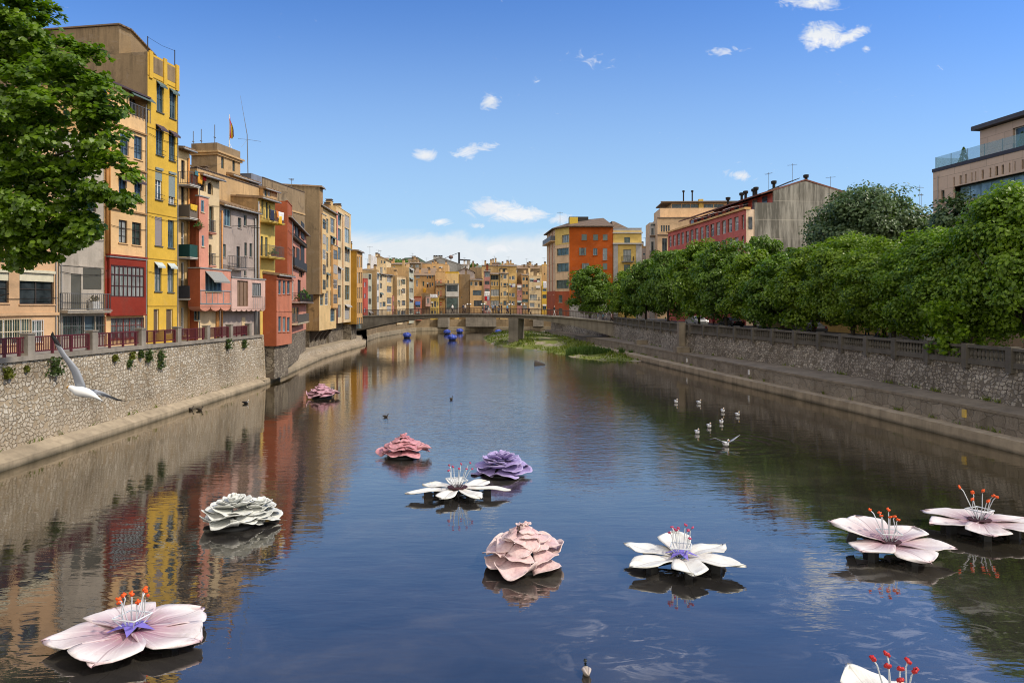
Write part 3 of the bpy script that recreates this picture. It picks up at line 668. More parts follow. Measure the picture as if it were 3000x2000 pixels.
# ---- 10 red house with dark shutters
ST_RUB = MATS['rubble_stone']
h = BH('brick red house with tall black shutters and a plant filled balcony', 841, 897, 68., -.2, 4.0, 636, 9., [P_PINK, P_TERRA])
for r in ((855,648,862,700), (872,652,879,702), (858,722,866,780), (880,716,887,776), (876,793,887,812)): h.pw(*r, cols=1, frame=WOODD, sill=False, gl=GL)
blk = flat('black_shutter', (.022,.024,.026), .6)
for r in ((853,645,858,700), (864,648,871,703), (881,652,890,700), (853,727,858,783), (868,727,876,783), (880,716,890,783)):
    q = h.rect(*r); m = MB(); m.box(q[0],-.08,q[1],q[2],-.02,q[3]); h.part('shutter', m, blk)
for y in (702, 783): z = h.rect(860,y,880,y,.2)[1]; h.balcony(h.uv(853)[0], h.uv(891)[0], z, .35, 'panel' if y > 750 else 'bars', .9 if y > 750 else .3, blk, TILED)
z = h.rect(860,884,880,884,.5)[1]; h.balcony(h.uv(853)[0], h.W-.1, z, .9, 'bars', .95, IRON, P_GREY2); HB10 = (h, z)
z = h.rect(860,948,880,948,.5)[1]; h.balcony(h.uv(853)[0], h.uv(888)[0], z, .7, 'bars', .95, GREYIRON, CREAMT)
h.pw(855,820,862,880, cols=1, frame=WHITE, sill=False, name='door'); h.pw(872,820,882,868, cols=1, frame=WOODD, sill=False, gl=DARK); h.pw(856,900,876,944, cols=2, frame=WOODG, sill=False, name='door')
h.shed(.8, .4); m = MB(); m.box(.2,.05,-3.2,h.W-.3,3.,-.004); h.part('foundation', m, ST_RUB)
m = MB(); m.box(h.W*.35,2.5,h.H+.2,h.W*.35+.9,3.2,h.H+1.3); h.part('chimney', m, TILED)
h.finish()
h = BH('upper terracotta side house with flaking paint, behind the low blue windowed annex', 842, 856, 67.2, -.2, 9.0, 592, 3.1, [P_TERRA, P_TERRA]); h.parapet(.1,.15); h.finish()
# ---- 11 big brown house
h = BH('big weathered brown house with a stained blank gable and cream front above the ledge', 935, 985, 92., -.04, 3.6, 600, 9., [P_CREAM, P_BROWN2])
for j, (xa, xb) in enumerate(((938,947), (952,962), (968,981))):
    for i, y in enumerate((640, 694, 740, 800, 852, 905)):
        if i == 5 and j < 2: continue
        if j == 0 and i in (1,): continue
        h.pw(xa, y+(0 if j else 6), xb, y+(42 if i != 5 else 36), cols=2 if j < 2 else 4, rows=2, frame=(WOODD, BLUEG, WHITE)[(i+j) % 3], gl=GLB if (i+j) % 2 else GL, simple=True, shut='closed' if (i*3+j) % 5 == 4 else None, shutm=BLINDG, awn=(.3,.4) if (i+2*j) % 5 == 0 else None, awnm=AWN)
for a, b in ((951,963), (967,982)):
    u0, q0, u1, q1 = h.rect(a,880,b,700,.0); 
z = h.rect(940,880,980,880)[1]
h.bay(h.W*.02, h.W*.25, h.H*.30, h.H*.93, .35, P_CREAM, P_SANDY); h.bay(h.W*.66, h.W*.98, h.H*.18, h.H*.72, .3, P_SANDY, P_SANDY)
for k in range(5):
    zz = h.H*(.34+.115*k); h.win(h.W*.05, zz, h.W*.22, zz+1.15, off=.35, cols=3, frame=WOODG, rec=.05, simple=True) if False else None
h.bays[-2][5][:] = []; 
for bi, (f0, f1, nz, z0f, z1f) in enumerate(((.05,.22,5,.31,.92), (.69,.95,4,.2,.71))):
    bb = h.bays[-2+bi]; save = h.bays[:]; h.bays = [bb]
    for k in range(nz):
        zz = h.H*(z0f+(z1f-z0f)*(k+.15)/nz); h.win(h.W*f0, zz, h.W*f1, zz+1.35, off=bb[4], cols=3+bi, rows=2, frame=(WOODG, WOODD, WHITE)[(k+bi) % 3], rec=.05, simple=True, shut='closed' if (k+bi) % 4 == 3 else None, shutm=BLIND)
    h.bays = save
h.shed(1., .35)
m = MB(); m.box(.3,1.4,-3.4,h.W-.3,4.,-.004); h.part('foundation', m, ST_RUB)
for u in (.8, 3.4, 6.2, 8.8):
    m = MB(); m.hexa([(u,1.36,-1.6),(u+.25,1.36,-1.6),(u+.25,1.3,-1.6),(u,1.3,-1.6),(u,1.36,-.005),(u+.25,1.36,-.005),(u+.25,.1,-.005),(u,.1,-.005)]); h.part('bracket', m, WOODD)
h.antenna(2,2,h.H+.3,2.2); h.chimney(5.,1.2,1.2,.7); h.chimney(8.2,.8,1.4,.8); h.finish(); H11 = h
# long brown wall set back between the tan house and the brown house
h = BH('long stained brown upper wall set back behind the yellow and red houses', 770, 893, 76., .16, 8.5, 523, 4., [P_BROWN, P_BROWN], name='rear_house')
h.parapet(.12,.2,TILED); m = MB(); m.box(.05,-.1,h.H*.78,h.W-.05,-.003,h.H*.795); h.part('cornice', m, P_TAN); h.antenna(h.W*.85, 1., h.H, 1.6, .4); h.finish()
h = BH('tall brown gable end corner block, streaked black, above the cream fronted house', 936, 946, 91.2, -.04, 8.5, 548, 9.5, [P_BROWN2, P_BROWN], name='rear_house'); h.shed(.5,.3); h.finish()
# ---- 12, 13
h = BH('pink edged cream house with stacked green glazed windows, before the golden ochre house', 985, 1028, 103.2, -.03, 4.3, 612, 9., [P_CREAM2, P_CREAM])
for j, (xa, xb) in enumerate(((990,999), (1010,1024))):
    for i, y in enumerate((625, 670, 725, 783, 836, 893)): h.pw(xa, y, xb, y+36+(6 if j else 0), cols=2, rows=2, frame=(WOODG, BLUEG)[j], gl=GLG if j else GLB, simple=True, awn=(.35,.45) if (i+j) % 3 == 0 else None, awnm=(AWN, BLIND)[i % 2], shut='closed' if (i*2+j) % 5 == 1 else None, shutm=BLIND)
u = h.uv(1003)[0]; h.pipe(u, 0, h.H-.3, PIPEC); h.pipe(.15, 0, h.H-.3, flat('pink_pipe', (.5,.2,.16), .6), .12)
h.parapet(.5,.2); h.chimney(2.,1.5,1.6,.9); h.chimney(4.2,1.2,1.2,.8); h.chimney(8.,1.5,1.8,.9)
m = MB(); m.box(.3,1.2,-3.6,h.W-.3,4.,-.004); h.part('foundation', m, ST_RUB); h.finish()
h = BH('golden ochre house with a blank side wall, last before the bridge', 1045, 1062, 114., -.03, 3.9, 735, 9., [P_SANDY, P_GOLD])
for j, (xa, xb) in enumerate(((1047,1050.5), (1052,1055.5), (1057,1060.5))):
    for i, y in enumerate((752, 798, 842, 886, 930)): h.pw(xa, y, xb, y+32, cols=1, rows=2, frame=WOODG, gl=GL, simple=True, shut='closed' if (i+j) % 2 else None, shutm=(WOODB, BLIND, WOODG)[(i+j) % 3])
h.shed(.7,.3); h.chimney(1.,1.5,1.5,.9); m = MB(); m.box(.2,1.,-3.,h.W-.2,4.,-.004); h.part('foundation', m, ST_RUB); h.finish()
# ---- things on the balconies
def laundry(label, loc, rz, w, d, c, n=6, name='laundry', cat='laundry', ph=0.):
    nm = 'cloth_%02d%02d%02d' % tuple(int(x*99) for x in c); mt = flat(nm, c, .85)
    m = MB(); k = 9; rings = []
    for i in range(n+1):
        f = i/n; rings.append([(w*(j/k-.5)*(1-.12*f*math.sin(ph+j)), .05*math.sin(j*1.9+ph+f*2)*(.3+f), -d*f*(1-.08*math.sin(j*2.3+ph))) for j in range(k+1)])
    m.loft(rings, 0, closed=False)
    o = m.build('laundry', mt, None, True); o.location = loc; o.rotation_euler = (0,0,rz)
    mod = o.modifiers.new('thick', 'SOLIDIFY'); mod.thickness = .012
    return tag(o, label, cat)
def on(h, u, out, z): p = h.P + h.d*u - h.n*out; return (p.x, p.y, h.z0+z)
rz5 = H5.root.rotation_euler.z
h, z = BALC[0]; laundry('orange towel hanging over the topmost balcony of the narrow cream house', on(h,1.2,1.0,z+.98), rz5, .5, .8, (.65,.30,.03)); laundry('bright red cloth on the topmost balcony beside the orange towel', on(h,1.75,1.0,z+1.0), rz5, .55, .45, (.5,.015,.02), ph=2); laundry('teal blue towel on the topmost balcony of the narrow cream house', on(h,.75,1.0,z+1.1), rz5, .4, .35, (.05,.16,.2), ph=4)
h, z = BALC[1]; laundry('red and yellow striped flag draped over the bamboo screened balcony', on(h,.45,1.0,z+1.0), rz5, .8, .45, (.68,.42,.03), ph=1)
h, z = BALC[4]; laundry('white sheet bundled over the upper balcony of the lemon house', on(h,h.W*.72,1.06,z+1.0), rz5, 1.1, .75, (.72,.7,.68), ph=2); laundry('yellow cloth hanging below the white sheet on the upper lemon balcony', on(h,h.W*.66,1.09,z+.6), rz5, .5, .75, (.72,.42,.03)); laundry('navy clothes hanging on the upper balcony of the lemon house', on(h,.6,1.06,z+.98), rz5, .6, .95, (.02,.025,.06), ph=5); laundry('orange shirt drying in the middle of the upper lemon balcony', on(h,h.W*.5,1.07,z+1.), rz5, .4, .6, (.6,.2,.03), ph=3)
w = None
def pot_plant(label, loc, s=.35, pot=(.35,.13,.06), leaf=(.04,.09,.02), cat='plant', n=90, seed=1, droop=.3):
    r = empty('potted_plant', loc, 0, label, cat); rnd = random.Random(seed)
    m = MB(); m.lathe([(.01,0),(s*.35,0),(s*.5,s*.7),(s*.55,s*.72),(s*.5,s*.75),(.01,s*.7)], n=10); m.build('pot', flat('clay_pot', pot, .8), r, True)
    m = MB()
    for i in range(n):
        a = rnd.uniform(0,6.28); q = rnd.uniform(.1,1.); c = Vector((math.cos(a)*s*q, math.sin(a)*s*q, s*.75+s*rnd.uniform(0,1.1)*(1.2-q)-droop*s*q)); leafq(m, c, s*.22, rnd)
    m.build('foliage', leafmat('balcony_leaf', leaf, [x*2 for x in leaf]), r); return r
def leafq(m, c, r, rnd, up=.5, el=1.5):
    d = Vector((rnd.gauss(0,1), rnd.gauss(0,1), rnd.gauss(0,1)+up)).normalized()
    a = d.cross(Vector((rnd.gauss(0,1), rnd.gauss(0,1), rnd.gauss(0,1)))).normalized(); b = d.cross(a)
    m.poly([c - a*r*el*.5, c + b*r*.5, c + a*r*el*.5, c - b*r*.5])
h, z = BALC[3]; pot_plant('bushy fern hanging over the charcoal screened balcony', on(h,h.W-.2,1.1,z+1.), .5, seed=3)
h, z = BALC[1]; 
pot_plant('small plant growing on the terracotta side wall above the pink bay', on(H6,-.35,.35,H6.rect(560,672,575,672)[1]), .4, seed=8)
h, z = HB10; pot_plant('tall leafy plant on the plant filled balcony of the brick red house', on(h,h.W*.55,.5,z+.02), .85, leaf=(.06,.06,.03), n=200, seed=4); pot_plant('red flowering pot at the middle of the plant filled balcony', on(h,h.W*.72,.55,z+.02), .5, leaf=(.25,.02,.03), seed=5); pot_plant('low yellow green plant at the near end of the plant filled balcony', on(h,h.W*.3,.6,z+.02), .55, leaf=(.12,.13,.02), seed=6)
h, z = BALC[5]; pot_plant('pink geranium pot standing on the lower lemon balcony', on(h,h.W*.55,.6,z+.02), .5, leaf=(.3,.09,.08), seed=7)
pl = empty('planter_box', on(PL, 2.35, .3, zz if False else PL.rect(200,909,260,909)[1]+.02), PL.root.rotation_euler.z, 'white slatted planter with dry plant on the grey house balcony', 'planter')
m = MB(); m.box(-.3,-.14,0,.3,.14,.5); 
for i in range(6): m.box(-.3+.1*i+.01,-.16,.03,-.3+.1*i+.07,-.143,.48)
m.build('box', WHITE, pl); m = MB(); rn = random.Random(2)
for i in range(60): leafq(m, Vector((rn.uniform(-.3,.3), rn.uniform(-.15,.15), .5+rn.random()*.35)), .1, rn)
m.build('foliage', leafmat('dry_leaf', (.1,.08,.04), (.16,.13,.07)), pl)
# ================================================================= SETTING: water, ground, banks
def interp(path, t):
    for (a, b), (c, d) in zip(path, path[1:]):
        if a <= t <= c: return b + (d-b)*(t-a)/(c-a)
    return path[0][1] if t < path[0][0] else path[-1][1]
def resample(path, step=3.0):
    out = []
    for a, b in zip(path, path[1:]):
        n = max(1, int((Vector(b[:2])-Vector(a[:2])).length/step))
        out += [tuple(a[k] + (b[k]-a[k])*i/n for k in range(len(a))) for i in range(n)]
    return out + [path[-1]]
def surf(rings, mb=None):
    m = mb or MB(); m.loft(rings, 0, closed=False); return m
def water_mat():
    t = NT('river_water')
    P = t.n('ShaderNodeNewGeometry').outputs['Position']; sp = t.n('ShaderNodeSeparateXYZ'); t.l(P, sp.inputs[0])
    bed = t.noise(t.pos((.30,.45,1)), 1., 5, .65, .8); alg = t.noise(t.pos((.9,1.6,1)), 1., 4, .7, 1.2)
    col = t.ramp(bed, [(.32, (.018,.017,.016)), (.55, (.036,.033,.030)), (.75, (.075,.066,.048))])
    br = t.math('SUBTRACT', 1., t.ramp(sp.outputs[1], [(.0, 0), (.001, 1)]))
    near = t.n('ShaderNodeMapRange'); t.l(sp.outputs[1], near.inputs[0]); near.inputs[1].default_value = 24; near.inputs[2].default_value = 13; near.inputs[3].default_value = 0; near.inputs[4].default_value = 1
    streak = t.math('MULTIPLY', t.ramp(alg, [(.53, 0), (.62, 1)]), t.ramp(t.noise(t.pos((.16,.2,1)), 1., 2), [(.44, 0), (.58, 1)]))
    rx = t.ramp(t.math('MULTIPLY', sp.outputs[0], .1), [(.0, 0), (.2, 1)])
    streak = t.math('MULTIPLY', t.math('MULTIPLY', streak, near.outputs[0]), rx)
    col = t.mix(t.math('MULTIPLY', streak, .45), col, (.36,.34,.30))
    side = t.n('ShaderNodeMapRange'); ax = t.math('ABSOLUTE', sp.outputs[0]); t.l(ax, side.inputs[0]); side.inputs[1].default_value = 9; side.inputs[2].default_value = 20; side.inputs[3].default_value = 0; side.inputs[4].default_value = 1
    col = t.mix(t.math('MULTIPLY', side.outputs[0], .92), col, (.022,.018,.006))  # dark olive near the banks paints tree shade into the water colour
    t.l(col, t.p.inputs['Base Color']); t.p.inputs['Roughness'].default_value = .025; t.p.inputs['IOR'].default_value = 2.35; t.p.inputs['Specular IOR Level'].default_value = .5
    # ripples: fine wind ripples in a middle zone, gentle swell elsewhere
    zone = t.noise(t.pos((.05,.035,1)), 1., 3, .5, .6)
    def mr(o, a, b, c=0., d=1.):
        n = t.n('ShaderNodeMapRange', interpolation_type='SMOOTHSTEP'); t.l(o, n.inputs[0]); n.inputs[1].default_value = a; n.inputs[2].default_value = b; n.inputs[3].default_value = c; n.inputs[4].default_value = d; return n.outputs[0]
    yb = t.math('MULTIPLY', mr(sp.outputs[1], 20, 38), mr(sp.outputs[1], 150, 110))
    xb = t.math('MULTIPLY', mr(sp.outputs[0], -15, -6), mr(sp.outputs[0], 12, 3))
    wind = t.math('MULTIPLY', t.math('MULTIPLY', yb, xb), t.ramp(zone, [(.3, .35), (.6, 1)]))
    w1 = t.noise(t.pos((.8,2.6,1)), 1., 3, .55, .4); w2 = t.noise(t.pos((2.2,6.5,1), rot=(0,0,.15)), 1., 3, .6, .3); w3 = t.noise(t.pos((.25,.6,1), rot=(0,0,-.2)), 1., 2, .5)
    t.l(t.math('ADD', .02, t.math('MULTIPLY', wind, .05)), t.p.inputs['Roughness'])
    # rings spreading from a landing gull
    def rings(cx, cy, rad):
        v = t.n('ShaderNodeVectorMath', operation='DISTANCE'); t.l(P, v.inputs[0]); v.inputs[1].default_value = (cx, cy, 0)
        d = v.outputs['Value']; s = t.math('SINE', t.math('MULTIPLY', d, 7.5)); return t.math('MULTIPLY', s, mr(d, rad, 0.3))
    h = t.math('ADD', t.math('MULTIPLY', w1, t.math('ADD', .24, t.math('MULTIPLY', wind, .7))), t.math('MULTIPLY', w3, .35))
    h = t.math('ADD', h, t.math('MULTIPLY', w2, t.math('ADD', .035, t.math('MULTIPLY', wind, .9))))
    h = t.math('ADD', h, t.math('MULTIPLY', rings(*RING, 5.), .24))
    b = t.bump(h, .30, .085)
    t.p.inputs['Specular IOR Level'].default_value = .0
    f1 = t.n('ShaderNodeFresnel'); f1.inputs[0].default_value = 1.36; f2 = t.n('ShaderNodeFresnel'); f2.inputs[0].default_value = 1.36; t.l(b, f2.inputs['Normal'])
    F = t.math('POWER', t.math('ADD', t.math('MULTIPLY', f1.outputs[0], .6), t.math('MULTIPLY', f2.outputs[0], .4)), .51)
    gl_ = t.n('ShaderNodeBsdfGlossy'); gl_.inputs['Color'].default_value = (1,.96,.90,1); t.l(t.math('ADD', .006, t.math('MULTIPLY', wind, .05)), gl_.inputs['Roughness']); t.l(b, gl_.inputs['Normal'])
    mx = t.n('ShaderNodeMixShader'); t.l(F, mx.inputs[0]); t.l(t.p.outputs[0], mx.inputs[1]); t.l(gl_.outputs[0], mx.inputs[2]); t.l(mx.outputs[0], t.out.inputs[0])
    return t.mat
RING = (10.9, 34.6)
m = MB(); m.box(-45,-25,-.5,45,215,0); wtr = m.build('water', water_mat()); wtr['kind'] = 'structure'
m = MB(); m.poly([(-4000,-300,-.6),(4000,-300,-.6),(4000,6000,-.6),(-4000,6000,-.6)]); g = m.build('ground', concrete('earth', (.16,.13,.08))); g['kind'] = 'structure'
ZL = [(-25, 4.75), (29, 4.6), (61, 4.3)]; ZR = [(-25, 3.75), (50, 3.8), (112, 4.2), (150, 4.2)]
PAVE = concrete('pavement', (.30,.28,.25)); ASPH = concrete('asphalt', (.06,.06,.06))
# left bank
LW = [(-22.5,-25.), (-22.5,29.), (-22.5,61.2)]
LE = [(-21.5,-25.), (-21.5,30.), (-21.7,60.), (-23.0,72.), (-24.9,90.), (-25.5,105.), (-25.6,119.), (-28.5,134.)]
st = surf([[(x-.2, y, interp(ZL, y)-.06) for x, y in resample(LW)], [(x-60, y, interp(ZL, y)-.06) for x, y in resample(LW)]]).build('left_street', PAVE); st['kind'] = 'structure'
m = MB(); m.poly([(-24.6,61.2,2.4),(-90,61.2,2.4),(-90,215,2.4),(-33,215,2.4),(-33,150,2.4),(-29.5,120,2.4),(-28,92,2.4)]); o = m.build('left_terrain', CONC); o['kind'] = 'structure'
ST_L = stone('cream_rubble_masonry', [(.62,.55,.43),(.50,.43,.32),(.76,.70,.58),(.57,.49,.37),(.44,.385,.30),(.68,.61,.49)], (.36,.285,.19), 4.1, .16, wash=(.45,.36,.25))
ST_R = stone('grey_rubble_masonry', [(.44,.39,.315),(.30,.265,.215),(.58,.52,.42),(.38,.33,.26),(.26,.23,.19),(.50,.45,.365)], (.18,.155,.12), 3.8, .14)
lw = empty('embankment_wall', (-22.5,30,0), 0, 'cream rubble stone river wall with concrete coping below the maroon railings', 'river wall')
def wpart(name, mb, mat, root): o = mb.build(name, mat); o.parent = root; o.matrix_parent_inverse = Matrix.Translation(root.location).inverted(); return o
P1 = resample(LW, 2.)
wpart('wall', surf([[(x+.28, y, .55) for x, y in P1], [(x, y, interp(ZL, y)-.12) for x, y in P1]]), ST_L, lw)
m = surf([[(x+.12, y, interp(ZL, y)-.12) for x, y in P1], [(x+.12, y, interp(ZL, y)+.1) for x, y in P1], [(x-.35, y, interp(ZL, y)+.1) for x, y in P1], [(x-.35, y, interp(ZL, y)-.12) for x, y in P1]]); wpart('coping', m, CONCG, lw)
m = MB(); m.hexa([(-24.8,61.2,.2),(-22.2,61.2,.2),(-22.2,61.6,.2),(-24.8,61.6,.2),(-24.8,61.2,4.38),(-22.4,61.2,4.38),(-22.4,61.6,4.38),(-24.8,61.6,4.38)]); wpart('end_wall', m, ST_L, lw)
PE = resample([p for p in LE if p[1] <= 60.1], 3.)
wpart('ledge', surf([[(x, y, -.3) for x, y in PE], [(x-.03, y, .32) for x, y in PE], [(x-.85, y, .72) for x, y in PE]]), CONC, lw)
lt = empty('embankment_wall', (-24,90,0), 0, 'low rubble stone terrace wall and concrete ledge under the overhanging houses', 'river wall')
PT2 = resample([p for p in LE if p[1] >= 59.], 3.)
wpart('ledge', surf([[(x, y, -.3) for x, y in PT2], [(x-.03, y, .42) for x, y in PT2], [(x-.75, y, .55) for x, y in PT2]]), CONC, lt)
wpart('wall', surf([[(x-.75, y, .55) for x, y in PT2], [(x-1.0, y, 1.25) for x, y in PT2]]), ST_L, lt)
wpart('terrace', surf([[(x-1.0, y, 1.25) for x, y in PT2], [(x-6.5, y, 1.6) for x, y in PT2]]), CONC, lt)
wpart('back_wall', surf([[(x-4.2, y, 1.3) for x, y in PT2], [(x-4.2, y, 4.6) for x, y in PT2]]), ST_RUB, lt)
# left railing
fr = empty('railing', (-22.6,30,4.6), 0, 'maroon iron bar railing between concrete posts along the cream stone wall', 'railing')
maroon = flat('maroon_iron', (.10,.018,.025), .5)
ys = []
for px in (-330, -95, 83, 271, 414, 520, 606, 674, 729): ys.append(-22.55/((px-1500)/FPX))
ys = [y for y in ys]
def wp(name, mb, mat, root=fr): return wpart(name, mb, mat, root)
for y in ys:
    z = interp(ZL, y)+.1; m = MB(); m.box(-22.78,y-.24,z,-22.4,y+.24,z+.98); m.box(-22.82,y-.28,z+.983,-22.36,y+.28,z+1.05); wp('post', m, CONCG)
for a, b in zip(ys, ys[1:]):
    z = interp(ZL, (a+b)/2)+.1; m = MB(); za, zb = interp(ZL, a)+.1, interp(ZL, b)+.1; L = b-a-.56; n = max(6, int(L/.13))
    for zz in (.14, .82): m.hexa([(-22.62,a+.27,za+zz),(-22.56,a+.27,za+zz),(-22.56,b-.27,zb+zz),(-22.62,b-.27,zb+zz),(-22.62,a+.27,za+zz+.06),(-22.56,a+.27,za+zz+.06),(-22.56,b-.27,zb+zz+.06),(-22.62,b-.27,zb+zz+.06)])
    for i in range(n+1):
        y = a+.3+(L-.04)*i/n; z0 = za+(zb-za)*(y-a)/(b-a); big = i % max(2, n//3) == 0
        r = .05 if big else .017; m.box(-22.59-r, y-r, z0+(0 if big else .2), -22.59+r, y+r, z0+.818)
    wp('rail_panel', m, maroon)
# right bank
RE = [(24.6,-25.), (24.6,20.), (23.9,31.9), (22.5,44.), (19.6,62.), (15.4,91.5), (9.8,125.), (6.0,150.), (7.5,172.), (15.,195.)]
RL = [(25.3,-25.), (25.3,20.), (24.6,32.7), (23.3,44.), (20.5,62.), (16.7,91.5), (11.4,125.), (7.2,150.)]
RW = [(28.2,-25.), (27.4,20.), (26.4,35.2), (24.9,55.), (19.9,78.), (17.5,101.), (16.6,112.), (11.6,134.), (8.6,150.)]
rw = empty('embankment_wall', (25,40,0), 0, 'dark grey rubble stone river wall with two stepped concrete ledges under the balustrade', 'river wall')
Q = resample(RE, 3.); wpart('lower_ledge', surf([[(x, y, -.3) for x, y in Q], [(x+.03, y, .58) for x, y in Q], [(x+2.2, y, .66) for x, y in Q]]), CONC, rw)
CONCD = concrete('stained_ledge_concrete', (.27,.225,.165), .3)
ST_LED = stone('ledge_masonry', [(.32,.275,.21),(.26,.22,.165),(.36,.31,.24),(.29,.25,.19)], (.24,.205,.155), 1.5, .05)
Q = resample(RL, 3.); wpart('upper_ledge', surf([[(x, y, .5) for x, y in Q], [(x+.06, y, 1.55) for x, y in Q]]), ST_LED, rw)
wpart('ledge_top', surf([[(x+.02, y, 1.553) for x, y in Q], [(x+.02, y, 1.70) for x, y in Q], [(x+5.4, y, 1.83) for x, y in Q]]), CONCD, rw)
Q = resample(RW, 2.); wpart('wall', surf([[(x-.12, y, 1.6) for x, y in Q], [(x+.12, y, interp(ZR, y)-.1) for x, y in Q]]), ST_R, rw)
for y in (93., 77.5):
    x = interp([(b, a) for a, b in RW], y); m = MB(); m.box(x-1.5,y-.8,1.7,x-.02,y+.8,2.35); wpart('block', m, CONCD, rw)
x = interp([(b, a) for a, b in RW], 78.5); m = MB(); m.box(x-.75,78,1.7,x-.02,79.1,5.1); wpart('buttress', m, CONCD, rw)
for (y, z) in ((36.5,1.25), (60.,1.15), (74.,1.1)):
    x = interp([(b, a) for a, b in RL], y); m = MB(); m.box(x-.03,y-.14,z-.22,x+.05,y+.14,z+.2); wpart('outlet_plate', m, WHITE if y > 50 else flat('yellow_plate', (.6,.42,.1), .6), rw)
def xr(y): return interp([(b, a) for a, b in RW], y)
st = surf([[(x+.12, y, interp(ZR, y)-.06) for x, y in Q], [(x+70, y, interp(ZR, y)-.06) for x, y in Q]]).build('right_street', ASPH); st['kind'] = 'structure'
m = MB(); m.poly([(8,150.1,4.0),(78,150.1,4.0),(90,230,4.0),(15,197,4.0)]); o = m.build('right_terrain', PAVE); o['kind'] = 'structure'
# balustrade
bl = empty('balustrade', (25,40,3.8), 0, 'long dark stone balustrade with square piers on top of the grey river wall', 'balustrade')
DST = concrete('dark_weathered_stone', (.14,.125,.10), .2)
Qb = resample([p for p in RW if p[1] <= 112.1 and p[1] >= 19.9], 2.)
def sect(za, zb, xa, xb):
    return surf([[(x+a, y, interp(ZR, y)+b) for x, y in Qb] for a, b in ((xa,za),(xa,zb),(xb,zb),(xb,za))])
wpart('base', sect(-.1, .2, -.06, .36), DST, bl); wpart('handrail', sect(.82, .97, -.08, .38), DST, bl)
y = 20.4; nb = 0; bal = None; rest = MB(); posts = []
s_ = 0; pts = resample([p for p in RW if p[1] <= 112.1 and p[1] >= 19.9], .29)
bm_ = MB(); bm_.lathe([(.085,.2),(.085,.26),(.06,.3),(.11,.42),(.105,.5),(.06,.68),(.055,.74),(.085,.78),(.085,.82)], n=8)
lastp = -9
for i, (x, y) in enumerate(pts):
    z = interp(ZR, y)
    if i % 11 == 0:
        m = MB(); m.box(x-.12,y-.22,z-.35,x+.42,y+.22,z+1.04); wpart('pier', m, DST, bl); continue
    if y < 30: continue
    if nb < 100:
        if bal is None: bal = wpart('baluster', bm_, DST, bl); b = bal
        else: b = bal.copy(); COL.objects.link(b)
        b.location = (x+.15, y, z); b.matrix_parent_inverse = Matrix.Translation(bl.location).inverted(); nb += 1
    else: rest.box(x+.07, y-.08, z+.2, x+.23, y+.08, z+.82)
o = wpart('baluster', rest, DST, bl); o['kind'] = 'stuff'
# far quay
FQ = [(-28.5,134.), (-29.6,150.), (-28.2,168.), (-26.3,187.), (-10.,194.5), (10.,196.), (18.,196.)]
fq = empty('embankment_wall', (-10,192,0), 0, 'long pale concrete quay wall under the distant row of riverside houses', 'river wall')
Q = resample(FQ, 4.)
wpart('ledge', surf([[(x+.3, y-1.2, -.3) for x, y in Q], [(x+.3, y-1.2, 1.0) for x, y in Q], [(x, y, 1.05) for x, y in Q]]), concrete('pale_quay', (.34,.28,.19), .3), fq)
wpart('wall', surf([[(x, y, 1.0) for x, y in Q], [(x-.1, y+.2, 3.1) for x, y in Q]]), concrete('brown_quay', (.26,.19,.11), .3), fq)
for x0, x1, yy in ((-20.5,-17.5,188.2),(-13.,-4.5,191.5),(6,9,194)):
    m = MB(); m.box(x0,yy,1.06,x1,yy+3.,4.3); wpart('abutment', m, CONCG, fq)
m = MB(); m.poly([(-60,160,3.05),(-29,150.5,3.05),(-26.4,188,3.05),(-10,195.5,3.05),(22,197.5,3.05),(60,215,3.05),(80,700,3.05),(-160,700,3.05)]); o = m.build('far_terrain', PAVE); o['kind'] = 'structure'
# gravel bar
def isl_h(x, y):
    poly = ISL; n = len(poly); d = 1e9; ins = False
    for i in range(n):
        (x1,y1),(x2,y2) = poly[i], poly[(i+1) % n]
        if (y1 > y) != (y2 > y) and x < (x2-x1)*(y-y1)/(y2-y1)+x1: ins = not ins
        t = max(0, min(1, ((x-x1)*(x2-x1)+(y-y1)*(y2-y1))/((x2-x1)**2+(y2-y1)**2))); d = min(d, math.hypot(x-x1-t*(x2-x1), y-y1-t*(y2-y1)))
    return d if ins else -d
ISL = [(-6.3,150),(-5.0,136),(-3.2,122),(.2,114),(2.8,111),(5.2,104),(7.,98),(8.9,91),(12.,87),(16.,86),(18.5,92),(15.,112),(12.5,125),(9.5,150),(4,158),(-3,158)]
from mathutils import noise as mno
def ih(x, y):
    d = isl_h(x, y) + .9*mno.noise(Vector((x*.35, y*.22, 0)))
    if d < 0: return max(-.4, d*.15)
    k = min(1, max(0, (y-92)/32)); return .05 + (.25+1.35*k)*(1-math.exp(-d/3.2)) + .16*mno.noise(Vector((x*.8, y*.6, 3)))*min(1, d)
m = MB(); nx, ny = 52, 110; x0, x1, y0, y1 = -9., 20., 83., 162.
n0 = len(m.v); m.v += [(x0+(x1-x0)*i/nx, y0+(y1-y0)*j/ny, ih(x0+(x1-x0)*i/nx, y0+(y1-y0)*j/ny)) for j in range(ny+1) for i in range(nx+1)]
for j in range(ny):
    for i in range(nx): a = j*(nx+1)+i; m.f.append((a,a+1,a+nx+2,a+nx+1)); m.m.append(0)
t = NT('gravel_and_weeds'); n1 = t.noise(t.pos((.35,.22,1)), 1., 5, .65); n2 = t.noise(t.pos(), 3., 4, .6)
c = t.mix(n2, (.20,.16,.11), (.42,.35,.26)); gr = t.mix(n2, (.07,.10,.012), (.20,.22,.03))
t.l(t.mix(t.ramp(n1, [(.50, 1), (.60, 0)]), c, gr), t.p.inputs['Base Color']); t.p.inputs['Roughness'].default_value = .9; t.bump(n2, .6, .1)
o = m.build('gravel_bank', t.mat, None, True); o['kind'] = 'structure'
rnd = random.Random(11)
gm = MB()
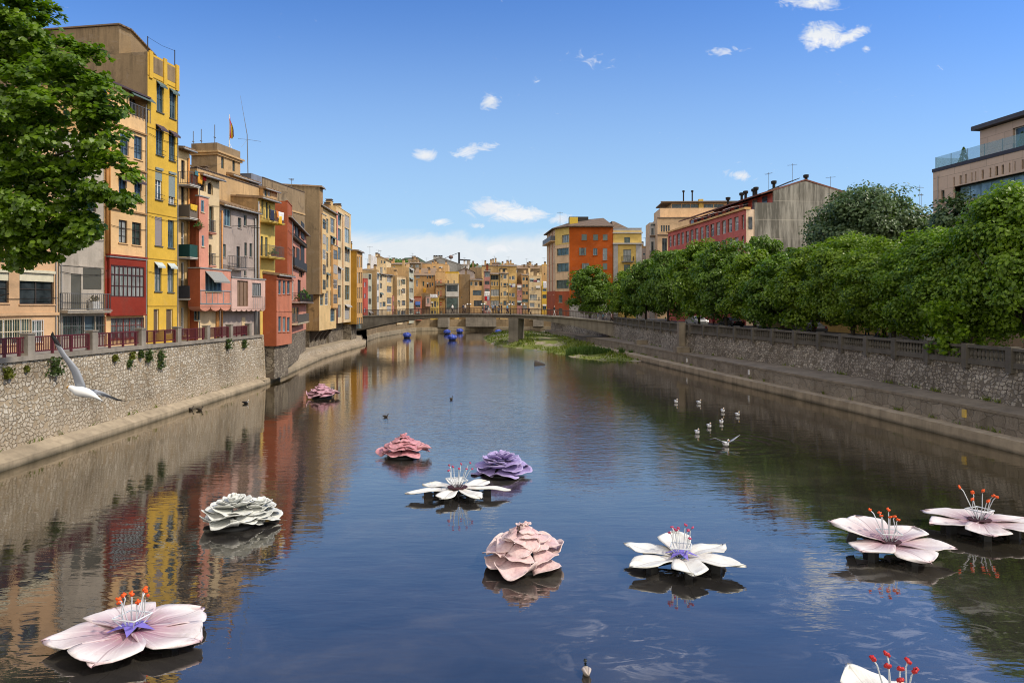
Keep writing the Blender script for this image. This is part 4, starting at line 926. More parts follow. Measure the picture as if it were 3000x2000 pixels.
def blade(m, x, y, z, h, w, rnd, lean=.35):
    a = rnd.uniform(0, 6.28); dx, dy = math.cos(a)*w, math.sin(a)*w; lx, ly = rnd.gauss(0, lean)*h, rnd.gauss(0, lean)*h
    m.poly([(x-dx,y-dy,z),(x+dx,y+dy,z),(x+lx+dx*.2,y+ly+dy*.2,z+h),(x+lx-dx*.2,y+ly-dy*.2,z+h*.97)])
cnt = 0
while cnt < 5200:
    x, y = rnd.uniform(-7, 17), rnd.uniform(86, 150); d = isl_h(x, y)
    if d < .1: continue
    nv = mno.noise(Vector((x*.25, y*.14, 5)))
    if nv < -.05 and d > 1.4: continue
    tall = .5 if nv > .2 else .22
    blade(gm, x, y, ih(x, y)-.03, tall*rnd.uniform(.5,1.3), .09, rnd, .5); cnt += 1
o = gm.build('bank_grass', leafmat('bank_grass_leaf', (.06,.11,.012), (.19,.22,.03), .3), fix=False); o['kind'] = 'stuff'
gm = MB(); cnt = 0
for cx, cy, r, hh in ((8.6,95.8,1.1,1.1), (10.2,95.2,1.4,1.15), (11.8,95.,1.3,1.0), (13.2,95.2,.9,.8), (15.,93.6,.35,1.1), (16.2,93.,.3,.8)):
    for i in range(int(330*r)):
        a, q = rnd.uniform(0,6.28), rnd.random()**.6*r; x, y = cx+math.cos(a)*q, cy+math.sin(a)*q*.8
        blade(gm, x, y, max(.02, ih(x, y))-.03, hh*rnd.uniform(.6,1.2)*(1.1-.3*q/r), .06, rnd, .16)
o = gm.build('reeds', leafmat('reed_leaf', (.035,.085,.015), (.09,.15,.03), .3), fix=False); tag(o, 'tall green reeds growing on the near end of the gravel bank', 'reeds', kind='stuff')
# ================================================================= BRIDGE
br = empty('footbridge', (0,119,0), 0, 'low concrete footbridge with haunched beams and one pier crossing the river', 'bridge')
BA, BB = Vector((17.2,111.6)), Vector((-30.5,131.5)); bd = (BB-BA).normalized(); bn = Vector((bd.y*-1, bd.x)); 
if bn.y < 0: bn = -bn
BL = (BB-BA).length
def bpx(px): r = (px-1500)/FPX; s = (r*BA.y-BA.x)/(bd.x-r*bd.y); return s
def bz(px, py): s = bpx(px); Y = BA.y+bd.y*s; return ZA(py, Y)
TOP = [(bpx(px), bz(px, py)) for px, py in ((1815,942),(1798,941),(1720,933),(1640,926.5),(1560,922),(1470,919.5),(1376,918.5),(1290,919),(1180,921),(1060,923.5),(1020,925))]
BOT = [(bpx(px), bz(px, py)) for px, py in ((1815,990),(1796,987),(1740,970),(1690,957),(1640,948),(1600,941),(1560,935.5),(1500,932),(1376,930),(1290,931),(1237,933.5),(1180,940),(1120,951),(1060,965),(1020,972))]
ss = sorted(set([s for s, _ in TOP] + [s for s, _ in BOT])); TOP.sort(); BOT.sort()
def b3(s, o, z): return (BA.x+bd.x*s+bn.x*o, BA.y+bd.y*s+bn.y*o, z)
m = MB(); m.loft([[b3(s, 0.25, interp(BOT, s)), b3(s, .25, interp(TOP, s)-.22), b3(s, 2.75, interp(TOP, s)-.22), b3(s, 2.75, interp(BOT, s))] for s in ss], 0, True, True); wpart('beam', m, concrete('bridge_concrete', (.24,.215,.175), .2), br)
m = MB(); m.loft([[b3(s, -.1, interp(TOP, s)-.215), b3(s, -.1, interp(TOP, s)), b3(s, 3.1, interp(TOP, s)), b3(s, 3.1, interp(TOP, s)-.215)] for s in ss], 0, True, True); wpart('deck', m, concrete('deck_concrete', (.29,.265,.22), .2), br)
sp = bpx(1503.5); m = MB(); w = 27/FPX*124/2
p0 = b3(sp, 0, 0); m.prism([b3(sp-w*1.05,-.0,0)[:2], b3(sp-w*1.05,3.,0)[:2], b3(sp+w*1.05,3.,0)[:2], b3(sp+w*1.05,-.0,0)[:2]][::-1], -.4, interp(BOT, sp)-.004); wpart('pier', m, MATS['bridge_concrete'], br)
for off in (0.0, 3.0):
    m = MB(); N = 90
    pts = [b3(BL*i/N, off, interp(TOP, BL*i/N)) for i in range(N+1)]
    for hh, r in ((1.0, .035), (.12, .02)): m.tube([(x,y,z+hh) for x, y, z in pts], r, 4)
    for i, (x, y, z) in enumerate(pts): m.box(x-.02,y-.02,z,x+.02,y+.02,z+.98)
    for i in range(N*4):
        f = (i+.5)/4; k = int(f); a, b = pts[k], pts[k+1]; q = f-k; x, y, z = [a[j]+(b[j]-a[j])*q for j in range(3)]; m.box(x-.008,y-.008,z+.12,x+.008,y+.008,z+.98)
    wpart('railing', m, flat('rust_iron', (.06,.035,.03), .6), br)
def lamp(label, px, off):
    s = bpx(px); p = b3(s, off, interp(TOP, s)); r = empty('street_lamp', p, 0, label, 'street lamp', 'twin globe lamps along the footbridge')
    m = MB(); m.tube([(0,0,-.2),(0,0,1.75)], [.05,.035], 6); m.tube([(-.27,0,1.55),(0,0,1.5),(.27,0,1.55)], .025, 5); m.lathe([(.01,0),(.12,0),(.1,.12),(.05,.2)], n=8); m.build('pole', IRON, r, True)
    for x in (-.27, .27): m = MB(); m.ell((x,0,1.68), (.15,.15,.15), 10, 8); m.build('globe', flat('opal_globe', (.8,.8,.78), .3), r, True)
lamp('twin globe lamp on the footbridge beside the walker in a beige top', 1374, -.02); lamp('twin globe lamp on the far side of the footbridge, second of the four', 1394, 3.02)
lamp('twin globe lamp standing on the footbridge just above the concrete pier', 1496, -.02); lamp('twin globe lamp on the far side of the footbridge, rightmost of the four', 1513, 3.02)
# ================================================================= DISTANT HOUSES
FAR = 'distant riverside houses beyond the bridge'; FAR2 = 'houses behind the distant riverside row'
P_FRED = plaster('brick_pink_plaster', (.50,.10,.07), .2); P_FGRN = plaster('pale_green_plaster', (.50,.49,.37), .2); P_FWHT = plaster('off_white_plaster', (.66,.63,.58), .2)
P_FOR = plaster('orange_plaster', (.68,.43,.20), .2); P_FOCH = plaster('bright_ochre_plaster', (.68,.45,.17), .2); P_FPK = plaster('dusky_pink_plaster', (.52,.24,.20), .25); P_FBR = plaster('brown_plaster', (.30,.21,.12), .4)  # orange and ochre paled in the colour to stand in for distance haze
P_FDR = plaster('oxblood_plaster', (.24,.06,.03), .3); P_GREYW = plaster('grey_warehouse_plaster', (.40,.39,.36), .25); P_MAUVE = plaster('mauve_plaster', (.50,.42,.38), .2)
rf = random.Random(5)
def FH(label, a, b, ytop, Y, m_, mats, z0=2.9, wins=(), D=8., roof=None, group=FAR, rise=.7, ch=0, name='riverside_house', cat='house', awnp=.25, bands=True):
    if m_ is None:      # facade turned towards the camera
        x = XA(a, Y); h = House(name, label, (x, Y), z0, (1, .04), XA(b, Y)-x, ZA(ytop, Y)-z0, D, mats, cat, group)
    else: h = line_house(name, label, a, b, Y, m_, z0, ytop, D, mats, cat=cat, group=group)
    for w in wins:
        x0, y0, x1, y1 = w[:4]; k = dict(w[4]) if len(w) > 4 else {}
        k.setdefault('frame', rf.choice([WOODG, WOODD, WHITE, BLUEG])); k.setdefault('gl', rf.choice([GL, GLG, GLB])); k.setdefault('cols', 1 if (x1-x0) < 5 else (2 if x1-x0 < 11 else 5))
        if rf.random() < awnp and 'shut' not in k and (x1-x0) < 12: k['awn'] = (.4,.45); k['awnm'] = rf.choice([AWN, BLIND, BLINDG])
        h.pw(x0, y0, x1, y1, simple=True, fw=.09, rec=.15, **k)
    if roof == 'shed': h.shed(rise, .4)
    elif roof in ('x', 'y'): h.gable(rise, axis=roof, mat=TILED if rf.random() < .4 else TILE)
    elif roof == 'par': h.parapet(.45)
    for i in range(ch): h.chimney(h.W*(.2+.6*rf.random()), min(D*.5, 1.+2*rf.random()), 1.0+rf.random(), .6, z=h.H if roof is None else h.H+.1)
    return h
def grid(xs, ys, w, hh, **k): return [(x, y, x+w, y+hh, k) for y in ys for x in xs]
# left leg, seen obliquely
for (lb, a, b, yt, Y, mats, ws, rf_, ch) in (
  ('narrow brick pink house with pale blue shutters, first after the golden ochre one', 1066,1078,822,142,[P_FRED,P_FRED],grid([1067.5],[827,860,902],4,14,shut='closed',shutm=BLUEG),'par',0),
  ('pale green strip house with stacked conservatory windows, next to the brick pink one', 1078,1089,800,145,[P_FGRN,P_FGRN],grid([1079.5],[803,838,875,912],8,16),None,1),
  ('slim white house with blue openings and a broad tan side wall', 1104,1111,797,150,[P_FWHT,P_TAN],grid([1105.5],[802,832,868,908],4,18,gl=GLB),'par',0),
  ('cream house with dark green windows above an ochre ground floor', 1111,1132,802,153,[P_CREAM2,P_TAN],grid([1112.5],[806,829,858,885],7,16)+grid([1121],[884],9,14),'shed',1),
  ('cream house with three big navy windows in white surrounds', 1132,1150,804,160,[P_CREAM,P_TAN],grid([1133.5],[808,838,872],14,19,gl=GLB,frame=WHITE)+[(1133,895,1147,912,dict(frame=WHITE,gl=MATS['pale_blind'],cols=1))],'shed',0),
  ('cream house with thin slit windows beside square green ones', 1163,1190,812,167,[P_CREAM2,P_TAN],grid([1165,1169.5,1174],[820,848,880],2.6,18)+grid([1178],[818,845,880],10,15)+[(1165,910,1172,922),(1175,910,1188,922)],'par',2),
  ('tall beige house with a green glass bay on every floor', 1198,1212,783,178,[P_FGRN,P_TAN],grid([1199.5],[787,814,844,874,905],10,13,gl=GLG),None,1)):
    h = FH(lb, a, b, yt, Y, .06, mats, 2.3, ws, 7., rf_, ch=ch)
    if mats[1] is P_TAN and 'white house' in lb: pass
    h.finish()
h = FH('dusky pink ground floor annex with one grey window, before the slit windowed house', 1150,1163,872,165.5,.06,[P_FPK,P_FPK],2.3,[(1151.5,882,1160,895),(1152,912,1160,922)],5.,'par'); h.finish()
# main row
def MR(px): return interp([(1212,186.5),(1275,192),(1345,196),(1480,197),(1605,195.5)], px)
for (lb, a, b, yt, dy, mats, ws, roof, ch, kw) in (
  ('pink two storey house with a blue awning and roof terrace by the bridge', 1213,1234,873,-.8,[P_PINK,P_TERRA],[(1218,884,1231,900,dict(awn=(.9,.6),awnm=flat('blue_awning',(.06,.12,.35),.7))),(1221,914,1230,919)],'par',0,{}),
  ('brown rendered house with a boxy pink oriel window', 1235,1260,860,-.4,[P_FBR,P_FBR],[(1249,872,1258,890)],None,0,{}),
  ('bright yellow low house with a laundry lined roof terrace', 1261,1284,876,-.6,[P_YEL2,P_YEL2],[(1264,884,1269,900),(1271,882,1278,900),(1281,884,1284,896),(1263,910,1269,919),(1271,910,1277,919)],'par',0,{}),
  ('orange house striped with red and white painted bands between windows', 1276,1304,800,1.2,[P_FOR,P_FOR],[(1275.5,823,1278.5,838),(1284,823,1288,838),(1283,853,1287,866),(1282,880,1287,895),(1290,910,1296,919)],'par',1,{}),
  ('lemon yellow house with tall slim windows above a grey glazed gallery', 1304.5,1343,801,.2,[P_CREAM,P_YEL],[(1311,821,1314.5,839),(1328.5,821,1332,839),(1301,821,1305,832)],'par',0,{}),
  ('windowless brown house with a drainpipe elbow, in the middle of the row', 1344,1376,803,.6,[P_FBR,P_FBR],[(1352,868,1354,874)],None,1,{}),
  ('orange house with a pillared attic gallery over a wide grey window', 1377,1413,820,-.2,[P_FOR,P_SANDY],[(1378,825,1384,836),(1390,825,1399,837,dict(gl=DARK)),(1404,825,1412,837,dict(gl=DARK)),(1385,850,1411,865,dict(gl=GLB)),(1388,880,1412,897,dict(gl=GL))],'shed',0,{}),
  ('oxblood red house draped with white and red laundry', 1417,1436,795,-.5,[P_FPK,P_FDR],[(1420,797,1435,811),(1420,823,1434,834),(1420,846,1434,858),(1420,868,1434,880),(1421,894,1432,906)],'shed',1,{}),
  ('ochre house with an open attic porch and a wide glass wall', 1437,1463,803,-.1,[P_FOCH,P_FOR],[(1438,806,1461,820,dict(gl=DARK)),(1439,825,1444,837),(1447,825,1451,837),(1455,825,1459,837),(1438,848,1462,867,dict(gl=GLG)),(1438,880,1462,897,dict(gl=GLG))],'shed',0,{}),
  ('pale cream house with blue grey windows and a red eave', 1464.5,1489.5,801,-.6,[P_CREAM,P_CREAM],grid([1467],[804,828,857,886],3,10)+grid([1475],[804,829,853,881],9,13,gl=GLB)+grid([1485],[829,857,886],3,9),'shed',2,{}),
  ('bright orange house with white framed windows and a crenellated parapet', 1490,1514,802,-.2,[P_FOCH,P_FOCH],grid([1492],[810,832,858,880],5,9,frame=WHITE)+grid([1499],[808,830,858,882],9,12,frame=WHITE),'par',0,{}),
  ('low red house with an awning over a dark loggia', 1514.5,1529,832,-.7,[P_FPK,P_FPK],[(1516,836,1527,850,dict(gl=DARK,awn=(.7,.6),awnm=BLIND)),(1516,865,1519,870),(1523,865,1526,870),(1516,882,1527,895)],None,0,{}),
  ('peach house with paired square windows on every floor', 1529.5,1548,806,.1,[P_PEACH,P_PEACH],grid([1531,1540],[813,833,854],6.5,9)+[(1530,876,1547,885,dict(gl=GLG)),(1531,894,1544,908,dict(frame=WHITE))],'shed',1,{}),
  ('broad pale cream house with scalloped awnings and wide lower windows', 1549,1586,813,-.5,[P_CREAM2,P_CREAM2],[(1553,816,1563,826),(1572,816,1582,826),(1557,842,1563,850),(1570,838,1582,848,dict(awn=(.6,.6),awnm=BLIND)),(1552,863,1573,880,dict(frame=WHITE)),(1577,870,1581,881),(1552,887,1566,900,dict(frame=WHITE)),(1577,890,1581,900)],'par',3,{}),
  ('yellow house tucked against the curved orange block', 1587,1604,842,.4,[P_YEL,P_YEL],[(1589,846,1601,853),(1589,863,1601,874),(1590,892,1600,908)],'par',0,{})):
    Y = MR((a+b)/2)+dy; h = FH(lb, a, b, yt, Y, None, mats, 2.9, ws, 9., roof, ch=ch)
    for i in range(1, 4):
        if mats[0] in (P_FOCH, P_CREAM, P_CREAM2, P_PEACH) : h.band(h.H*i/4.15, .12, .08, mats[0])
    if 'oriel' in lb: q = h.rect(1247,868,1260,898,.9); h.bay(q[0],q[2],q[1],q[3],.9,P_ROSE,P_ROSE); h.win(q[0]+.3,q[1]+.9,q[2]-.25,q[3]-.5,off=.9,simple=True,frame=WHITE,gl=GL)
    if 'striped' in lb:
        st_ = MB(); rd = MB()
        for x0, x1 in ((1279.5,1282.5),(1289,1294)):
            for y0 in (820,826,832,838,852,858,864,870,886,892): q = h.rect(x0,y0,x1,y0+2.6); rd.box(q[0],-.03,q[1],q[2],-.004,q[3]); q2 = h.rect(x0,y0+2.9,x1,y0+5.5); st_.box(q2[0],-.03,q2[1],q2[2],-.004,q2[3])
        each(rd, 'red_band', flat('red_band_paint', (.5,.04,.02), .7), h.root); each(st_, 'white_band', flat('white_band_paint', (.62,.5,.35), .7), h.root)
        for y in (832+4, 874): z = h.rect(1280,y,1300,y)[1]; h.balcony(.1 if y < 850 else h.W*.45, h.W-.1, z, .9, 'panel', .7, P_FBR, P_FBR)
    if 'grey glazed' in lb:
        for y0, y1, c, gl_ in ((832,868,0,GL), (869,921,0,GLG)):
            q = h.rect(1306,y0,1343,y1,2.2)
            h.bay(q[0],q[2],q[1],q[3],2.2,P_FWHT if y0 < 850 else CONCG,P_FWHT)
            h.win(q[0]+.2,q[3]-(q[3]-q[1])*(.62 if y0 < 850 else .72),q[2]-.2,q[3]-.3,off=2.2,simple=True,cols=10,frame=WOODG,gl=gl_,rec=.06)
        q = h.rect(1304,832,1343,840,2.5); m = MB(); m.box(q[0],-2.6,q[3]-.05,q[2]+.1,-.003,q[3]+.25); h.part('terrace', m, CONCG)
    h.finish()
# second tier
for (lb, a, b, yt, Y, mats, ws, roof, rise, ch, z0) in (
  ('cream roof terrace house with a dark canopy above the brick pink house', 1061,1082,790,158,[P_CREAM2,P_CREAM2],[(1066,800,1070,818),(1073,803,1078,812)],'shed',.6,1,8.),
  ('slender white chimney stack house between cream terrace and gabled cream house', 1079,1087,752,165,[P_FWHT,P_FWHT],[(1081,775,1084,790)],'par',.5,0,8.),
  ('cream gabled house with a tall arched window and small paired windows', 1089,1132,760,178,[P_CREAM2,P_CREAM2],[(1113,782,1121,806,dict(gl=GL)),(1116,763,1120,771),(1124,764,1129,772),(1126,784,1129,791)],'y',.9,1,7.),
  ('orange slab roofed house with white chimney boxes below the wooded hill', 1132,1190,774,205,[P_FOCH,P_FOR],[(1150,780,1158,783)],'shed',.9,2,8.),
  ('grey brown attic house hung with white sheets beside the beige bay house', 1191,1233,771,226,[P_FBR,P_FBR],[(1203,776,1209,783,dict(frame=WHITE)),(1217,775,1227,784,dict(frame=WHITE))],'shed',.8,2,8.),
  ('wide orange house with long sloping eave above the pink blue awning house', 1212,1273,806,200,[P_SANDY,P_SANDY],[(1251,806,1254,816),(1258,806,1262,816),(1266,808,1268,813),(1251,828,1255,842),(1258,828,1262,842),(1265,828,1269,838),(1218,806,1230,815),(1219,820,1224,840,dict(frame=WHITE)),(1238,824,1243,838)],'shed',2.4,2,4.),
  ('terraced orange rooftop house with dark openings below the grey warehouse', 1233,1301,777,232,[P_FOR,P_FOR],[(1252,782,1260,786,dict(gl=DARK)),(1269,780,1276,784,dict(gl=DARK)),(1287,782,1296,787,dict(gl=DARK))],'par',.5,3,8.),
  ('square orange stair tower beside the white arched dormer', 1300,1313,779,222,[P_FOR,P_FOR],[],'par',.4,1,8.),
  ('mauve gabled house under a brown roof, above the windowless brown house', 1337,1389,797,214,[P_MAUVE,P_MAUVE],[(1367,806,1374,812)],'y',1.3,0,7.),
  ('long brown rear wall with two white dormers', 1376,1419,783,236,[P_FBR,P_FBR],[(1391,780,1396,784,dict(frame=WHITE)),(1399,779,1404,784,dict(frame=WHITE))],None,.5,2,8.),
  ('olive yellow rear house with a dark gallery under its roof', 1411,1458,778,222,[P_CREAM,P_TAN],[(1421,788,1437,797,dict(gl=DARK))],'shed',.6,2,8.),
  ('ochre rear house with a black open attic and yellow pillars', 1459,1514,779,216,[P_FOCH,P_TAN],[(1463,786,1483,798,dict(gl=DARK))],'shed',.8,3,8.),
  ('brown rear gable house behind the low red loggia house', 1514,1531,799,204,[P_FBR,P_FBR],[],None,.5,0,5.),
  ('wide brown tiled rear house crowded with chimney pots', 1518,1592,787,228,[P_FBR,P_FBR],[(1534,792,1539,796),(1552,792,1556,797)],'x',1.2,5,8.),
  ('small cream penthouse above the broad pale cream house', 1549,1560,796,203,[P_CREAM2,P_CREAM2],[(1554,798,1557,803)],None,.4,1,8.),
  ('cream rooftop hut beside the ochre gable', 1577,1588,799,203,[P_CREAM,P_CREAM],[(1580,800,1582,804),(1584,800,1586,804)],None,.4,0,8.),
  ('plain tan rear block touching the curved orange block', 1588,1606,779,207,[P_TAN,P_FOCH],[(1594,800,1597,805)],'par',.4,1,6.),
  ('pale brown rear house peeping between yellow and beige buildings', 1880,1902,727,160,[P_MAUVE,P_TAN],[(1884,742,1890,747),(1892,742,1898,747)],'par',.4,1,4.)):
    h = FH(lb, a, b, yt, Y, None, mats, z0, ws, 9., roof, FAR2, rise, ch, 'rear_house', awnp=.1)
    if rf.random() < .5: h.antenna(h.W*rf.random(), 2., h.H+.5, 2.2, rf.random())
    h.finish()
for lb, a, b, yt, Y, mats, nw in (('pale stepped house high behind the cream gabled house',1100,1128,757,240,[P_FWHT,P_TAN],3),('cream flat topped house left of the grey warehouse roof',1196,1222,763,262,[P_CREAM2,P_TAN],3),('sandy house with small dark windows under the warehouse eave',1262,1290,783,244,[P_SANDY,P_TAN],4),('white walled house just right of the warehouse gable',1352,1372,776,256,[P_FWHT,P_FWHT],2),('pale pink house between olive gallery house and ochre attic',1440,1462,773,245,[P_ROSE,P_TAN],3),('cream rear house with three little windows behind the ochre attic',1478,1506,775,244,[P_CREAM2,P_TAN],3),('light tan house on the skyline behind the tiled rear house',1532,1562,780,256,[P_TAN,P_TAN],3)):
    h = FH(lb, a, b, yt, Y, None, mats, 8., [(a+2+(b-a-4)*i/nw, yt+4, a+2+(b-a-4)*(i+.5)/nw, yt+9) for i in range(nw)], 9., rf.choice(['shed','x','par']), FAR2, .7, 2, 'rear_house', awnp=0); h.antenna(h.W*.4, 2., h.H+.6, 2.4, rf.random()); h.finish()
h = House('warehouse', 'big plain grey gabled building with chimney pots below the crane', (XA(1226,262), 262), 8., (1,.02), XA(1354,262)-XA(1226,262), ZA(776,262)-8., 14., [P_GREYW, P_GREYW], 'building')
h.gable(2.9, axis='y', mat=flat('grey_roof', (.35,.34,.32), .8)); 
for f in (.36,.41,.47,.52): h.chimney(h.W*f, 1., 1.3, .8, z=h.H+2.1, cap=2)
h.finish()
cr = empty('tower_crane', PT(1345,782,300), 0, 'slim dark tower crane with a raised jib above the grey warehouse', 'crane')
m = MB(); m.tube([(0,0,-4),(0,0,6.4)], .42, 4); 
m.build('mast', IRON, cr); m = MB(); m.tube([(0,0,6.3),(-4.5,0,4.6),(-9.,0,2.7)], [.12,.1,.06], 4); m.build('jib', IRON, cr); m = MB(); m.tube([(0,0,3.2),(5,0,2.9)], .3, 4); m.build('counter_jib', IRON, cr); m = MB(); m.box(3.4,-.6,-.4,4.7,.6,2.7); m.build('counterweight', CONCG, cr)
o = MB(); o.ell((0,0,0),(1.0,1.0,.85),12,8); o.tube([(0,0,-3),(0,0,-.8)], .12, 5); q = o.build('radar_ball', flat('rust_ball', (.16,.10,.08), .6), None, True); q.location = PT(1321,753,290); tag(q, 'round dark ball on a mast beside the crane jib', 'antenna')
# hills and distant trees
for lb, cx, cy, rx, ry, hz in (('hill',-30.,420.,38.,40.,29.), ('hill',-12.,430.,40.,40.,22.),):
    pass
m = MB(); m.v = []; nx = 40; hh = lambda x, y: 3.0 + 28*math.exp(-((x+70)/26)**2-((y-455)/60)**2) + 23.*math.exp(-((x+6)/60)**2-((y-450)/60)**2) + 1.2*mno.noise(Vector((x*.12,y*.12,0)))
for j in range(21):
    for i in range(nx+1): x, y = -190+300*i/nx, 360+190*j/20; m.v.append((x, y, hh(x, y)))
for j in range(20):
    for i in range(nx): a = j*(nx+1)+i; m.f.append((a,a+1,a+nx+2,a+nx+1)); m.m.append(0)
t = NT('hill_scrub'); n = t.noise(t.pos(), .35, 5, .7); t.l(t.ramp(n, [(.35,(.02,.035,.015)),(.65,(.06,.085,.03))]), t.p.inputs['Base Color']); t.p.inputs['Roughness'].default_value = .95; t.bump(n, 1., 1.)
o = m.build('hill', t.mat, None, True); o['kind'] = 'structure'

# laundry on the distant houses
for lb, px, py, w_, d_, c_ in (('white sheet hanging high on the oxblood red house',1427,858,1.5,1.4,(.75,.74,.72)),('bright red cloth hanging under the white sheet',1424,872,.6,1.1,(.55,.01,.02)),('pale blue cloth beside the hanging red cloth',1430,873,.7,1.0,(.4,.5,.6)),('pale yellow cloth low on the oxblood red house',1422,888,.7,.9,(.6,.5,.3)),
  ('violet laundry on the bright orange house',1500,840,.5,.5,(.1,.05,.35)),('white laundry on the bright orange house',1505,836,.9,.9,(.7,.7,.68)),('maroon laundry below the top windows of the broad cream house',1568,824,1.,.6,(.2,.05,.08)),('white laundry below the top windows of the broad cream house',1577,825,.7,.6,(.7,.7,.7)),('long white sheet on the yellow house by the orange block',1596,828,.9,2.,(.72,.72,.75)),('bright yellow cloth beside the long white sheet',1591,828,.4,1.6,(.7,.6,.05)),
  ('orange and yellow cloth on the terrace above the bright yellow low house',1244,848,.8,1.2,(.65,.32,.03)),('white washing on the terrace of the bright yellow low house',1269,866,2.2,1.,(.72,.72,.74))):
    Y = MR(px)-1.9; laundry(lb, PT(px, py-4, Y), 0, w_, d_, c_, ph=px*.1)

# weeds along the ledges
gm = MB(); rw_ = random.Random(31)
for i in range(150):
    y = 22+95*rw_.random()**1.3; kind = rw_.random(); 
    if kind < .4: x, z = interp([(b, a) for a, b in RL], y)-.02, .64
    elif kind < .75: x, z = xr(y)-.18, 1.8
    elif y < 60: x, z = -22.28, .66
    else: continue
    for k in range(rw_.randint(6, 16)): blade(gm, x+rw_.gauss(0,.07), y+rw_.gauss(0,.16), z, rw_.uniform(.08,.28), .03, rw_, .5)
o = gm.build('ledge_weeds', MATS['bank_grass_leaf'], fix=False); o['kind'] = 'stuff'
# ================================================================= RIGHT BANK BUILDINGS
def hmat(h): return Matrix.Translation((h.P.x, h.P.y, h.z0)) @ Matrix.Rotation(math.atan2(h.d.y, h.d.x), 4, 'Z')
def absorb(h1, h2):
    k = hmat(h1).inverted() @ hmat(h2)
    for c in list(h2.root.children): c.parent = h1.root; c.matrix_basis = k @ c.matrix_basis
    bpy.data.objects.remove(h2.root)
def seg(A, B, z0, ztop, D, mats, label='x', name='apartment_block', cat='building'):
    A, B = Vector(A), Vector(B); return House(name, label, A, z0, (B-A), (B-A).length, ztop-z0, D, mats, cat)
ORG = plaster('burnt_orange_plaster', (.44,.092,.012), .15); BRK = plaster('brick_orange_plaster', (.42,.10,.04), .2); BEI = plaster('beige_plaster', (.72,.50,.30), .2)
LGREY = plaster('light_grey_stucco', (.45,.44,.43), .2); PYEL = plaster('soft_yellow_plaster', (.70,.50,.15), .15)
A, B, C, D_ = (XA(1602,152.),152.), (XA(1627,140.),140.), (XA(1668,136.),136.), (XA(1795,136.),136.)
h = seg(C, D_, 3.8, ZA(664,136), 13., [ORG, ORG], 'burnt orange apartment block with green shutters and rounded beige corner by the bridge')
for r, k in (((1704,686,1719,704),'closed'), ((1738,687,1752,704),'closed'), ((1766,687,1780,704),'closed'), ((1702,726,1712,748),'open'), ((1738,727,1750,748),None), ((1766,727,1779,762),None), ((1710,771,1720,793),'open'), ((1766,771,1779,790),'closed'), ((1738,812,1750,832),None), ((1766,812,1779,832),'closed')):
    h.pw(*r, cols=2, rows=1 if r[3]-r[1] < 30 else 2, frame=BLUEG if k != 'open' else WOODG, shut=k, shutm=WOODG, gl=GLB, rec=.1)
m = MB(); m.box(-.2,-.35,h.H-.1,h.W+.1,-.003,h.H+.12); h.part('cornice', m, LGREY)
q = h.rect(1668,892,1700,925); m = MB(); m.box(.03,-.06,0,h.W*.99,-.004,q[3]-.2+.3); h.part('plinth', m, LGREY)
h2 = seg(B, C, 3.8, ZA(664,136)-.01, 3., [BEI, BEI])
for r in ((1646,688,1667,711), (1631,727,1666,748), (1631,771,1666,796), (1630,820,1666,845)): h2.pw(*r, cols=3, rows=1, frame=WOODG, gl=GLG, rec=.2)
for r in ((1637,864,1648,886), (1637,903,1648,926)): h2.pw(*r, cols=1, rows=2, frame=BLUEG, gl=GLG)
z1 = h2.rect(1640,853,1660,853)[1]; 
q = MB(); facade(q, .0, h2.W, 0, z1, -.04, [o for o in h2.ops if o[3] < z1], .05); h2.part('brick_base', q, BRK)
z2 = h2.rect(1640,716,1660,716)[1]; q = MB(); facade(q, .0, h2.W, z2, h2.H, -.04, [o for o in h2.ops if o[1] > z2], .05); h2.part('top_band', q, PYEL)
h3 = seg(A, B, 3.8, ZA(664,136)-.02, 9., [BEI, BEI])
for y0, y1 in ((690,712), (728,750), (774,798), (822,846)):
    for f0, f1 in ((.1,.3),(.42,.6),(.75,.95)): z0 = h3.rect(1610,y1,1620,y0); h3.win(h3.W*f0, z0[1], h3.W*f1, z0[3], cols=2, frame=WOODG, gl=GLG, rec=.2)
for y0, y1 in ((864,888), (905,926)):
    for f0, f1 in ((.15,.25),(.35,.45),(.75,.88)): z0 = h3.rect(1610,y1,1620,y0); h3.win(h3.W*f0, z0[1], h3.W*f1, z0[3], cols=1, frame=BLUEG, gl=GLG, rec=.2)
z1 = h3.rect(1610,853,1620,853)[1]; q = MB(); facade(q, 0, h3.W, 0, z1, -.04, [o for o in h3.ops if o[3] < z1], .05); h3.part('brick_base', q, BRK)
for f in (.35,.68): m = MB(); m.box(h3.W*f-.15,-.06,z1,h3.W*f+.15,-.004,h3.H-.1); h3.part('brick_band', m, BRK)
z = h3.rect(1610,712,1620,712)[1]; h3.balcony(.2, h3.W-.2, z, 1., 'panel', 1., flat('grey_balcony_panel', (.1,.1,.11), .5), BEI)
for x in (h2, h3): x.finish(); 
h.finish(); absorb(h, h2); absorb(h, h3)
ze = ZA(664,136)+.1; ev = [(A[0]-.7,A[1]),(B[0]-.7,B[1]-.5),(C[0]-.3,C[1]-.8),(D_[0]+.1,D_[1]-.8),(D_[0]+.3,152.5),(A[0]-.7,152.6)]
rg = [(14.,147.5),(19.2,143.5)]; zr = 25.4
m = MB(); n0 = 0
m.v = [(x,y,ze) for x,y in ev] + [(x,y,zr) for x,y in rg] + [(x,y,ze-.15) for x,y in ev]
for f in ((0,1,6),(1,2,6),(2,3,7,6),(3,4,7),(4,5,6,7),(5,0,6)): m.f.append(f); m.m.append(0)
for i in range(6): j=(i+1)%6; m.f.append((8+i,8+j,j,i)); m.m.append(0)
m.f.append(tuple(range(13,7,-1))); m.m.append(0)
o = m.build('roof', TILED); o.parent = h.root; o.matrix_parent_inverse = hmat(h).inverted()
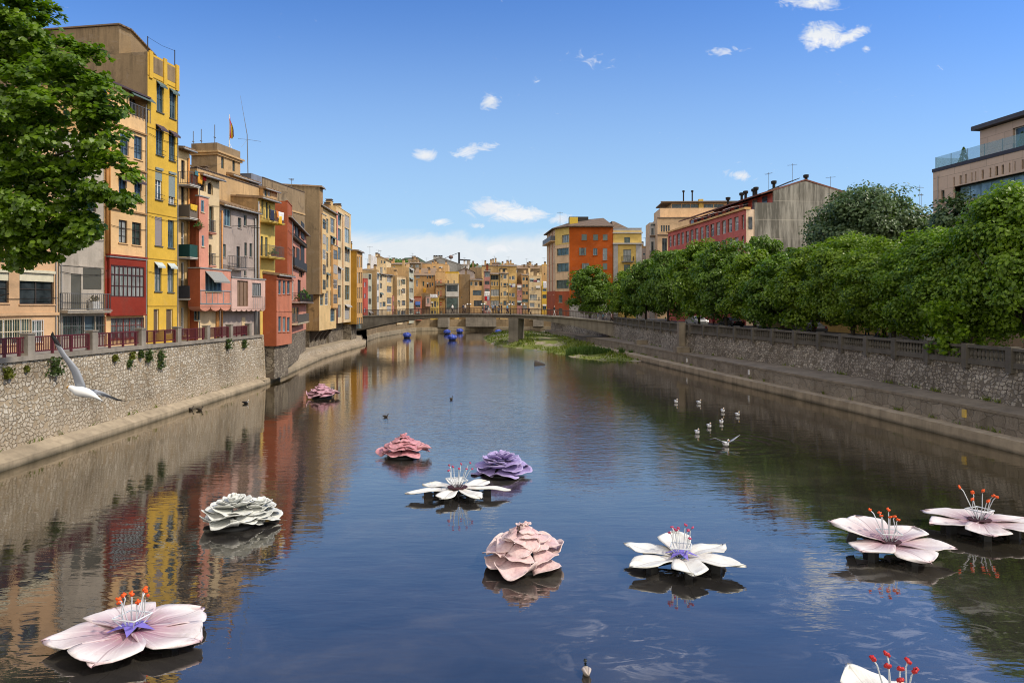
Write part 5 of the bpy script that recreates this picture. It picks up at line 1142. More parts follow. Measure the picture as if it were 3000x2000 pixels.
def worldpart(h, name, mb, mat): o = mb.build(name, mat); o.parent = h.root; o.matrix_parent_inverse = hmat(h).inverted(); return o
m = MB(); m.box(11.8,139,ze,13.4,141,ze+2.2); worldpart(h, 'skylight_box', m, flat('yellow_box', (.6,.42,.05), .7)); m = MB(); m.box(12.,143,ze,16.,145,25.6); worldpart(h, 'roof_box', m, IRON); h.antenna(-1.5,5,h.H+.2,3.5,.5)
h = seg((XA(1796,136.3),136.3), (XA(1880,136.3),136.3), 3.8, ZA(676,136.3), 10., [PYEL, LGREY], 'soft yellow neoclassical house with grey pilasters and iron balcony, attached to the orange block', 'townhouse', 'house')
for r in ((1829,695,1846,713), (1826,731,1849,766), (1828,775,1846,797), (1828,815,1846,850)): h.pw(*r, cols=2, rows=2, frame=WOODG, gl=GLG)
z = h.rect(1826,766,1849,766)[1]; h.balcony(h.uv(1821)[0], h.uv(1855)[0], z, .8, 'bars', 1., IRON, LGREY)
m = MB()
for a, b in ((1797,1810),(1863,1879.5)): q = h.rect(a,720,b,714); m.box(q[0],-.12,0,q[2],-.003,q[1])
each(m, 'pilaster', LGREY, h.root)
for y, o_ in ((716,.45),(684,.25)): zz = h.rect(1830,y,1840,y)[1]; h.band(zz, .28, o_, LGREY, -.1, h.W+.2)
h.parapet(.5,.3,LGREY); m = MB(); z = h.H+.4; m.hexa([(.2,1.,z),(h.W-2,1.,z),(h.W-2,9.5,z),(.2,9.5,z),(.2,3.,z+1.9),(1.,4.,z+1.9),(1.,7.,z+1.9),(.2,7.,z+1.9)]); h.part('roof', m, TILED); h.finish()
# beige block behind
h = House('apartment_block', 'beige apartment block with glazed rooftop penthouse, behind the long red building', (XA(1926,150),150), 4., (1,-.05), XA(2135,150)-XA(1926,150), ZA(640,150)-4., 12., [BEI, BEI], 'building')
for x in (1936, 1943, 1950, 1957): h.pw(x, 660, x+5, 679, cols=1, frame=WOODG)
for r in ((1940,698,1954,750), (1940,775,1954,800)): h.pw(*r, cols=2, rows=2, frame=WOODG)
for y in (690, 640): h.band(h.rect(1930,y,1950,y)[1], .25, .25, TILED)
h2 = House('x','x',(XA(1903,153),153), 4., (1,-.05), XA(1927,153)-XA(1903,153), ZA(652,153)-4., 6., [LGREY, BEI])
for r in ((1908,668,1915,688), (1908,708,1915,745), (1906,656,1922,662)): h2.pw(*r, cols=1, rows=2, frame=WOODG)
h2.balcony(.0, h2.W-.1, h2.rect(1908,746,1915,746)[1], .8); h2.band(h2.rect(1908,694,1915,694)[1], .3, .4, TILED); h2.finish()
h3 = House('x','x',(XA(1934,153),153), h.z0+h.H, (1,-.05), XA(2140,153)-XA(1934,153), ZA(610,153)-h.z0-h.H, 9., [BEI, BEI]); h3.finish()
h4 = House('x','x',(XA(1966,156),156), ZA(614,156), (1,-.05), XA(2150,156)-XA(1966,156), ZA(596,156)-ZA(614,156), 7., [BEI, BEI])
for a, b in ((1968,1996),(1997,2022),(2023,2048),(2062,2090),(2092,2120)): h4.pw(a, 597.5, b, 613, cols=4, frame=WOODG, gl=GLB)
m = MB(); m.box(-2.2,-1.6,h4.H+.003,h4.W+1,8,h4.H+.25); h4.part('roof', m, TILED); m = MB(); m.prism([(-1.2,0),(h4.W,0),(h4.W,7),(-1.2,7)], h4.H+.253, [h4.H+.4,h4.H+.4,h4.H+1.6,h4.H+1.6]); h4.part('roof', m, TILE)
m = MB(); m.box(6.2,-.4,-1.,7.2,.5,h4.H+.9); h4.part('chimney', m, PYEL)
for u in (3.2, 5.2): m = MB(); m.tube([(u,2,h4.H+.4),(u,2,h4.H+3.)], .16, 7); m.lathe([(.28,h4.H+2.9),(.3,h4.H+3.2),(.1,h4.H+3.3)], (u,2,0), 8); h4.part('flue', m, DARK)
h4.finish(); h.finish()
for x in (h2,h3,h4): absorb(h, x)
# long red building
RED2 = plaster('raspberry_plaster', (.58,.15,.12), .15)
h = seg((30.4,133.), (34.3,100.), 4., ZA(613,100), 14.9, [RED2, P_PEACH2], 'long raspberry red apartment building with a bare grey concrete gable end', 'apartment_block', 'building')
N = 15
for i in range(N):
    u0 = h.W*(i+.14)/N; u1 = h.W*(i+.86)/N
    for a, b in ((14.3,16.4), (11.2,13.3), (8.1,10.2), (5.0,7.1)):
        if i == N-1: u0 = h.W*(i+.3)/N; u1 = h.W*(i+.72)/N
        h.win(u0, a, u1, b, cols=3 if i < N-1 else 1, rows=2, frame=WHITE, gl=MATS['blue_window_glass'], fw=.10, blind=(.3 if (i*5+int(a)) % 3 else None), rec=.3, sill=False, simple=True)
m = MB(); m.box(-.1,-.35,h.H+.003,h.W+.2,.6,h.H+.3); h.part('cornice', m, P_SANDY)
GAB = None
t = NT('streaked_concrete_gable'); n1 = t.noise(t.pos((1.2,1.2,.12)), 1., 5, .7); n2 = t.noise(t.pos((.3,.3,.3)), 1., 5, .6)
sp = t.n('ShaderNodeSeparateXYZ'); t.l(t.pos(), sp.inputs[0]); wv = t.n('ShaderNodeMath', operation='PINGPONG'); t.l(sp.outputs[2], wv.inputs[0]); wv.inputs[1].default_value = 1.4
lines = t.math('MULTIPLY', t.ramp(t.math('ADD', wv.outputs[0], t.math('MULTIPLY', t.noise(t.pos((.2,.2,1.2)), 1., 3), .25)), [(.10, 1), (.2, 0)]), t.ramp(n2, [(.35,.1),(.6,1)]))
c = t.mix(t.ramp(n1, [(.40, 0), (.60, 1)]), (.11,.106,.09), (.38,.365,.32)); c = t.mix(t.math('MULTIPLY', lines, .85), c, (.55,.51,.43)); c = t.mix(t.ramp(n2, [(.4,.0),(.8,.5)]), c, (.15,.135,.105))
t.l(c, t.p.inputs['Base Color']); t.p.inputs['Roughness'].default_value = .9; t.bump(n1, .3, .03)
zc = lambda y, s: ZA(y, 100+.117*s)-4.
m = MB(); x = h.W+.06; pts = [(1.3,0),(14.9,0),(14.9,zc(561,14.9)),(9.2,zc(531,9.2)),(4.2,zc(552,4.2)),(4.2,zc(594,4.2)),(1.3,zc(594,1.3))]
m.loft([[(x-.3,s,z) for s,z in pts],[(x,s,z) for s,z in pts]], 0, True, True); h.part('gable_wall', m, t.mat)
zr, ze2, zb = zc(529,9.2), zc(553,4.2), zc(559,15)
m = MB(); m.box(.1,4.3,h.H,h.W-.35,14.7,ze2-.5); h.part('penthouse', m, RED2)
m = MB()
for i in range(10): u = 1.+h.W*i/10.4; m.box(u,4.22,h.H+.5,u+1.5,4.29,ze2-.7)
each(m, 'penthouse_window', GLB, h.root)
m = MB()
m.hexa([(-.2,2.2,ze2-.9),(h.W+.1,2.2,ze2-.9),(h.W+.1,9.2,zr),(-.2,9.2,zr),(-.2,2.2,ze2-.68),(h.W+.1,2.2,ze2-.68),(h.W+.1,9.2,zr+.22),(-.2,9.2,zr+.22)])
m.hexa([(-.2,9.2,zr),(h.W+.1,9.2,zr),(h.W+.1,16.2,zb-.5),(-.2,16.2,zb-.5),(-.2,9.2,zr+.22),(h.W+.1,9.2,zr+.22),(h.W+.1,16.2,zb-.28),(-.2,16.2,zb-.28)]); h.part('roof', m, tiles('red_brown_roof', (.22,.075,.05)))
for i, (u, v) in enumerate(((h.W-.6,4.6),(h.W-1.2,10.),(h.W-5,4.),(h.W-8.5,4.),(h.W-12,5.),(h.W-15,4.),(h.W-9.8,6))):
    m = MB(); z = zr-abs(v-9.2)*.3; m.tube([(u,v,z-.3),(u,v,z+1.1)], .22, 8); m.lathe([(.38,z+.9),(.42,z+1.3),(.3,z+1.35)], (u,v,0), 9); h.part('flue', m, DARK)
h.antenna(h.W-1.,4.,ze2,2.6,.3); h.antenna(h.W-1.5,8.,zr,2.8,.8); h.antenna(h.W-.5,13.5,zb+.2,2.0,.8)
m = MB(); m.hexa([(h.W-.8-3.5,5.5,zr-.9),(h.W-.8,5.5,zr-.9),(h.W-.8,8.8,zr+.45),(h.W-4.3,8.8,zr+.45),(h.W-4.3,5.5,zr-.8),(h.W-.8,5.5,zr-.8),(h.W-.8,8.8,zr+.55),(h.W-4.3,8.8,zr+.55)]); h.part('solar_panel', m, DARK)
for u, w_ in ((10.,2.6),(17.,2.6),(23.,3.)): m = MB(); m.hexa([(u,1.,h.H+1.3),(u+w_,1.,h.H+1.3),(u+w_,3.9,h.H+1.9),(u,3.9,h.H+1.9),(u,1.,h.H+1.36),(u+w_,1.,h.H+1.36),(u+w_,3.9,h.H+1.96),(u,3.9,h.H+1.96)]); h.part('terrace_awning', m, WHITE)
q = (h.W+.004); m = MB(); m.box(h.W+.001,.35,14.2,h.W+.05,.95,16.); h.part('side_window', m, GL)
h.finish()
# modern stone building
STN = plaster('pinkish_stone_cladding', (.50,.38,.29), .12)
def clad():
    t = NT('stone_panel_cladding'); b = t.n('ShaderNodeTexBrick'); tc = t.pos(src='obj'); 
    mp = t.n('ShaderNodeMapping'); t.l(tc, mp.inputs[0]); mp.inputs['Rotation'].default_value = (R(90),0,0); t.l(mp.outputs[0], b.inputs['Vector'])
    b.inputs['Scale'].default_value = 1.; b.inputs['Brick Width'].default_value = 1.6; b.inputs['Row Height'].default_value = 1.1; b.inputs['Mortar Size'].default_value = .012
    b.inputs['Color1'].default_value = (.66,.48,.35,1); b.inputs['Color2'].default_value = (.56,.41,.30,1); b.inputs['Mortar'].default_value = (.2,.15,.11,1)
    n = t.noise(t.pos(), 3., 5, .6); t.l(t.mix(t.math('MULTIPLY', n, .4), b.outputs[0], (.3,.22,.17)), t.p.inputs['Base Color']); t.p.inputs['Roughness'].default_value = .75; return t.mat
CL = clad()
h = seg((37.0,60.), (38.4+.9,45.), 3.8, ZA(506,60), 14., [CL, CL], 'modern pale stone office building with slot windows and glass railed roof terrace', 'office_building', 'building')
for a, b in ((2793,2797),(2811,2817),(2827,2832),(2846,2849),(2857,2860),(2876,2882),(2899,2904),(2916,2924),(2934,2941),(2956,2960),(2972,2975),(2993,2999)):
    f = (a-2793)/200.; h.pw(a, 519-51*f, b, 545-49*f, frame=DARK, gl=DARK, rec=.5, simple=True, cols=1, fw=.03)
h.pw(2756,558,2767,598, frame=WOODG, cols=1, rows=1, gl=GLB, rec=.3)
q = h.rect(2793,547,2799,592); u0 = q[0]; h.win(u0, q[1], h.W-.5, q[3], frame=flat('teal_mullion', (.12,.2,.22), .4, .3), gl=glass('bright_blue_glass', (.10,.17,.22), .15), cols=12, rec=.7, simple=True, fw=.07)
h.win(u0, q[1]-4., h.W-.5, q[1]-1.2, frame=MATS['teal_mullion'], gl=MATS['bright_blue_glass'], cols=12, rec=.5, simple=True, fw=.07)
m = MB(); m.box(-.05,-.06,h.H+.003,h.W,h.D,h.H+.3); h.part('roof_edge', m, flat('dark_bronze', (.05,.042,.045), .5, .3))
gm_ = NT('terrace_glass'); gm_.p.inputs['Base Color'].default_value = (.25,.42,.44,1); gm_.p.inputs['Roughness'].default_value = .05; gm_.p.inputs['Alpha'].default_value = .35
m = MB(); m.box(.15,.1,h.H+.32,h.W,.13,h.H+1.3); m.box(.12,.14,h.H+.32,.15,6.,h.H+1.3); h.part('glass_railing', m, gm_.mat)
m = MB()
for i in range(9): u = .15+i*1.7; m.box(u-.02,.135,h.H+.3,u+.02,.17,h.H+1.32)
h.part('rail_post', m, GREYIRON)
h2 = House('x','x', (h.P + h.d*2.2 + h.n*2.6), h.z0+h.H+.3, h.d, h.W-2.2, 2.9, 9., [CL, CL])
for a, b in ((3.2,5.8),(6.5,9.),(9.6,12.)): h2.win(a, .15, b, 2.3, frame=WHITE, gl=GLB, cols=2, rec=.25, simple=True)
h2.finish(); absorb(h, h2)
m = MB(); k = h.n*2.2; 
a, b, c, d = [h.P + h.d*u + h.n*v for u, v in ((1.9,2.0),(h.W,2.0),(h.W,9.),(1.9,9.))]; zt = h.z0+h.H+3.25
m.v = [(p.x,p.y,zt) for p in (a,b,c,d)] + [(p.x,p.y,z) for p, z in ((a,zt+.35),(b,zt+.35),(c,zt+1.9),(d,zt+1.9))]
for q in ((0,3,2,1),(4,5,6,7),(0,1,5,4),(1,2,6,5),(2,3,7,6),(3,0,4,7)): m.f.append(q); m.m.append(0)
worldpart(h, 'roof', m, flat('slate_roof', (.06,.055,.06), .6)); h.finish(); H4 = h
h = seg((35.5,97.), (39.5,62.), 3.9, 12.5, 9., [P_FOCH, P_FOCH], 'low golden ochre building glowing behind the riverside tree trunks', 'townhouse', 'house')
for i in range(11): h.win(1.2+3.1*i, .8, 2.4+3.1*i, 3.2, simple=True, cols=2, rows=2, frame=WOODD, gl=GL); h.win(1.2+3.1*i, 4.6, 2.4+3.1*i, 6.6, simple=True, cols=2, rows=2, frame=WOODD, gl=GL)
h.shed(.8,.4); h.finish()
h = House('townhouse', 'brown tile roofed house glimpsed between grey green tree and stone office building', (XA(2640,105),105), 4., (1,-.1), XA(2740,105)-XA(2640,105), ZA(635,105)-4, 9., [P_FWHT, P_TAN], 'house')
h.pw(2705,640,2725,652, simple=True, frame=WHITE); h.shed(1.2,.5); h.antenna(3.2,1,h.H,5.,.3); h.antenna(3.6,1.4,h.H,3.8,.9); h.finish()
# ================================================================= TREES
def crown(seed, R_, Hc, ncl, nlf, leaf, lowcut=-.95, squash=1., mul=1.0):
    rnd = random.Random(seed); m = MB(); verts = m.v; faces = m.f
    cl = []
    for i in range(ncl):
        a = rnd.uniform(0,6.283); t = rnd.uniform(lowcut, 1.); q = max(0,1-abs(t)**(2.6 if t < 0 else 1.9))**.5; k = (.5 + .5*rnd.random()**.6) if i % 5 else .35
        prof = 1.0 if t > -.2 else 1.0 + .05*t
        k *= .87; cl.append((Vector((math.cos(a)*q*R_*k*prof, math.sin(a)*q*R_*k*prof, t*Hc*.5*k)), R_*rnd.uniform(.15,.34)))
    for c, r in cl:
        out = c.normalized() if c.length > .1 else Vector((0,0,1))
        for j in range(nlf):
            d = Vector((rnd.gauss(0,1), rnd.gauss(0,1), rnd.gauss(0,1))).normalized()
            if d.z < -.35 and rnd.random() < .6: d.z = -d.z
            p = c + Vector((d.x*r, d.y*r, d.z*r*.72)) * (rnd.random()**.35)
            n = (d*.7 + out*.5 + Vector((rnd.gauss(0,.5), rnd.gauss(0,.5), .55+rnd.gauss(0,.4)))).normalized()
            a = n.cross(Vector((rnd.gauss(0,1), rnd.gauss(0,1), rnd.gauss(0,.5)))).normalized(); b = n.cross(a); s = leaf*rnd.uniform(.65,1.3)
            i0 = len(verts); t1 = p + a*s*.55 - n*s*.14; t0 = p - a*s*.5
            verts.extend((tuple(t0), tuple(p - b*s*.40 + n*s*.05), tuple(t1), tuple(p + b*s*.40 + n*s*.05))); faces.append((i0,i0+1,i0+2,i0+3)); m.m.append(0)
    return m
LF = [leafmat('lime_leaf', (.024,.072,.004), (.235,.36,.02), .36), leafmat('lime_leaf_dark', (.020,.062,.006), (.165,.275,.02), .34), leafmat('lime_leaf_bright', (.032,.085,.005), (.24,.345,.018), .35)]
LFG = leafmat('grey_green_leaf', (.022,.052,.015), (.15,.22,.09), .25); LPL = leafmat('plane_leaf', (.018,.058,.004), (.165,.265,.012), .38)
BARK = flat('tree_bark', (.07,.055,.04), .9, var=.4)
def trunk(h0, R_, Hc, seed, r0=.2):
    rnd = random.Random(seed); m = MB(); m.tube([(0,0,-.2),(.05,0,h0*.5),(0,.05,h0),(.1,0,h0+Hc*.45)], [r0*1.15,r0*.85,r0*.7,r0*.25], 8)
    for i in range(7):
        a = rnd.uniform(0,6.28); z = h0*rnd.uniform(.75,1.1); L = R_*rnd.uniform(.5,.85)
        m.tube([(0,0,z),(math.cos(a)*L*.45,math.sin(a)*L*.45,z+Hc*.16),(math.cos(a)*L,math.sin(a)*L,z+Hc*rnd.uniform(.22,.5))], [r0*.5,r0*.3,r0*.08], 6)
    return m
CR = []
for i in range(4):
    me = crown(20+i, 4.45, 10., 120, 190, .31).build('crown', LF[i % 3], fix=False); COL.objects.unlink(me); CR.append(me)
CRN = []
for i in range(2):
    me = crown(40+i, 4.5, 10., 180, 290, .235).build('crown', LF[i], fix=False); COL.objects.unlink(me); CRN.append(me)
TR = [trunk(2.8, 4.2, 9.5, 3+i).build('trunk', BARK, smooth=True) for i in range(2)]
for t_ in TR: COL.objects.unlink(t_)
def tree(label, x, y, z0, ztop, Rr, var, rot, near=False, mat=None, low=1.2, group='trees along the right bank promenade'):
    r = empty('riverside_tree', (x, y, z0), rot, label, 'tree', group)
    src = (CRN[var % 2] if near else CR[var % 4]).copy(); COL.objects.link(src); src.parent = r
    Hc = ztop - z0 - low; src.location = (0, 0, low + Hc*.5); Rr *= .93 if group.startswith('trees') else 1.; src.scale = (Rr/4.2, Rr/4.2, Hc/10.); 
    if mat: src.material_slots[0].link = 'OBJECT'; src.material_slots[0].material = mat
    t_ = TR[var % 2].copy(); COL.objects.link(t_); t_.parent = r; t_.scale = (1,1,(ztop-z0)/11.5)
    return r
for lb, px, Y, yt, Rr, v, near, mat in (
  ('leftmost dark green tree at the bridge head, in front of the orange block', 1728,125.,772,4.6,1,False,LF[1]),
  ('small green tree below the yellow neoclassical house', 1832,116.,790,4.2,0,False,LF[0]),
  ('green tree below the narrow brown house gap', 1893,108.,748,4.2,3,False,LF[1]),
  ('tall dark green tree in front of the beige block', 1958,101.,706,4.4,2,False,LF[1]),
  ('tall tree with a spiky top in front of the red windows, left part', 2048,92.,693,4.4,1,False,LF[0]),
  ('round tree covering the middle of the long red building', 2128,84.,690,4.4,3,False,LF[1]),
  ('bright green tree in front of the peach corner of the red building', 2212,77.,725,4.2,0,False,LF[2]),
  ('mid green tree under the left edge of the concrete gable', 2290,71.,722,4.2,2,False,LF[1]),
  ('bright lime green tree under the right edge of the concrete gable', 2385,65.,708,4.2,1,False,LF[2]),
  ('bright yellow green tree below the big grey green crown', 2500,58.5,678,4.3,3,True,LF[2]),
  ('bushy yellow green tree with ochre wall showing under its leaves', 2620,52.5,684,4.2,0,True,LF[2]),
  ('green tree whose long leafy branch hangs down over the balustrade', 2745,47.6,660,4.1,1,True,LF[0]),
  ('large dark green tree hiding the base of the stone office', 2868,43.4,645,4.2,0,True,LF[0]),
  ('largest tree, cut off at the frame edge before the stone office', 3012,39.5,515,4.3,1,True,LF[0])):
    x = XA(px, Y); tree(lb, x, Y, interp(ZR, Y)-.05, ZA(yt, Y), Rr, v, hash(lb) % 7 if False else (px*.37) % 6.28, near, mat, .35 if near else .2)
for lb, px, Y, yt, Rr, v, mat in (('dark pointed tree rising behind the row before the peach corner', 2240,90.,664,3.2,2,LF[1]), ('dark tree behind the row below the concrete gable', 2330,84.,718,4.,0,LF[1]), ('shaded tree in the back row behind the yellow green trees', 2590,64.,720,4.,3,LF[1]), ('shaded back row tree behind the hanging branch tree', 2760,57.,690,4.,1,LF[1])):  # back row, partly visible, added to make darkness behind the front trees
    tree(lb, XA(px,Y), Y, interp(ZR, Y)-.05, ZA(yt, Y), Rr, v, px*.7 % 6.28, False, mat, .9, 'second row trees on the right bank')
def bigtree(name, label, x, y, z0, ztop, Rr, low, mat, seed, ncl, nlf, leaf):
    r = empty(name, (x,y,z0), 0, label, 'tree'); Hc = ztop-z0-low
    o = crown(seed, Rr, Hc, ncl, nlf, leaf).build('crown', mat, r, fix=False); o.location = (0,0,low+Hc/2)
    trunk(low+1., Rr, Hc*.8, seed, .3).build('trunk', BARK, r, True); return r
bigtree('grey_green_tree', 'huge domed grey green tree standing tall behind the riverside row', XA(2540,77.), 77., 4., ZA(538,77.), 6.6, 5.5, LFG, 61, 330, 130, .34)
bigtree('grey_green_tree', 'small grey green tree before the stone office facade', XA(2835,54.), 54., 4., ZA(560,54.), 3.4, 5.5, LFG, 62, 110, 90, .30)
# hanging branch is part of the tree left of the office: low drooping spray over the balustrade
hb = next(o for o in S.objects if o.get('label','').startswith('green tree whose long leafy'))
HM = Matrix.Rotation(-hb.rotation_euler.z, 4, 'Z') @ Matrix.Translation(-hb.location) @ Matrix.Translation((XA(2778,41.),41.,0))
rn = random.Random(9); m = MB()
for i in range(46):
    f = rn.random(); c = Vector((rn.gauss(0,.62-.35*f), rn.gauss(0,.7), 7.2-3.1*f))
    for j in range(46):
        d = Vector((rn.gauss(0,1),rn.gauss(0,1),rn.gauss(0,1))).normalized(); leafq(m, c+d*.42*rn.random()**.4, .24*rn.uniform(.7,1.2), rn, .7, 1.2)
o = m.build('hanging_foliage', LF[0], hb, fix=False); o.matrix_basis = HM; m = MB(); m.tube([(2.2,5.6,8.6),(1.2,.6,7.8),(0,0,6.6),(-.1,0,4.2)], [.09,.06,.04,.015], 6); o = m.build('bough', BARK, hb, True); o.matrix_basis = HM
# plane tree on the left
pt = empty('plane_tree', (-25.2,30.5,4.55), 0, 'big leafy plane tree overhanging the left street and tall houses', 'tree')
m = MB(); rn = random.Random(77); M0 = Matrix.Translation(pt.location).inverted()
lobes = [(60,90,140,30),(225,195,95,29.5),(150,360,190,29),(275,390,85,28.5),(310,520,80,28.3),(120,600,160,29),(20,250,210,31),(225,670,62,28.5),(60,745,46,28.5),(150,700,70,29),(-140,300,300,31),(-150,600,220,30),(-80,20,200,31),(350,565,45,28.2),(300,300,55,28.6),(20,640,150,29)]
def lf5(m, p, n, a, s):
    b = n.cross(a); i0 = len(m.v)
    P = ((-.5,0),(-.28,-.42),(.08,-.34),(.34,-.5),(.6,0),(.34,.5),(.08,.34),(-.28,.42))
    for u, v in P: m.v.append(tuple(p + a*u*s + b*v*s - n*(abs(v)*.25+max(0,u)*.2)*s))
    m.f.append(tuple(range(i0, i0+8))); m.m.append(0)
for px, py, rp, Y in lobes:
    c0 = PT(px, py, Y); r0 = rp/FPX*Y
    ncl = max(4, int(13*(r0/1.)**2)); 
    for i in range(min(ncl, 95)):
        d = Vector((rn.gauss(0,1), rn.gauss(0,1)*.9, rn.gauss(0,1))).normalized(); c = c0 + d*r0*(.45+.5*rn.random()**.7); rc = rn.uniform(.32,.60)
        for j in range(46):
            e = Vector((rn.gauss(0,1), rn.gauss(0,1), rn.gauss(0,1)*.6)).normalized(); p = c + Vector((e.x*rc*1.25, e.y*rc*1.25, e.z*rc*.62))*rn.random()**.4
            n = (Vector((rn.gauss(0,.55), rn.gauss(0,.55)-.25, .75)) + d*.4 + e*.25).normalized(); a = n.cross(Vector((rn.gauss(0,1), rn.gauss(0,1), .1))).normalized()
            lf5(m, p, n, a, rn.uniform(.16,.28))
m.v = [tuple(M0 @ Vector(v)) for v in m.v]
m.build('crown', LPL, pt, fix=False)
m = MB(); m.tube([(0,0,-.3),(.2,-.2,3.),(.1,0,6.),(.5,-.3,11.),(1.,-.5,16.5)], [.42,.36,.3,.2,.05], 9)
for (x, z, y) in ((5.5,7.5,-1.5),(7.5,9.5,-1.2),(6.,12.,-1.),(3.5,5.8,-1.),(4.5,14.5,-.6),(2.,3.,1.)): m.tube([(.2,-.1,z*.6),(x*.5,y*.5,z*.9),(x,y,z)], [.16,.09,.02], 6)
m.build('trunk', BARK, pt, True)
# distant hill trees
for lb, px, Y, yt, Rr in (('dark rounded tree clump on the skyline just behind the orange slab roofed house', 1165,330.,752,11.), ('bright green treetop beside the tower crane', 1388,330.,767,6.), ('dark green treetop on the skyline above the ochre attic', 1450,330.,766,8.), ('small dark treetop between chimneys near the orange block', 1571,300.,784,3.5)):
    tree(lb, XA(px,Y), Y, 8., ZA(yt,Y), Rr, 1, px % 6, False, LF[1], 3., 'treetops on the far hill')
# wall plants
wallp = [('small yellow green plant near the left end of the stone wall',19,1090,16),('tiny plant tuft under the coping near the left end',77,1079,7),('big dark bush growing out of the stone wall behind the flying gull',156,1071,26),('yellowish tuft high on the stone wall, first of the middle cluster',336,1047,9),('yellow green tuft under the coping, topmost of the middle cluster',386,1040,10),('tuft just below the topmost middle tuft on the wall',377,1064,10),('olive tuft beside the two bushy wall plants',410,1036,10),('bushy green plant hanging from the wall under the yellow house',432,1041,16),('tall trailing green plant hanging lowest on the wall under the yellow house',467,1049,18),('round green bush on the wall below the last railing panels',665,1006,14),('slim plant near the far end of the stone wall',713,1006,11)]
for i, (lb, px, py, rp) in enumerate(wallp):
    Y = -22.42/((px-1500)/FPX); r = rp/FPX*Y; o = empty('wall_plant', PT(px,py,Y), 0, lb, 'plant', 'plants growing from the cream stone wall'); m = MB(); rn = random.Random(i)
    for k in range(int(120+160*r)):
        f = rn.random(); c = Vector((abs(rn.gauss(0,.42))*r*1.1, rn.gauss(0,.45)*r, (1.-2.1*f**.8)*r*(1.5 if rp == 18 else 1.))); leafq(m, c, .10+.05*r, rn, .6, 1.5)
    m.build('foliage', leafmat('wall_leaf_yellow' if i in (0,3,4,1) else 'wall_leaf', (.07,.09,.012) if i in (0,3,4,1) else (.03,.06,.012), (.20,.21,.03) if i in (0,3,4,1) else (.09,.13,.03), .25), o, fix=False)
    m = MB(); m.tube([(-.12,0,.1),(.12,0,.15),(.3*r,0,-.4*r)], [.03,.025,.01], 5); m.build('stem', BARK, o)
# ================================================================= FLOATING FLOWERS
def petalmat(name, base, streak, edge, R_, s0=.5):
    if name in MATS: return MATS[name]
    t = NT(name); P = t.pos(src='obj'); sp = t.n('ShaderNodeSeparateXYZ'); t.l(P, sp.inputs[0])
    r = t.math('SQRT', t.math('ADD', t.math('POWER', sp.outputs[0], 2.), t.math('POWER', sp.outputs[1], 2.)))
    ang = t.math('ARCTAN2', sp.outputs[1], sp.outputs[0]); cb = t.n('ShaderNodeCombineXYZ'); t.l(t.math('MULTIPLY', ang, 14.), cb.inputs[0]); t.l(t.math('MULTIPLY', r, .8), cb.inputs[1])
    n = t.noise(cb.outputs[0], 1., 4, .6, .3); n2 = t.noise(t.pos(), 2.5, 5, .65)
    rr = t.math('DIVIDE', r, R_)
    c = t.mix(t.math('MULTIPLY', n2, .55), base, [x*.72 for x in base])
    k = t.math('MULTIPLY', t.ramp(rr, [(.12, 1), (s0, .55), (min(.98, s0+.35), 0)]), t.ramp(n, [(.28, 0), (.5, 1)]))
    c = t.mix(k, c, streak); c = t.mix(t.math('MULTIPLY', t.ramp(rr, [(.86, 0), (.99, 1)]), .55), c, edge)
    ln = t.math('MULTIPLY', t.ramp(t.math('ADD', t.math('ABSOLUTE', sp.outputs[1]), t.math('MULTIPLY', t.math('SUBTRACT', n2, .5), .03)), [(.004, 1), (.026, 0)]), .45); c = t.mix(ln, c, [x*.45 for x in streak])
    d = t.math('MULTIPLY', t.ramp(t.noise(t.pos(), 1.6, 7, .78, .5), [(.52, 0), (.72, 1)]), .5); c = t.mix(d, c, (.3,.24,.19))
    t.l(c, t.p.inputs['Base Color']); t.p.inputs['Roughness'].default_value = .5; t.p.inputs['Specular IOR Level'].default_value = .3
    t.bump(t.math('ADD', n2, n), .35, .04); MATS[name] = t.mat; return t.mat
def petal(L, W, r0, lift, droop, seed, tipf=.35, wave=.06, cup=.12, pinch=.3):
    rn = random.Random(seed); m = MB(); NU, NV = 18, 10; rings = []
    ph = [rn.uniform(0,6.28) for _ in range(4)]
    for i in range(NU+1):
        f = i/NU; w = W*.5*(pinch + (1-pinch)*math.sin(min(1, f*1.25)*math.pi*.5))*(1 if f < .72 else math.sqrt(max(0, 1-((f-.72)/.28)**2))*(1-tipf)+tipf*(1-(f-.72)/.28)) 
        w = max(w, .01); row = []
        for j in range(NV+1):
            v = -1 + 2*j/NV; x = r0 + (L-r0)*f*(1 - .06*abs(v)**3 + .035*math.sin(v*9+ph[0])*f)
            z = lift*math.sin(f*math.pi*.62) - droop*f*f + cup*abs(v)**1.6*w*2*(1-f*.9) + wave*math.sin(v*4.2+ph[1]+f*3)*f*abs(v) + .02*math.sin(f*9+ph[2]) + .05*(1-abs(v))**3*math.sin(f*3.1)*-1
            row.append((x, w*v, z))
        rings.append(row)
    m.loft(rings, 0, closed=False); return m
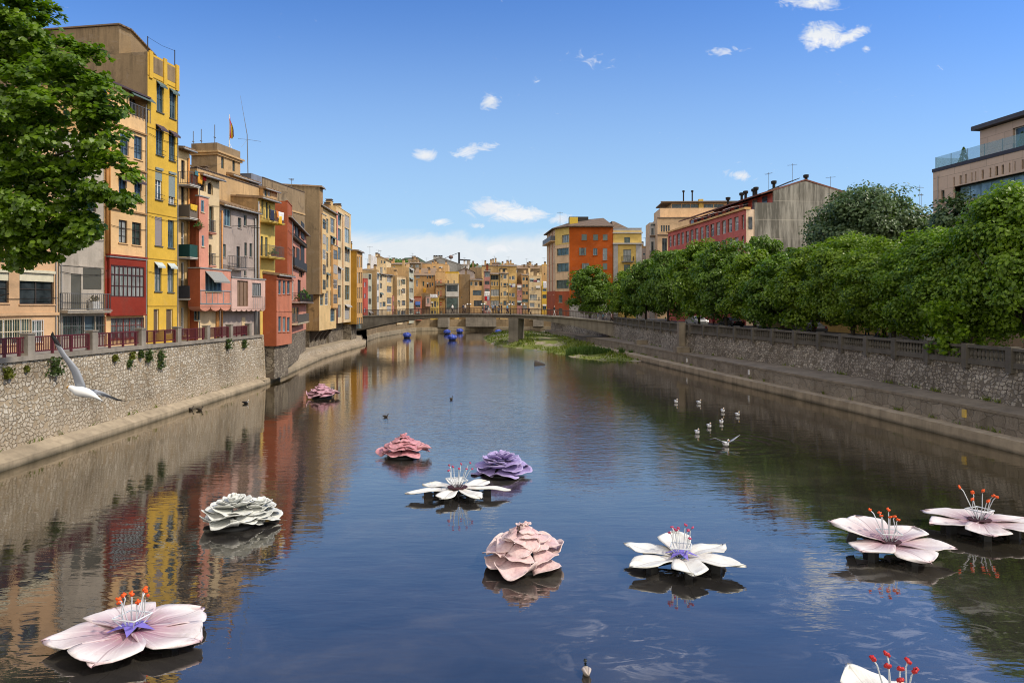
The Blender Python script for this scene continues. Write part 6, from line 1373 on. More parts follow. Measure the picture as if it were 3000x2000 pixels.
def lily(label, px, py, Rp, n, W, mat, centre, anth, group, rot=0., lift=.16, droop=.1, tipf=.35, base_z=.115, nst=8, sh=.95, tilt=None, Ls=None, pinch=.3, star=True, name='giant_lily', cup=.06, wave=.05):
    x, y = G(px, py, base_z); r = empty(name, (x, y, 0), 0, label, 'flower sculpture', group)
    r.scale = (1, .8 if px < 500 else .88, 1)
    for i in range(n):
        a = rot + 2*math.pi*i/n; L = Rp*(Ls[i] if Ls else 1.); o = petal(L, W, Rp*.07, lift, droop, i*7+int(px), tipf, wave, cup, pinch).build('petal', mat, r, True, fix=False)
        o.location = (0,0,base_z+.012*(i % 2)); o.rotation_euler = (0, -(tilt[i] if tilt else 0), a); sm = o.modifiers.new('thick', 'SOLIDIFY'); sm.thickness = .016; sm.offset = -1
        fl = MB(); fl.box(L*.5, -.1, -base_z-.1, L*.64, .1, -.04); f = fl.build('float', flat('black_float', (.015,.016,.016), .5), o)
        fl2 = MB(); fl2.tube([(.1,0,-.1),(L*.6,0,-.1)], .03, 6); fl2.build('strut', flat('dark_strut', (.03,.035,.03), .6), o)
    if star:
        m = MB(); k = n*2; pts = [((.30 if i % 2 == 0 else .13)*Rp*math.cos(rot+math.pi*i/n+.2), (.30 if i % 2 == 0 else .13)*Rp*math.sin(rot+math.pi*i/n+.2), base_z+(.07 if i % 2 == 0 else .16)+.02*lift) for i in range(k)]
        for i in range(k): m.poly([(0,0,base_z+.2), pts[i], pts[(i+1) % k]])
    else:
        m = MB(); m.lathe([(.01,base_z+.02),(.17*Rp,base_z+.03),(.2*Rp,base_z+.09),(.1*Rp,base_z+.10),(.01,base_z+.06)], n=12)
    m.build('centre', centre, r)
    sh *= .86; rn = random.Random(int(px)); wire = flat('pale_wire', (.62,.66,.68), .4)
    fz = base_z + .42*sh
    q = .23*Rp; m = MB(); sq = [(q*math.cos(rot+.5+math.pi/2*i), q*math.sin(rot+.5+math.pi/2*i), fz) for i in range(4)]
    for i in range(4): m.tube([sq[i], sq[(i+1) % 4]], .018, 5); 
    for i in range(4): m.tube([sq[i], (sq[i][0]*.3, sq[i][1]*.3, base_z+.05)], .012, 5)
    m.build('wire_frame', wire, r)
    for i in range(nst):
        a = 2*math.pi*i/nst + rn.uniform(-.3,.3); t = rn.uniform(.10,.30)*Rp; hh = sh*rn.uniform(.82,1.12); m = MB(); c, s = math.cos(a), math.sin(a)
        m.tube([(c*.03,s*.03,base_z),(c*q*.6,s*q*.6,base_z+hh*.45),(c*t*.85,s*t*.85,base_z+hh*.9),(c*t*1.05,s*t*1.05,base_z+hh)], .014, 5); o = m.build('stamen', wire, r, True)
        m = MB(); p = Vector((c*t*1.05, s*t*1.05, base_z+hh)); 
        e = .062 if anth is not MATS.get('pink_anther') else .05
        for k in range(3): d = Vector((rn.gauss(0,1), rn.gauss(0,1), rn.gauss(0,.5))).normalized(); m.tube([p-d*e*.9, p, p+d*e*.9+Vector((0,0,.02))], [e*.4,e*.5,e*.35], 6)
        m.build('anther', anth, o, True)
    return r
ORA = flat('orange_anther', (.80,.10,.008), .5); PKA = flat('pink_anther', (.45,.05,.12), .5); REA = flat('red_anther', (.5,.02,.02), .5)
PUR = flat('violet_centre', (.19,.15,.52), .5); DKC = flat('dark_centre', (.05,.015,.018), .7)
LILY = 'giant lily sculptures floating on the river'
PM1 = petalmat('pink_white_petal', (.83,.77,.74), (.30,.10,.17), (.62,.30,.38), 1.72)
PM2 = petalmat('white_petal', (.80,.80,.74), (.55,.50,.46), (.7,.66,.58), 1.9, .2)
PM3 = petalmat('mauve_white_petal', (.81,.76,.73), (.26,.10,.15), (.58,.32,.38), 1.7, .45)
lily('big white lily with mauve streaks and violet star centre at the lower left', 388,1850,1.68,5,1.5,PM1,PUR,ORA,LILY,R(-90),.06,.05,.48,.20,8,.92)
lily('white star lily with narrow pointed petals and dark red centre, mid river', 1340,1432,1.95,7,.72,PM2,DKC,PKA,LILY,R(-55),.06,.05,.1,.22,9,1.0, pinch=.2, star=False, Ls=[.8,1.,.85,.95,.8,1.,.85], cup=.05)
lily('white lily with six thick petals, one raised behind, and violet centre', 1995,1632,1.62,6,.95,PM2,PUR,PKA,LILY,R(-90),.06,.04,.55,.24,9,.85, tilt=[0,0,.05,.22,.06,0], Ls=[.95,1.05,1.,.8,1.,1.08])
lily('mauve streaked dark centred lily with orange anthers, right of the violet centred lily', 2605,1592,1.66,6,1.25,PM3,DKC,ORA,LILY,R(-80),.06,.05,.6,.28,7,.92, star=False, tilt=[0,0,.1,.22,.3,.05])
lily('mauve streaked white lily with orange anthers reaching the right frame edge', 2870,1528,1.72,6,1.25,PM3,DKC,ORA,LILY,R(-50),.05,.04,.6,.30,7,1.05, star=False)
x, y = G(2575,2040,.3)
lily('white lily with red dots and red anthers cut off at the bottom edge', 2625,2112,1.15,6,.95,PM2,DKC,REA,LILY,R(-70),.12,.08,.7,.28,7,1.05, star=False, tilt=[0,0,.1,.35,.3,0])
def rpetal(r0, z0, r1, z1, half, flare, seed, R_):
    """one stiff folded sheet: t runs from its attachment to the free edge, s across; returns mesh + rim weights"""
    rn = random.Random(seed); ph = [rn.uniform(0,6.28) for _ in range(6)]; m = MB(); NS, NT_ = 18, 10; rings = []; rim = []
    k1, k2 = rn.uniform(.5,.9), rn.uniform(-.7,.7); L = math.hypot(r1-r0, z1-z0)
    for i in range(NT_+1):
        t = i/NT_; row = []
        for j in range(NS+1):
            s = -1 + 2*j/NS
            reach = 1 - .16*abs(s)**2.2 - .05*abs(math.sin(s*3.1+ph[0])) - (.10*max(0, math.sin(s*1.6+ph[1])))
            q = t*reach; a = half*s*(.5+.5*min(1,t*1.5)**.7) + .06*k2*t
            rad = r0 + (r1-r0)*q - .05*R_*s*s*t
            z = z0 + (z1-z0)*q**1.15
            lip = max(0., t-.62)/.38
            z += flare*L*lip**1.6*(.55+.45*math.sin(s*2.4+ph[2])) ; rad -= .18*abs(flare)*L*lip**2*(.5+.5*math.sin(s*2.4+ph[2]))
            fold = abs(math.sin(s*2.2*k1+ph[3]+t*.8)) ; z += .055*R_*(fold-.6)*t; rad += .03*R_*math.sin(s*5+ph[4])*t*t
            z += .012*R_*math.sin(s*9+ph[5]+t*5)*t - .10*L*abs(s)**3*t
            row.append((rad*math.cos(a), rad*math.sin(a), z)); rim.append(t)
        rings.append(row)
    m.loft(rings, 0, closed=False); return m, rim
def rosemat(name, base, dark, light):
    if name in MATS: return MATS[name]
    t = NT(name); n = t.noise(t.pos(), 2.4, 6, .7, .5); n2 = t.noise(t.pos((1,1,.5)), 7., 6, .65); oi = t.n('ShaderNodeObjectInfo').outputs['Random']
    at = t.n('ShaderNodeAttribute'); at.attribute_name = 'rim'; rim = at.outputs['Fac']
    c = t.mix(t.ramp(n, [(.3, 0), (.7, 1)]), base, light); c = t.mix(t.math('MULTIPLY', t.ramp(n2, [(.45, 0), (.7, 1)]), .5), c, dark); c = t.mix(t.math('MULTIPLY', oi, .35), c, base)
    c = t.mix(t.math('MULTIPLY', t.ramp(rim, [(.2, 1), (.75, 0)]), .6), c, dark); c = t.mix(t.math('MULTIPLY', t.ramp(rim, [(.88, 0), (1., 1)]), .5), c, light)  # petal base darkened in the colour for occlusion-like depth, rim painted paler
    t.l(c, t.p.inputs['Base Color']); t.p.inputs['Roughness'].default_value = .6; t.p.inputs['Specular IOR Level'].default_value = .3; t.bump(t.math('ADD', n, n2), .6, .05); MATS[name] = t.mat; return t.mat
def rose(label, px, py, Rr, H, mat, seed, layers, group='giant rose sculptures floating on the river', name='giant_rose', bulge=None):
    x, y = G(px, py, .1); r = empty(name, (x, y, 0), random.Random(seed).uniform(0,6) if not bulge else 0, label, 'flower sculpture', group); rn = random.Random(seed)
    m = MB(); m.lathe([(.01,-.15),(Rr*.62,-.15),(Rr*.66,.0),(Rr*.62,.12),(.01,.14)], n=24); m.build('float', flat('black_float', (.015,.016,.016), .5), r, True)
    def put(pp, cx=0., cy=0., rot=None, k=[0]):
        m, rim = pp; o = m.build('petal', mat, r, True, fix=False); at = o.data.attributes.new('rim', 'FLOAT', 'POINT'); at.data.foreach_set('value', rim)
        o.location = (cx, cy, 0); o.rotation_euler = (rn.gauss(0,.05), rn.gauss(0,.05), rot); sm = o.modifiers.new('thick', 'SOLIDIFY'); sm.thickness = .016; sm.offset = 0
    k = 0
    def stack(lay, sc=1., cx=0., cy=0.):
        nonlocal k
        for (n, r0, z0, r1, z1, half, fl) in lay:
            off = rn.uniform(0,6.28)
            for i in range(n):
                j = rn.uniform(.9,1.1); k += 1
                put(rpetal(r0*Rr*sc, z0*H*sc**.6, r1*Rr*sc*j, (z1+rn.gauss(0,.025))*H*sc**.6, half, fl*rn.uniform(.5,1.3), seed*100+k, Rr*sc), cx, cy, off+2*math.pi*i/n+rn.gauss(0,.1))
    stack(layers)
    if bulge: stack(layers[:-1], .74, *[q*Rr for q in bulge])
    m = MB(); rg = []; zt = max(l[4] for l in layers); zt = max(zt, max(l[2] for l in layers))
    for i in range(20): a = i*.62; q = Rr*.03*(1+i*.17); rg.append([(q*math.cos(a), q*math.sin(a), H*(zt-.28)), (q*1.15*math.cos(a), q*1.15*math.sin(a), H*(zt+.04-.007*i))])
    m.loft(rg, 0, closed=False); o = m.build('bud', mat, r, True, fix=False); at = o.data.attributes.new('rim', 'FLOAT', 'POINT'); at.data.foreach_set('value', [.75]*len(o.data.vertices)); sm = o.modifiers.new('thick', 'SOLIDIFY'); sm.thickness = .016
    return r
#        n  r0  z0   r1   z1  half flare
OPEN = [(6,.30,.34,1.10,.12,.62,.30),(6,.26,.50,1.0,.34,.66,.22),(5,.22,.58,.84,.60,.74,.12),(5,.16,.62,.66,.80,.78,.06),(4,.12,.66,.48,.93,.9,.0),(3,.07,.7,.32,1.0,1.1,-.05),(3,.04,.74,.19,1.04,1.2,-.06)]
CONE = [(6,.34,.44,1.12,.12,.58,.34),(6,.30,.62,.94,.28,.62,.30),(5,.24,.76,.76,.44,.68,.26),(5,.18,.88,.60,.58,.72,.22),(4,.12,.98,.46,.74,.82,.16),(3,.08,1.04,.30,.9,1.0,.1),(3,.03,1.02,.17,1.08,1.2,0)]
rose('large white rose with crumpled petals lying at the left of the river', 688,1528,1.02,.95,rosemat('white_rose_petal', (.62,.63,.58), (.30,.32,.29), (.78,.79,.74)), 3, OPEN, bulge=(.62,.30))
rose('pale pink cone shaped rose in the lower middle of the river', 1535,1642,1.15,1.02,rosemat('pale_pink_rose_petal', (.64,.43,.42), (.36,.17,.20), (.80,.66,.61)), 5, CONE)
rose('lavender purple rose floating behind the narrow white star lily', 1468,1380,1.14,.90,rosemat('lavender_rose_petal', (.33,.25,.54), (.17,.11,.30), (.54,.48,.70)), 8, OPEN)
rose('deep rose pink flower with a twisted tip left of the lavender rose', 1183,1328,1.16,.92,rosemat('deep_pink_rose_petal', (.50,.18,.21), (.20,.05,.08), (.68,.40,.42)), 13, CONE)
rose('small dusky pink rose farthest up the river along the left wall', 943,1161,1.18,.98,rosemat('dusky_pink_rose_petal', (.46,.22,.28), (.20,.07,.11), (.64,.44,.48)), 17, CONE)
def ball(label, px, py, wpx):
    x, y = G(px, py, .1); Rr = wpx*.5/FPX*y; r = empty('hydrangea_ball', (x, y, 0), 0, label, 'flower sculpture', 'blue hydrangea balls floating near the bridge'); rn = random.Random(px)
    m = MB(); m.lathe([(.01,-.1),(Rr*.7,-.1),(Rr*.8,.1),(.01,.12)], n=14); m.build('float', MATS['black_float'], r)
    m = MB(); m.ell((0,0,Rr*.55), (Rr*.86,Rr*.86,Rr*.62), 14, 9)
    for i in range(170):
        d = Vector((rn.gauss(0,1), rn.gauss(0,1), abs(rn.gauss(0,1))*.9-.25)).normalized(); c = Vector((d.x*Rr*.95, d.y*Rr*.95, Rr*.58+d.z*Rr*.68)); a = d.cross(Vector((rn.gauss(0,1),rn.gauss(0,1),rn.gauss(0,1)))).normalized(); b = d.cross(a); s = Rr*.2
        m.poly([c+a*s*.6, c+b*s*.6+d*s*.4, c-a*s*.6, c-b*s*.6+d*s*.4])
    t = MATS.get('hydrangea_petal')
    if not t:
        q = NT('hydrangea_petal'); g = q.n('ShaderNodeNewGeometry').outputs['Random Per Island']; q.l(q.ramp(g, [(.0,(.012,.035,.32)),(.5,(.03,.10,.58)),(.8,(.16,.20,.62)),(1.,(.5,.5,.7))]), q.p.inputs['Base Color']); q.p.inputs['Roughness'].default_value = .5; t = MATS['hydrangea_petal'] = q.mat
    m.build('blossom', t, r)
ball('blue hydrangea ball nearest the left bank', 1192,988,25); ball('blue hydrangea ball left of its neighbour by the far quay', 1310,977,21); ball('blue hydrangea ball right of its neighbour, farthest from the bank', 1347,974,21); ball('pale speckled blue hydrangea ball, widest and lowest of the five', 1325,995,28); ball('blue hydrangea ball beside the bridge pier', 1460,976,20)
# ================================================================= BIRDS
WH = flat('white_feathers', (.78,.78,.77), .7, var=.05); GF = flat('grey_feathers', (.33,.35,.39), .7); BK = flat('black_feathers', (.012,.012,.014), .6); YB = flat('yellow_beak', (.65,.33,.03), .5)
# flying gull
gl_ = empty('seagull', PT(245,1142,9.), 0, 'white seagull flying with spread grey wings and black wing tip before the wall', 'seagull'); M0 = Matrix.Translation(gl_.location).inverted()
def gp(px, py, dy=0.): return M0 @ PT(px, py, 9.+dy)
m = MB(); ax = [(196,1132.5,.008),(202,1133.5,.02),(208,1135,.036),(216,1139,.044),(228,1145,.062),(242,1148,.068),(256,1151,.060),(268,1156,.045),(280,1162,.026),(290,1168,.012),(300,1173,.004)]
m.tube([gp(a,b,-.02+.002*i) for i,(a,b,_) in enumerate(ax)], [r for _,_,r in ax], 12); bo = m.build('body', [WH, YB], gl_, True)
for p in bo.data.polygons:
    if p.index < 12: p.material_index = 1
m = MB(); m.tube([gp(202,1132,0),gp(196,1134,0),gp(193.5,1136,0)], [.016,.012,.003], 7); m.build('beak', YB, gl_, True)
m = MB(); m.ell(gp(206,1131.5,-.032), (.006,.006,.006), 7, 5); m.build('eye', BK, gl_, True)
m = MB(); m.loft([[gp(278,1158,.0),gp(278,1165,.0)],[gp(290,1164,.03),gp(286,1168,.0)],[gp(301,1172.5,.05),gp(296,1172.5,0)]], 0, closed=False); o = m.build('tail', WH, gl_, True); s_ = o.modifiers.new('t','SOLIDIFY'); s_.thickness = .012
m = MB(); m.tube([gp(262,1156,-.03),gp(270,1160,-.02),gp(275,1163,-.02)], [.012,.01,.016], 6); m.build('foot', YB, gl_, True)
def wing(secs, nm='wing'):
    m = MB(); rings = []
    for (l, t, dy, th) in secs:
        a, b = gp(l[0],l[1],dy), gp(t[0],t[1],dy+.03); up = Vector((0,-1,.3)).normalized()
        rings.append([a, a*.65+b*.35+up*th, a*.3+b*.7+up*th*.7, b, a*.3+b*.7-up*th*.15, a*.65+b*.35-up*th*.25])
    m.loft(rings, 0, True, True); o = m.build('wing', [GF, BK, WH], gl_, True)
    return o
o = wing([((220,1130),(252,1136),0,.02),((216,1112),(249,1124),-.03,.022),((209,1090),(242,1106),-.06,.018),((196,1066),(232,1082),-.09,.016),((181,1045),(214,1060),-.12,.013),((169,1024),(196,1040),-.15,.011),((160,1006),(182,1018),-.18,.008),((153,992),(172,1000),-.2,.006),((148,984),(164,988),-.21,.005),((150,977),(158,980),-.22,.003),((154,971),(157,974),-.23,.001)])
for p in o.data.polygons: 
    ring = p.index//6
    p.material_index = 1 if ring >= 6 and p.index < 60 else 0
o = wing([((262,1140),(272,1150),.06,.016),((282,1141),(284,1156),.14,.016),((302,1147),(300,1160),.22,.014),((322,1157),(318,1165),.30,.011),((345,1168),(335,1171),.38,.008),((360,1172),(354,1174.5),.44,.004),((372,1173.5),(370,1174.5),.48,.001)])
for p in o.data.polygons: p.material_index = 1 if p.index//6 >= 4 else (2 if p.index % 6 in (2,) else 0)
def bird(label, px, py, rz, sc, cols, cat='seagull', name='seagull', group=None, wings=None, py_is_water=True):
    x, y = G(px, py, .0); r = empty(name, (x, y, 0), rz, label, cat, group); r.scale = (sc, sc, sc)
    body, back, head, beak = cols
    ax = [(-.27,0,.13,.006),(-.2,0,.115,.03),(-.1,0,.085,.075),(0,0,.075,.092),(.09,0,.085,.085),(.135,0,.13,.055),(.15,0,.185,.04),(.165,0,.23,.041),(.19,0,.25,.041),(.215,0,.245,.028),(.235,0,.24,.013),(.275,0,.23,.004)]
    m = MB(); m.tube([a[:3] for a in ax], [a[3] for a in ax], 10); o = m.build('body', [body, head, beak], r, True)
    for p in o.data.polygons: i = p.index//10; p.material_index = 2 if i in (9,10) else (1 if 5 <= i < 9 else 0)
    for s in (-1, 1):
        m = MB()
        if wings: m.loft([[(.08,s*.06,.13),(-.06,s*.06,.12)],[(.12,s*.26,.24),(-.06,s*.24,.20)],[(.05,s*.46,.34),(-.07,s*.42,.29)],[(-.06,s*.62,.38 if s > 0 else .26),(-.08,s*.6,.36 if s > 0 else .25)]], 0, closed=False)
        else: m.tube([(.09,s*.055,.12),(0,s*.075,.125),(-.12,s*.05,.135),(-.25,s*.015,.14)], [.02,.045,.035,.006], 8)
        o = m.build('wing', back, r, True)
        if wings: q = o.modifiers.new('t','SOLIDIFY'); q.thickness = .012
    return r
GC = (WH, GF, WH, YB); GG = 'seagulls floating by the right bank'
for lb, px, py, rz in (('floating gull farthest left, alone on the dark water',1980,1180,-1.4),('floating gull with a bright ripple, second from the left',2047,1182,-1.2),('floating gull second from the right',2117,1207,-1.6),('floating gull farthest right',2160,1218,-1.4),('floating gull below the second from right one',2113,1240,-1.7),('floating gull with lavender ripples, between the two lower ones',2077,1252,-1.5),('floating gull lowest in the group, above the landing gull',2042,1270,-1.5)):
    bird(lb, px, py, rz, 1.15, GC, group=GG)
bird('gull landing with raised wings amid spreading ripples', 2126,1306, -1.35, 1.35, GC, wings=True)
bird('mallard duck with dark head swimming away at the bottom edge', 1718,1975, 1.62, .8, (flat('tan_duck', (.42,.36,.29), .7), flat('pale_duck_wing', (.5,.43,.38), .7), flat('green_head', (.006,.012,.010), .4), BK), 'duck', 'mallard')
DK = (flat('brown_duck', (.05,.04,.03), .7),)*4
for lb, px, py, rz in (('tiny dark duck alone in the middle of the bright water',1322,1171,1.2),('dark duck by the ledge, left of a close pair',558,1201,.2),('duck by the ledge, right of a close pair',585,1202,.1),('duck swimming off the ledge below the stone wall end',720,1182,.2)): bird(lb, px, py, rz, 1., DK if px != 720 else (BK, BK, WH, YB), 'duck', 'duck')
bird('brown duck floating left of the deep pink rose', 1130,1222, 0.1, .8, DK, 'duck', 'duck')
x, y = G(1582,1068); m = MB(); m.hexa([(-.75,-.4,-.2),(.75,-.4,-.2),(.7,.4,-.2),(-.7,.4,-.2),(-.7,-.2,.35),(.6,-.3,.14),(.55,.2,.12),(-.6,.1,.62)]); o = m.build('rock', flat('dark_wet_rock', (.045,.035,.025), .6)); o.location = (x, y, 0); bv = o.modifiers.new('b','BEVEL'); bv.width = .1; bv.segments = 3; tag(o, 'dark pointed rock breaking the bright water right of centre', 'rock')
# ================================================================= PEOPLE
def skin_mesh(V, E, rad, name='body'):
    me = bpy.data.meshes.new(name); me.from_pydata(V, E, []); o = bpy.data.objects.new(name, me); COL.objects.link(o)
    md = o.modifiers.new('s','SKIN'); sv = me.skin_vertices[0].data
    for i, r in enumerate(rad): sv[i].radius = (r, r) if not hasattr(r, '__len__') else r
    sv[0].use_root = True; sd = o.modifiers.new('ss','SUBSURF'); sd.levels = 1; sd.render_levels = 1
    dg = bpy.context.evaluated_depsgraph_get(); out = bpy.data.meshes.new_from_object(o.evaluated_get(dg)); bpy.data.objects.remove(o); return out
def body_mesh(stride, arm, sit=False, bend=0.):
    hz = .93 if not sit else .5; V = [(0,0,hz),(0,.01,hz+.22),(0,.0+bend*.3,hz+.46),(0,.02+bend*.5,hz+.57),(0,.04+bend*.55,hz+.66),(0,.05+bend*.6,hz+.78)]
    E = [(0,1),(1,2),(2,3),(3,4),(4,5)]; rad = [(.15,.10),(.14,.095),(.17,.10),(.05,.05),(.085,.09),(.08,.09)]
    for s in (-1, 1):
        b = len(V); st = stride*s; V += [(s*.19,bend*.3,hz+.47),(s*.25,-arm*s*.5+bend*.3,hz+.2),(s*.24,-arm*s+.10+bend*.4,hz-.03),(s*.24,-arm*s+.13+bend*.4,hz-.13)]; E += [(2,b),(b,b+1),(b+1,b+2),(b+2,b+3)]; rad += [.06,.047,.035,(.03,.04)]
        b = len(V)
        if sit: V += [(s*.1,0,hz-.03),(s*.11,.42,hz),(s*.11,.42,.1),(s*.11,.55,.04)]
        else: V += [(s*.09,0,hz-.06),(s*.10,st*.45+.03,.5),(s*.10,st-.0,.09),(s*.10,st+.15,.04)]
        E += [(0,b),(b,b+1),(b+1,b+2),(b+2,b+3)]; rad += [.088,.062,.042,(.045,.035)]
    return skin_mesh(V, E, rad)
BM_ = {'walk': body_mesh(.22,.14), 'stand': body_mesh(.04,.03), 'lean': body_mesh(.05,.05,False,.35), 'sit': body_mesh(0,.02,True,.2)}
SKIN = flat('skin', (.45,.26,.18), .6); 
def person(label, loc, rz, pose, top, legs, hair=(.02,.014,.01), sc=1., group=None):
    hz = .93 if pose != 'sit' else .5
    me = BM_[pose].copy(); r = empty('person', loc, rz, label, 'person', group); r.scale = (sc,sc,sc)
    for m_ in (SKIN, flat('cloth_t%02d%02d%02d' % tuple(int(c*99) for c in top), top, .85), flat('cloth_t%02d%02d%02d' % tuple(int(c*99) for c in legs), legs, .85), flat('hair%02d' % int(hair[0]*99), hair, .7), flat('dark_shoe', (.03,.028,.026), .6)): me.materials.append(m_)
    for p in me.polygons:
        c = p.center; z = c.z - hz
        if z > .77 or (z > .64 and c.y < .035): i = 3
        elif z > .55: i = 0
        elif z > .02 and not (abs(c.x) > .2 and z < .12): i = 1
        elif abs(c.x) > .185: i = 0
        elif c.z < .075: i = 4
        else: i = 2
        p.material_index = i; p.use_smooth = True
    o = bpy.data.objects.new('body', me); COL.objects.link(o); o.parent = r; return r
def onb(px, off): s = bpx(px); return b3(s, off, interp(TOP, s)+.0)
ba = math.atan2(bd.y, bd.x); PB = 'people crossing the footbridge'
WHT, BLK, NVY, BEI_, BLU, GRY, RDC = (.68,.66,.62), (.018,.018,.02), (.02,.03,.06), (.5,.42,.33), (.12,.30,.45), (.2,.22,.26), (.35,.04,.05)
for lb, px, off, rz, pose, t_, l_ in (
  ('person in a white top and dark trousers, farthest left on the footbridge',1319,.9,ba-1.57,'walk',WHT,BLK),
  ('person dressed all in dark navy beside the one in a beige top',1348,1.3,ba-1.57,'walk',NVY,BLK),
  ('person in a beige top and dark trousers near the pole lamp',1357,.8,ba-1.57,'walk',BEI_,BLK),
  ('person in white trousers sitting by the railing, left of a matching one',1408,2.2,ba+1.2,'sit',NVY,WHT), ('person in white clothes sitting by the railing, right of a matching one',1417,2.2,ba+1.2,'sit',WHT,WHT),
  ('person in a pale blue shirt leaning near the laundry house',1430,2.,ba+3.,'stand',(.3,.38,.5),NVY),
  ('tall person in black standing at the front of the dark group',1443,1.1,ba+1.57,'stand',BLK,BLK), ('person in charcoal leaning at the back of the dark group',1447,1.9,ba+2.,'lean',(.03,.03,.035),BLK), ('person with a pale bag crouching between the dark figures',1451,1.5,ba,'sit',GRY,BLK),
  ('slim person in black alone right of the dark group',1459,1.5,ba+1.57,'stand',BLK,NVY), ('person in a sky blue top and dark trousers above the pier',1479,1.1,ba+1.7,'walk',BLU,BLK), ('person in dark purple seated next to the sky blue top',1473,1.8,ba+1.2,'sit',(.08,.04,.12),NVY),
  ('dark crouching person hunched over the railing right of the pier',1537,1.9,ba+2.5,'sit',BLK,BLK), ('person in a dark top and white trousers before the orange block',1617,1.2,ba+1.57,'walk',BLK,WHT)):
    person(lb, onb(px, off), rz, pose, t_, l_, sc=1.03, group=PB)
for lb, px, Y, rz, t_, l_ in (('person with grey clothes strolling at the bridge head, leftmost of the group',1752,113.5,1.2,GRY,WHT),('person in a teal shirt at the bridge head',1767,113.,-1.4,(.05,.3,.4),NVY),('person in a white shirt walking at the bridge head',1777,112.5,1.3,WHT,GRY),('person in a pale pink shirt at the bridge head, rightmost of the group',1791,112.,-1.6,(.6,.42,.4),BLK),
  ('person in red under the trees behind the balustrade, beside parked motorcycles',2090,85.,1.,RDC,BLK),('person in white under the yellow green trees',2570,57.,2.,WHT,NVY),('person in dark clothes near the ochre wall under the trees',2500,60.,1.,NVY,BLK),('person in grey walking under the trees beside the ochre wall',2540,62.,-1.,GRY,NVY)):
    person(lb, (XA(px,Y),Y,interp(ZR,Y)-.05), rz, 'walk', t_, l_, sc=1.0)
# ================================================================= PARKED CARS under the trees
def car(label, x, y, z, rz, col, group='cars parked under the riverside trees'):
    r = empty('parked_car', (x,y,z), rz, label, 'car', group); paint = flat('car_paint%02d%02d' % (int(col[0]*99), int(col[2]*99)), col, .25, .1, .03, .6)
    prof = [(-2.05,.35),(-2.1,.7),(-1.95,.92),(-1.2,1.0),(-.55,1.42),(.75,1.45),(1.55,1.02),(2.0,.95),(2.1,.65),(2.05,.35)]
    m = MB(); rings = []
    for s, k in ((-.86,.86),(-.84,.97),(-.5,1.),(.5,1.),(.84,.97),(.86,.86)): rings.append([(x_*(k if abs(x_) > 1.9 else 1), s*(.86 if z_ > 1.2 else 1), .35+(z_-.35)*(1 if abs(s) < .85 else .96)) for x_, z_ in prof])
    m.loft(rings, 0, True, True); m.build('body', paint, r)
    m = MB()
    for s in (-1, 1): m.poly([(-.95,s*.80,1.02),(1.3,s*.80,1.02),(.7,s*.745,1.38),(-.5,s*.745,1.38)])
    m.poly([(1.5,-.66,1.08),(1.5,.66,1.08),(.85,.6,1.44),(.85,-.6,1.44)]); m.poly([(-1.14,-.66,1.07),(-.62,-.6,1.41),(-.62,.6,1.41),(-1.14,.66,1.07)]); m.build('window', GL, r)
    for a, s in ((-1.3,-.78),(-1.3,.78),(1.35,-.78),(1.35,.78)):
        m = MB(); m.loft([[(a+q*math.cos(t/12*6.283), s+w, .31+q*math.sin(t/12*6.283)) for t in range(12)] for q, w in ((.1,-.11),(.30,-.11),(.31,0),(.30,.11),(.1,.11))], 0, True, True); o = m.build('wheel', DARK, r)
        m = MB(); m.tube([(a,s-.115,.31),(a,s+.115,.31)], .19, 10); m.build('rim', GREYIRON, o)
    for s in (-.6,.6): m = MB(); m.ell((2.02,s,.72), (.08,.17,.09), 8, 6); m.build('headlight', WHITE, r); m = MB(); m.box(-2.08,s-.12,.72,-2.0,s+.12,.86); m.build('tail_light', flat('red_lamp', (.3,.01,.01), .3), r)
for lb, px, Y, c in (('white car parked under the yellow green trees',2625,58.,(.6,.6,.6)),('silver car parked behind the balustrade near the dark trees',2010,98.,(.4,.41,.42)),('dark blue car parked under the trees left of the hanging branch',2700,60.,(.03,.04,.09)),('grey car parked under the row before the concrete gable',2330,74.,(.2,.2,.21)),('black car parked under the trees by the red clad person',2110,92.,(.02,.02,.022))):
    car(lb, XA(px,Y)+1.5, Y, interp(ZR,Y)-.06, 1.75, c)
# terrace shrubs
for lb, px, py, Y in (('dark conical shrub at the corner of the glass terrace',2806,480,58.2),('dark shrub behind the terrace glass near the frame edge',2978,438,53.)):
    o = empty('terrace_shrub', (XA(px,Y)+.9, Y+.6, ZA(506,60)+.3), 0, lb, 'shrub'); rn = random.Random(px); m = MB()
    for i in range(260): z = rn.random(); a = rn.uniform(0,6.28); q = .42*(1-z)**.7*rn.uniform(.5,1); leafq(m, Vector((q*math.cos(a), q*math.sin(a), .35+z*1.3)), .13, rn)
    m.build('foliage', LF[1], o, fix=False); m = MB(); m.lathe([(.01,0),(.22,0),(.28,.38),(.01,.36)], n=10); m.build('pot', GREYIRON, o)
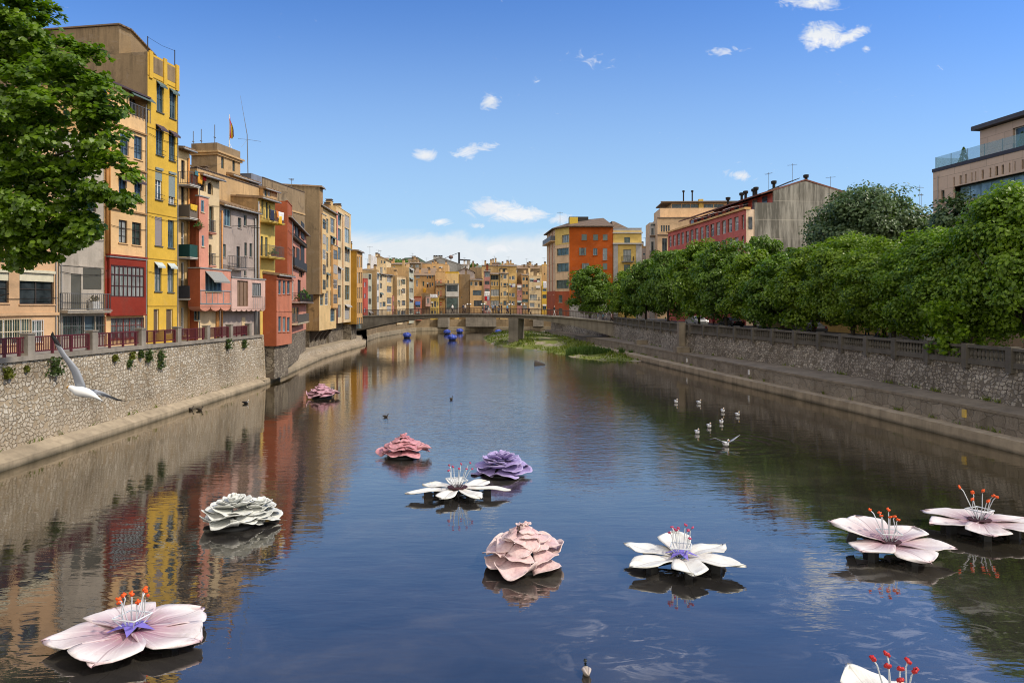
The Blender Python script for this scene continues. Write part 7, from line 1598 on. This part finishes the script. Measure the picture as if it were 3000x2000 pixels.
# ================================================================= SKY, SUN, CAMERA
SUN_EL, SUN_AZ = R(46), R(102)      # azimuth measured from +Y towards +X
W = bpy.data.worlds.new('World'); S.world = W; W.use_nodes = True; nt = W.node_tree; nt.nodes.clear()
class WT(NT):
    def __init__(s): s.t = nt
w = WT()
sky = w.n('ShaderNodeTexSky', sky_type='NISHITA'); sky.sun_disc = False; sky.sun_elevation = SUN_EL; sky.sun_rotation = SUN_AZ; sky.air_density = 1.0; sky.dust_density = .5; sky.ozone_density = 2.0; sky.altitude = 100
tc = w.n('ShaderNodeTexCoord').outputs['Generated']; sp = w.n('ShaderNodeSeparateXYZ'); w.l(tc, sp.inputs[0])
yc = w.math('MAXIMUM', sp.outputs[1], .08); u = w.math('DIVIDE', sp.outputs[0], yc); v = w.math('DIVIDE', sp.outputs[2], yc)
cb = w.n('ShaderNodeCombineXYZ'); w.l(u, cb.inputs[0]); w.l(v, cb.inputs[1]); uv = cb.outputs[0]
def wn(sc, scale, detail=5, rough=.6, dist=.3):
    mp = w.n('ShaderNodeMapping'); w.l(uv, mp.inputs[0]); mp.inputs['Scale'].default_value = sc; return w.noise(mp.outputs[0], scale, detail, rough, dist)
n1 = wn((1,1.7,1), 30., 9, .70, 1.1); n2 = wn((1,2.2,1), 9., 6, .62, .6)
mpb = w.n('ShaderNodeMapping'); w.l(tc, mpb.inputs[0]); n2b = w.noise(mpb.outputs[0], 3., 5, .6)
total = None
def cl(px, py, rx, ry, amp=1., tilt=0.):
    global total
    du = w.math('DIVIDE', w.math('SUBTRACT', u, (px-1500)/FPX), rx/FPX); dv0 = w.math('SUBTRACT', v, (HZ-py)/FPX)
    dv = w.math('DIVIDE', w.math('SUBTRACT', dv0, w.math('MULTIPLY', w.math('SUBTRACT', u, (px-1500)/FPX), tilt)), ry/FPX)
    d = w.math('SQRT', w.math('ADD', w.math('POWER', du, 2.), w.math('POWER', dv, 2.)))
    k = w.math('MULTIPLY', w.math('SUBTRACT', 1., w.math('MULTIPLY', d, .8), clamp=True), amp)
    total = k if total is None else w.math('MAXIMUM', total, k)
for c in ((1440,610,85,36,1.15),(1520,628,110,28,1.1),(1640,643,60,22,.9),(1436,298,34,34,.95),(1243,455,46,22,1.),(1372,445,55,26,.8,.25),(1420,432,50,17,.8,.1),(1570,228,22,24,.6),(2370,8,110,28,.85),(2410,105,75,46,1.1),(2485,110,90,26,.9,.45),(2545,145,30,18,.7),(2122,150,56,17,.65),(2168,515,62,20,.85,-.15),(1290,650,40,16,.7),(1395,660,34,10,.6),(1730,175,110,34,.42,-.2),(1460,728,50,16,.9)): cl(*c)
d1 = w.math('ADD', total, w.math('MULTIPLY', w.math('SUBTRACT', n1, .5), 1.9))
mask = w.ramp(d1, [(.30, 0), (.5, .45), (.85, 1)])
# low bank of pale cloud near the horizon and a thin veil
def mrng(val, a, b):
    n = w.n('ShaderNodeMapRange', interpolation_type='SMOOTHSTEP'); w.l(val, n.inputs[0]); n.inputs[1].default_value = a; n.inputs[2].default_value = b; return n.outputs[0]
bank = w.math('MULTIPLY', mrng(w.math('ADD', v, w.math('MULTIPLY', w.math('SUBTRACT', n2, .5), .06)), .112, .088), w.math('MULTIPLY', mrng(u, -.36, -.2), mrng(u, .30, .12)))
base = w.mix(1., sky.outputs[0], (.52,.83,1.28), 'MULTIPLY')
haze = mrng(v, .50, .0)
base = w.mix(w.math('MULTIPLY', haze, .80), base, (3.3,4.75,5.7))
back = w.math('MULTIPLY', mrng(sp.outputs[1], .25, -.35), w.math('ADD', .55, w.math('MULTIPLY', n2b, .5)))  # bright warm cloud added behind the camera, out of view, as fill light
cc = w.mix(w.ramp(n2, [(.35, 0), (.62, 1)]), (4.9,5.3,5.9), (6.4,6.4,6.4))
cc2 = w.mix(n1, (4.7,5.2,5.7), (5.9,6.1,6.2))
c = w.mix(w.math('MULTIPLY', bank, .95), base, cc2); c = w.mix(mask, c, cc); c = w.mix(back, c, (10.6,9.6,8.1))
bg = w.n('ShaderNodeBackground'); bg.inputs[1].default_value = .15; w.l(c, bg.inputs[0]); wo = w.n('ShaderNodeOutputWorld'); w.l(bg.outputs[0], wo.inputs[0])
sl = bpy.data.lights.new('sun', 'SUN'); sl.energy = 3.4; sl.angle = R(4); sl.color = (1., .90, .76); so = bpy.data.objects.new('sun', sl); COL.objects.link(so)
sd = Vector((math.sin(SUN_AZ)*math.cos(SUN_EL), math.cos(SUN_AZ)*math.cos(SUN_EL), math.sin(SUN_EL))); so.rotation_euler = sd.to_track_quat('Z', 'Y').to_euler(); so.location = (60, 30, 80)
cam = bpy.data.cameras.new('camera'); cam.sensor_width = 36; cam.lens = 36*FPX/3000; cam.shift_y = -(1000-HZ)/3000; cam.clip_end = 9000; cam.clip_start = .1
co = bpy.data.objects.new('camera', cam); COL.objects.link(co); co.location = (0,0,CAMZ); co.rotation_euler = (R(90),0,0); S.camera = co
S.view_settings.view_transform = 'Standard'; S.view_settings.look = 'None'; S.view_settings.exposure = 0; S.view_settings.gamma = 1
S.render.engine = 'CYCLES'; S.cycles.use_denoising = True; S.cycles.filter_width = 1.05; S.cycles.max_bounces = 6; S.cycles.glossy_bounces = 3; S.cycles.diffuse_bounces = 2; S.cycles.transparent_max_bounces = 6; S.cycles.caustics_reflective = False; S.cycles.caustics_refractive = False
S.cycles.sample_clamp_indirect = 6
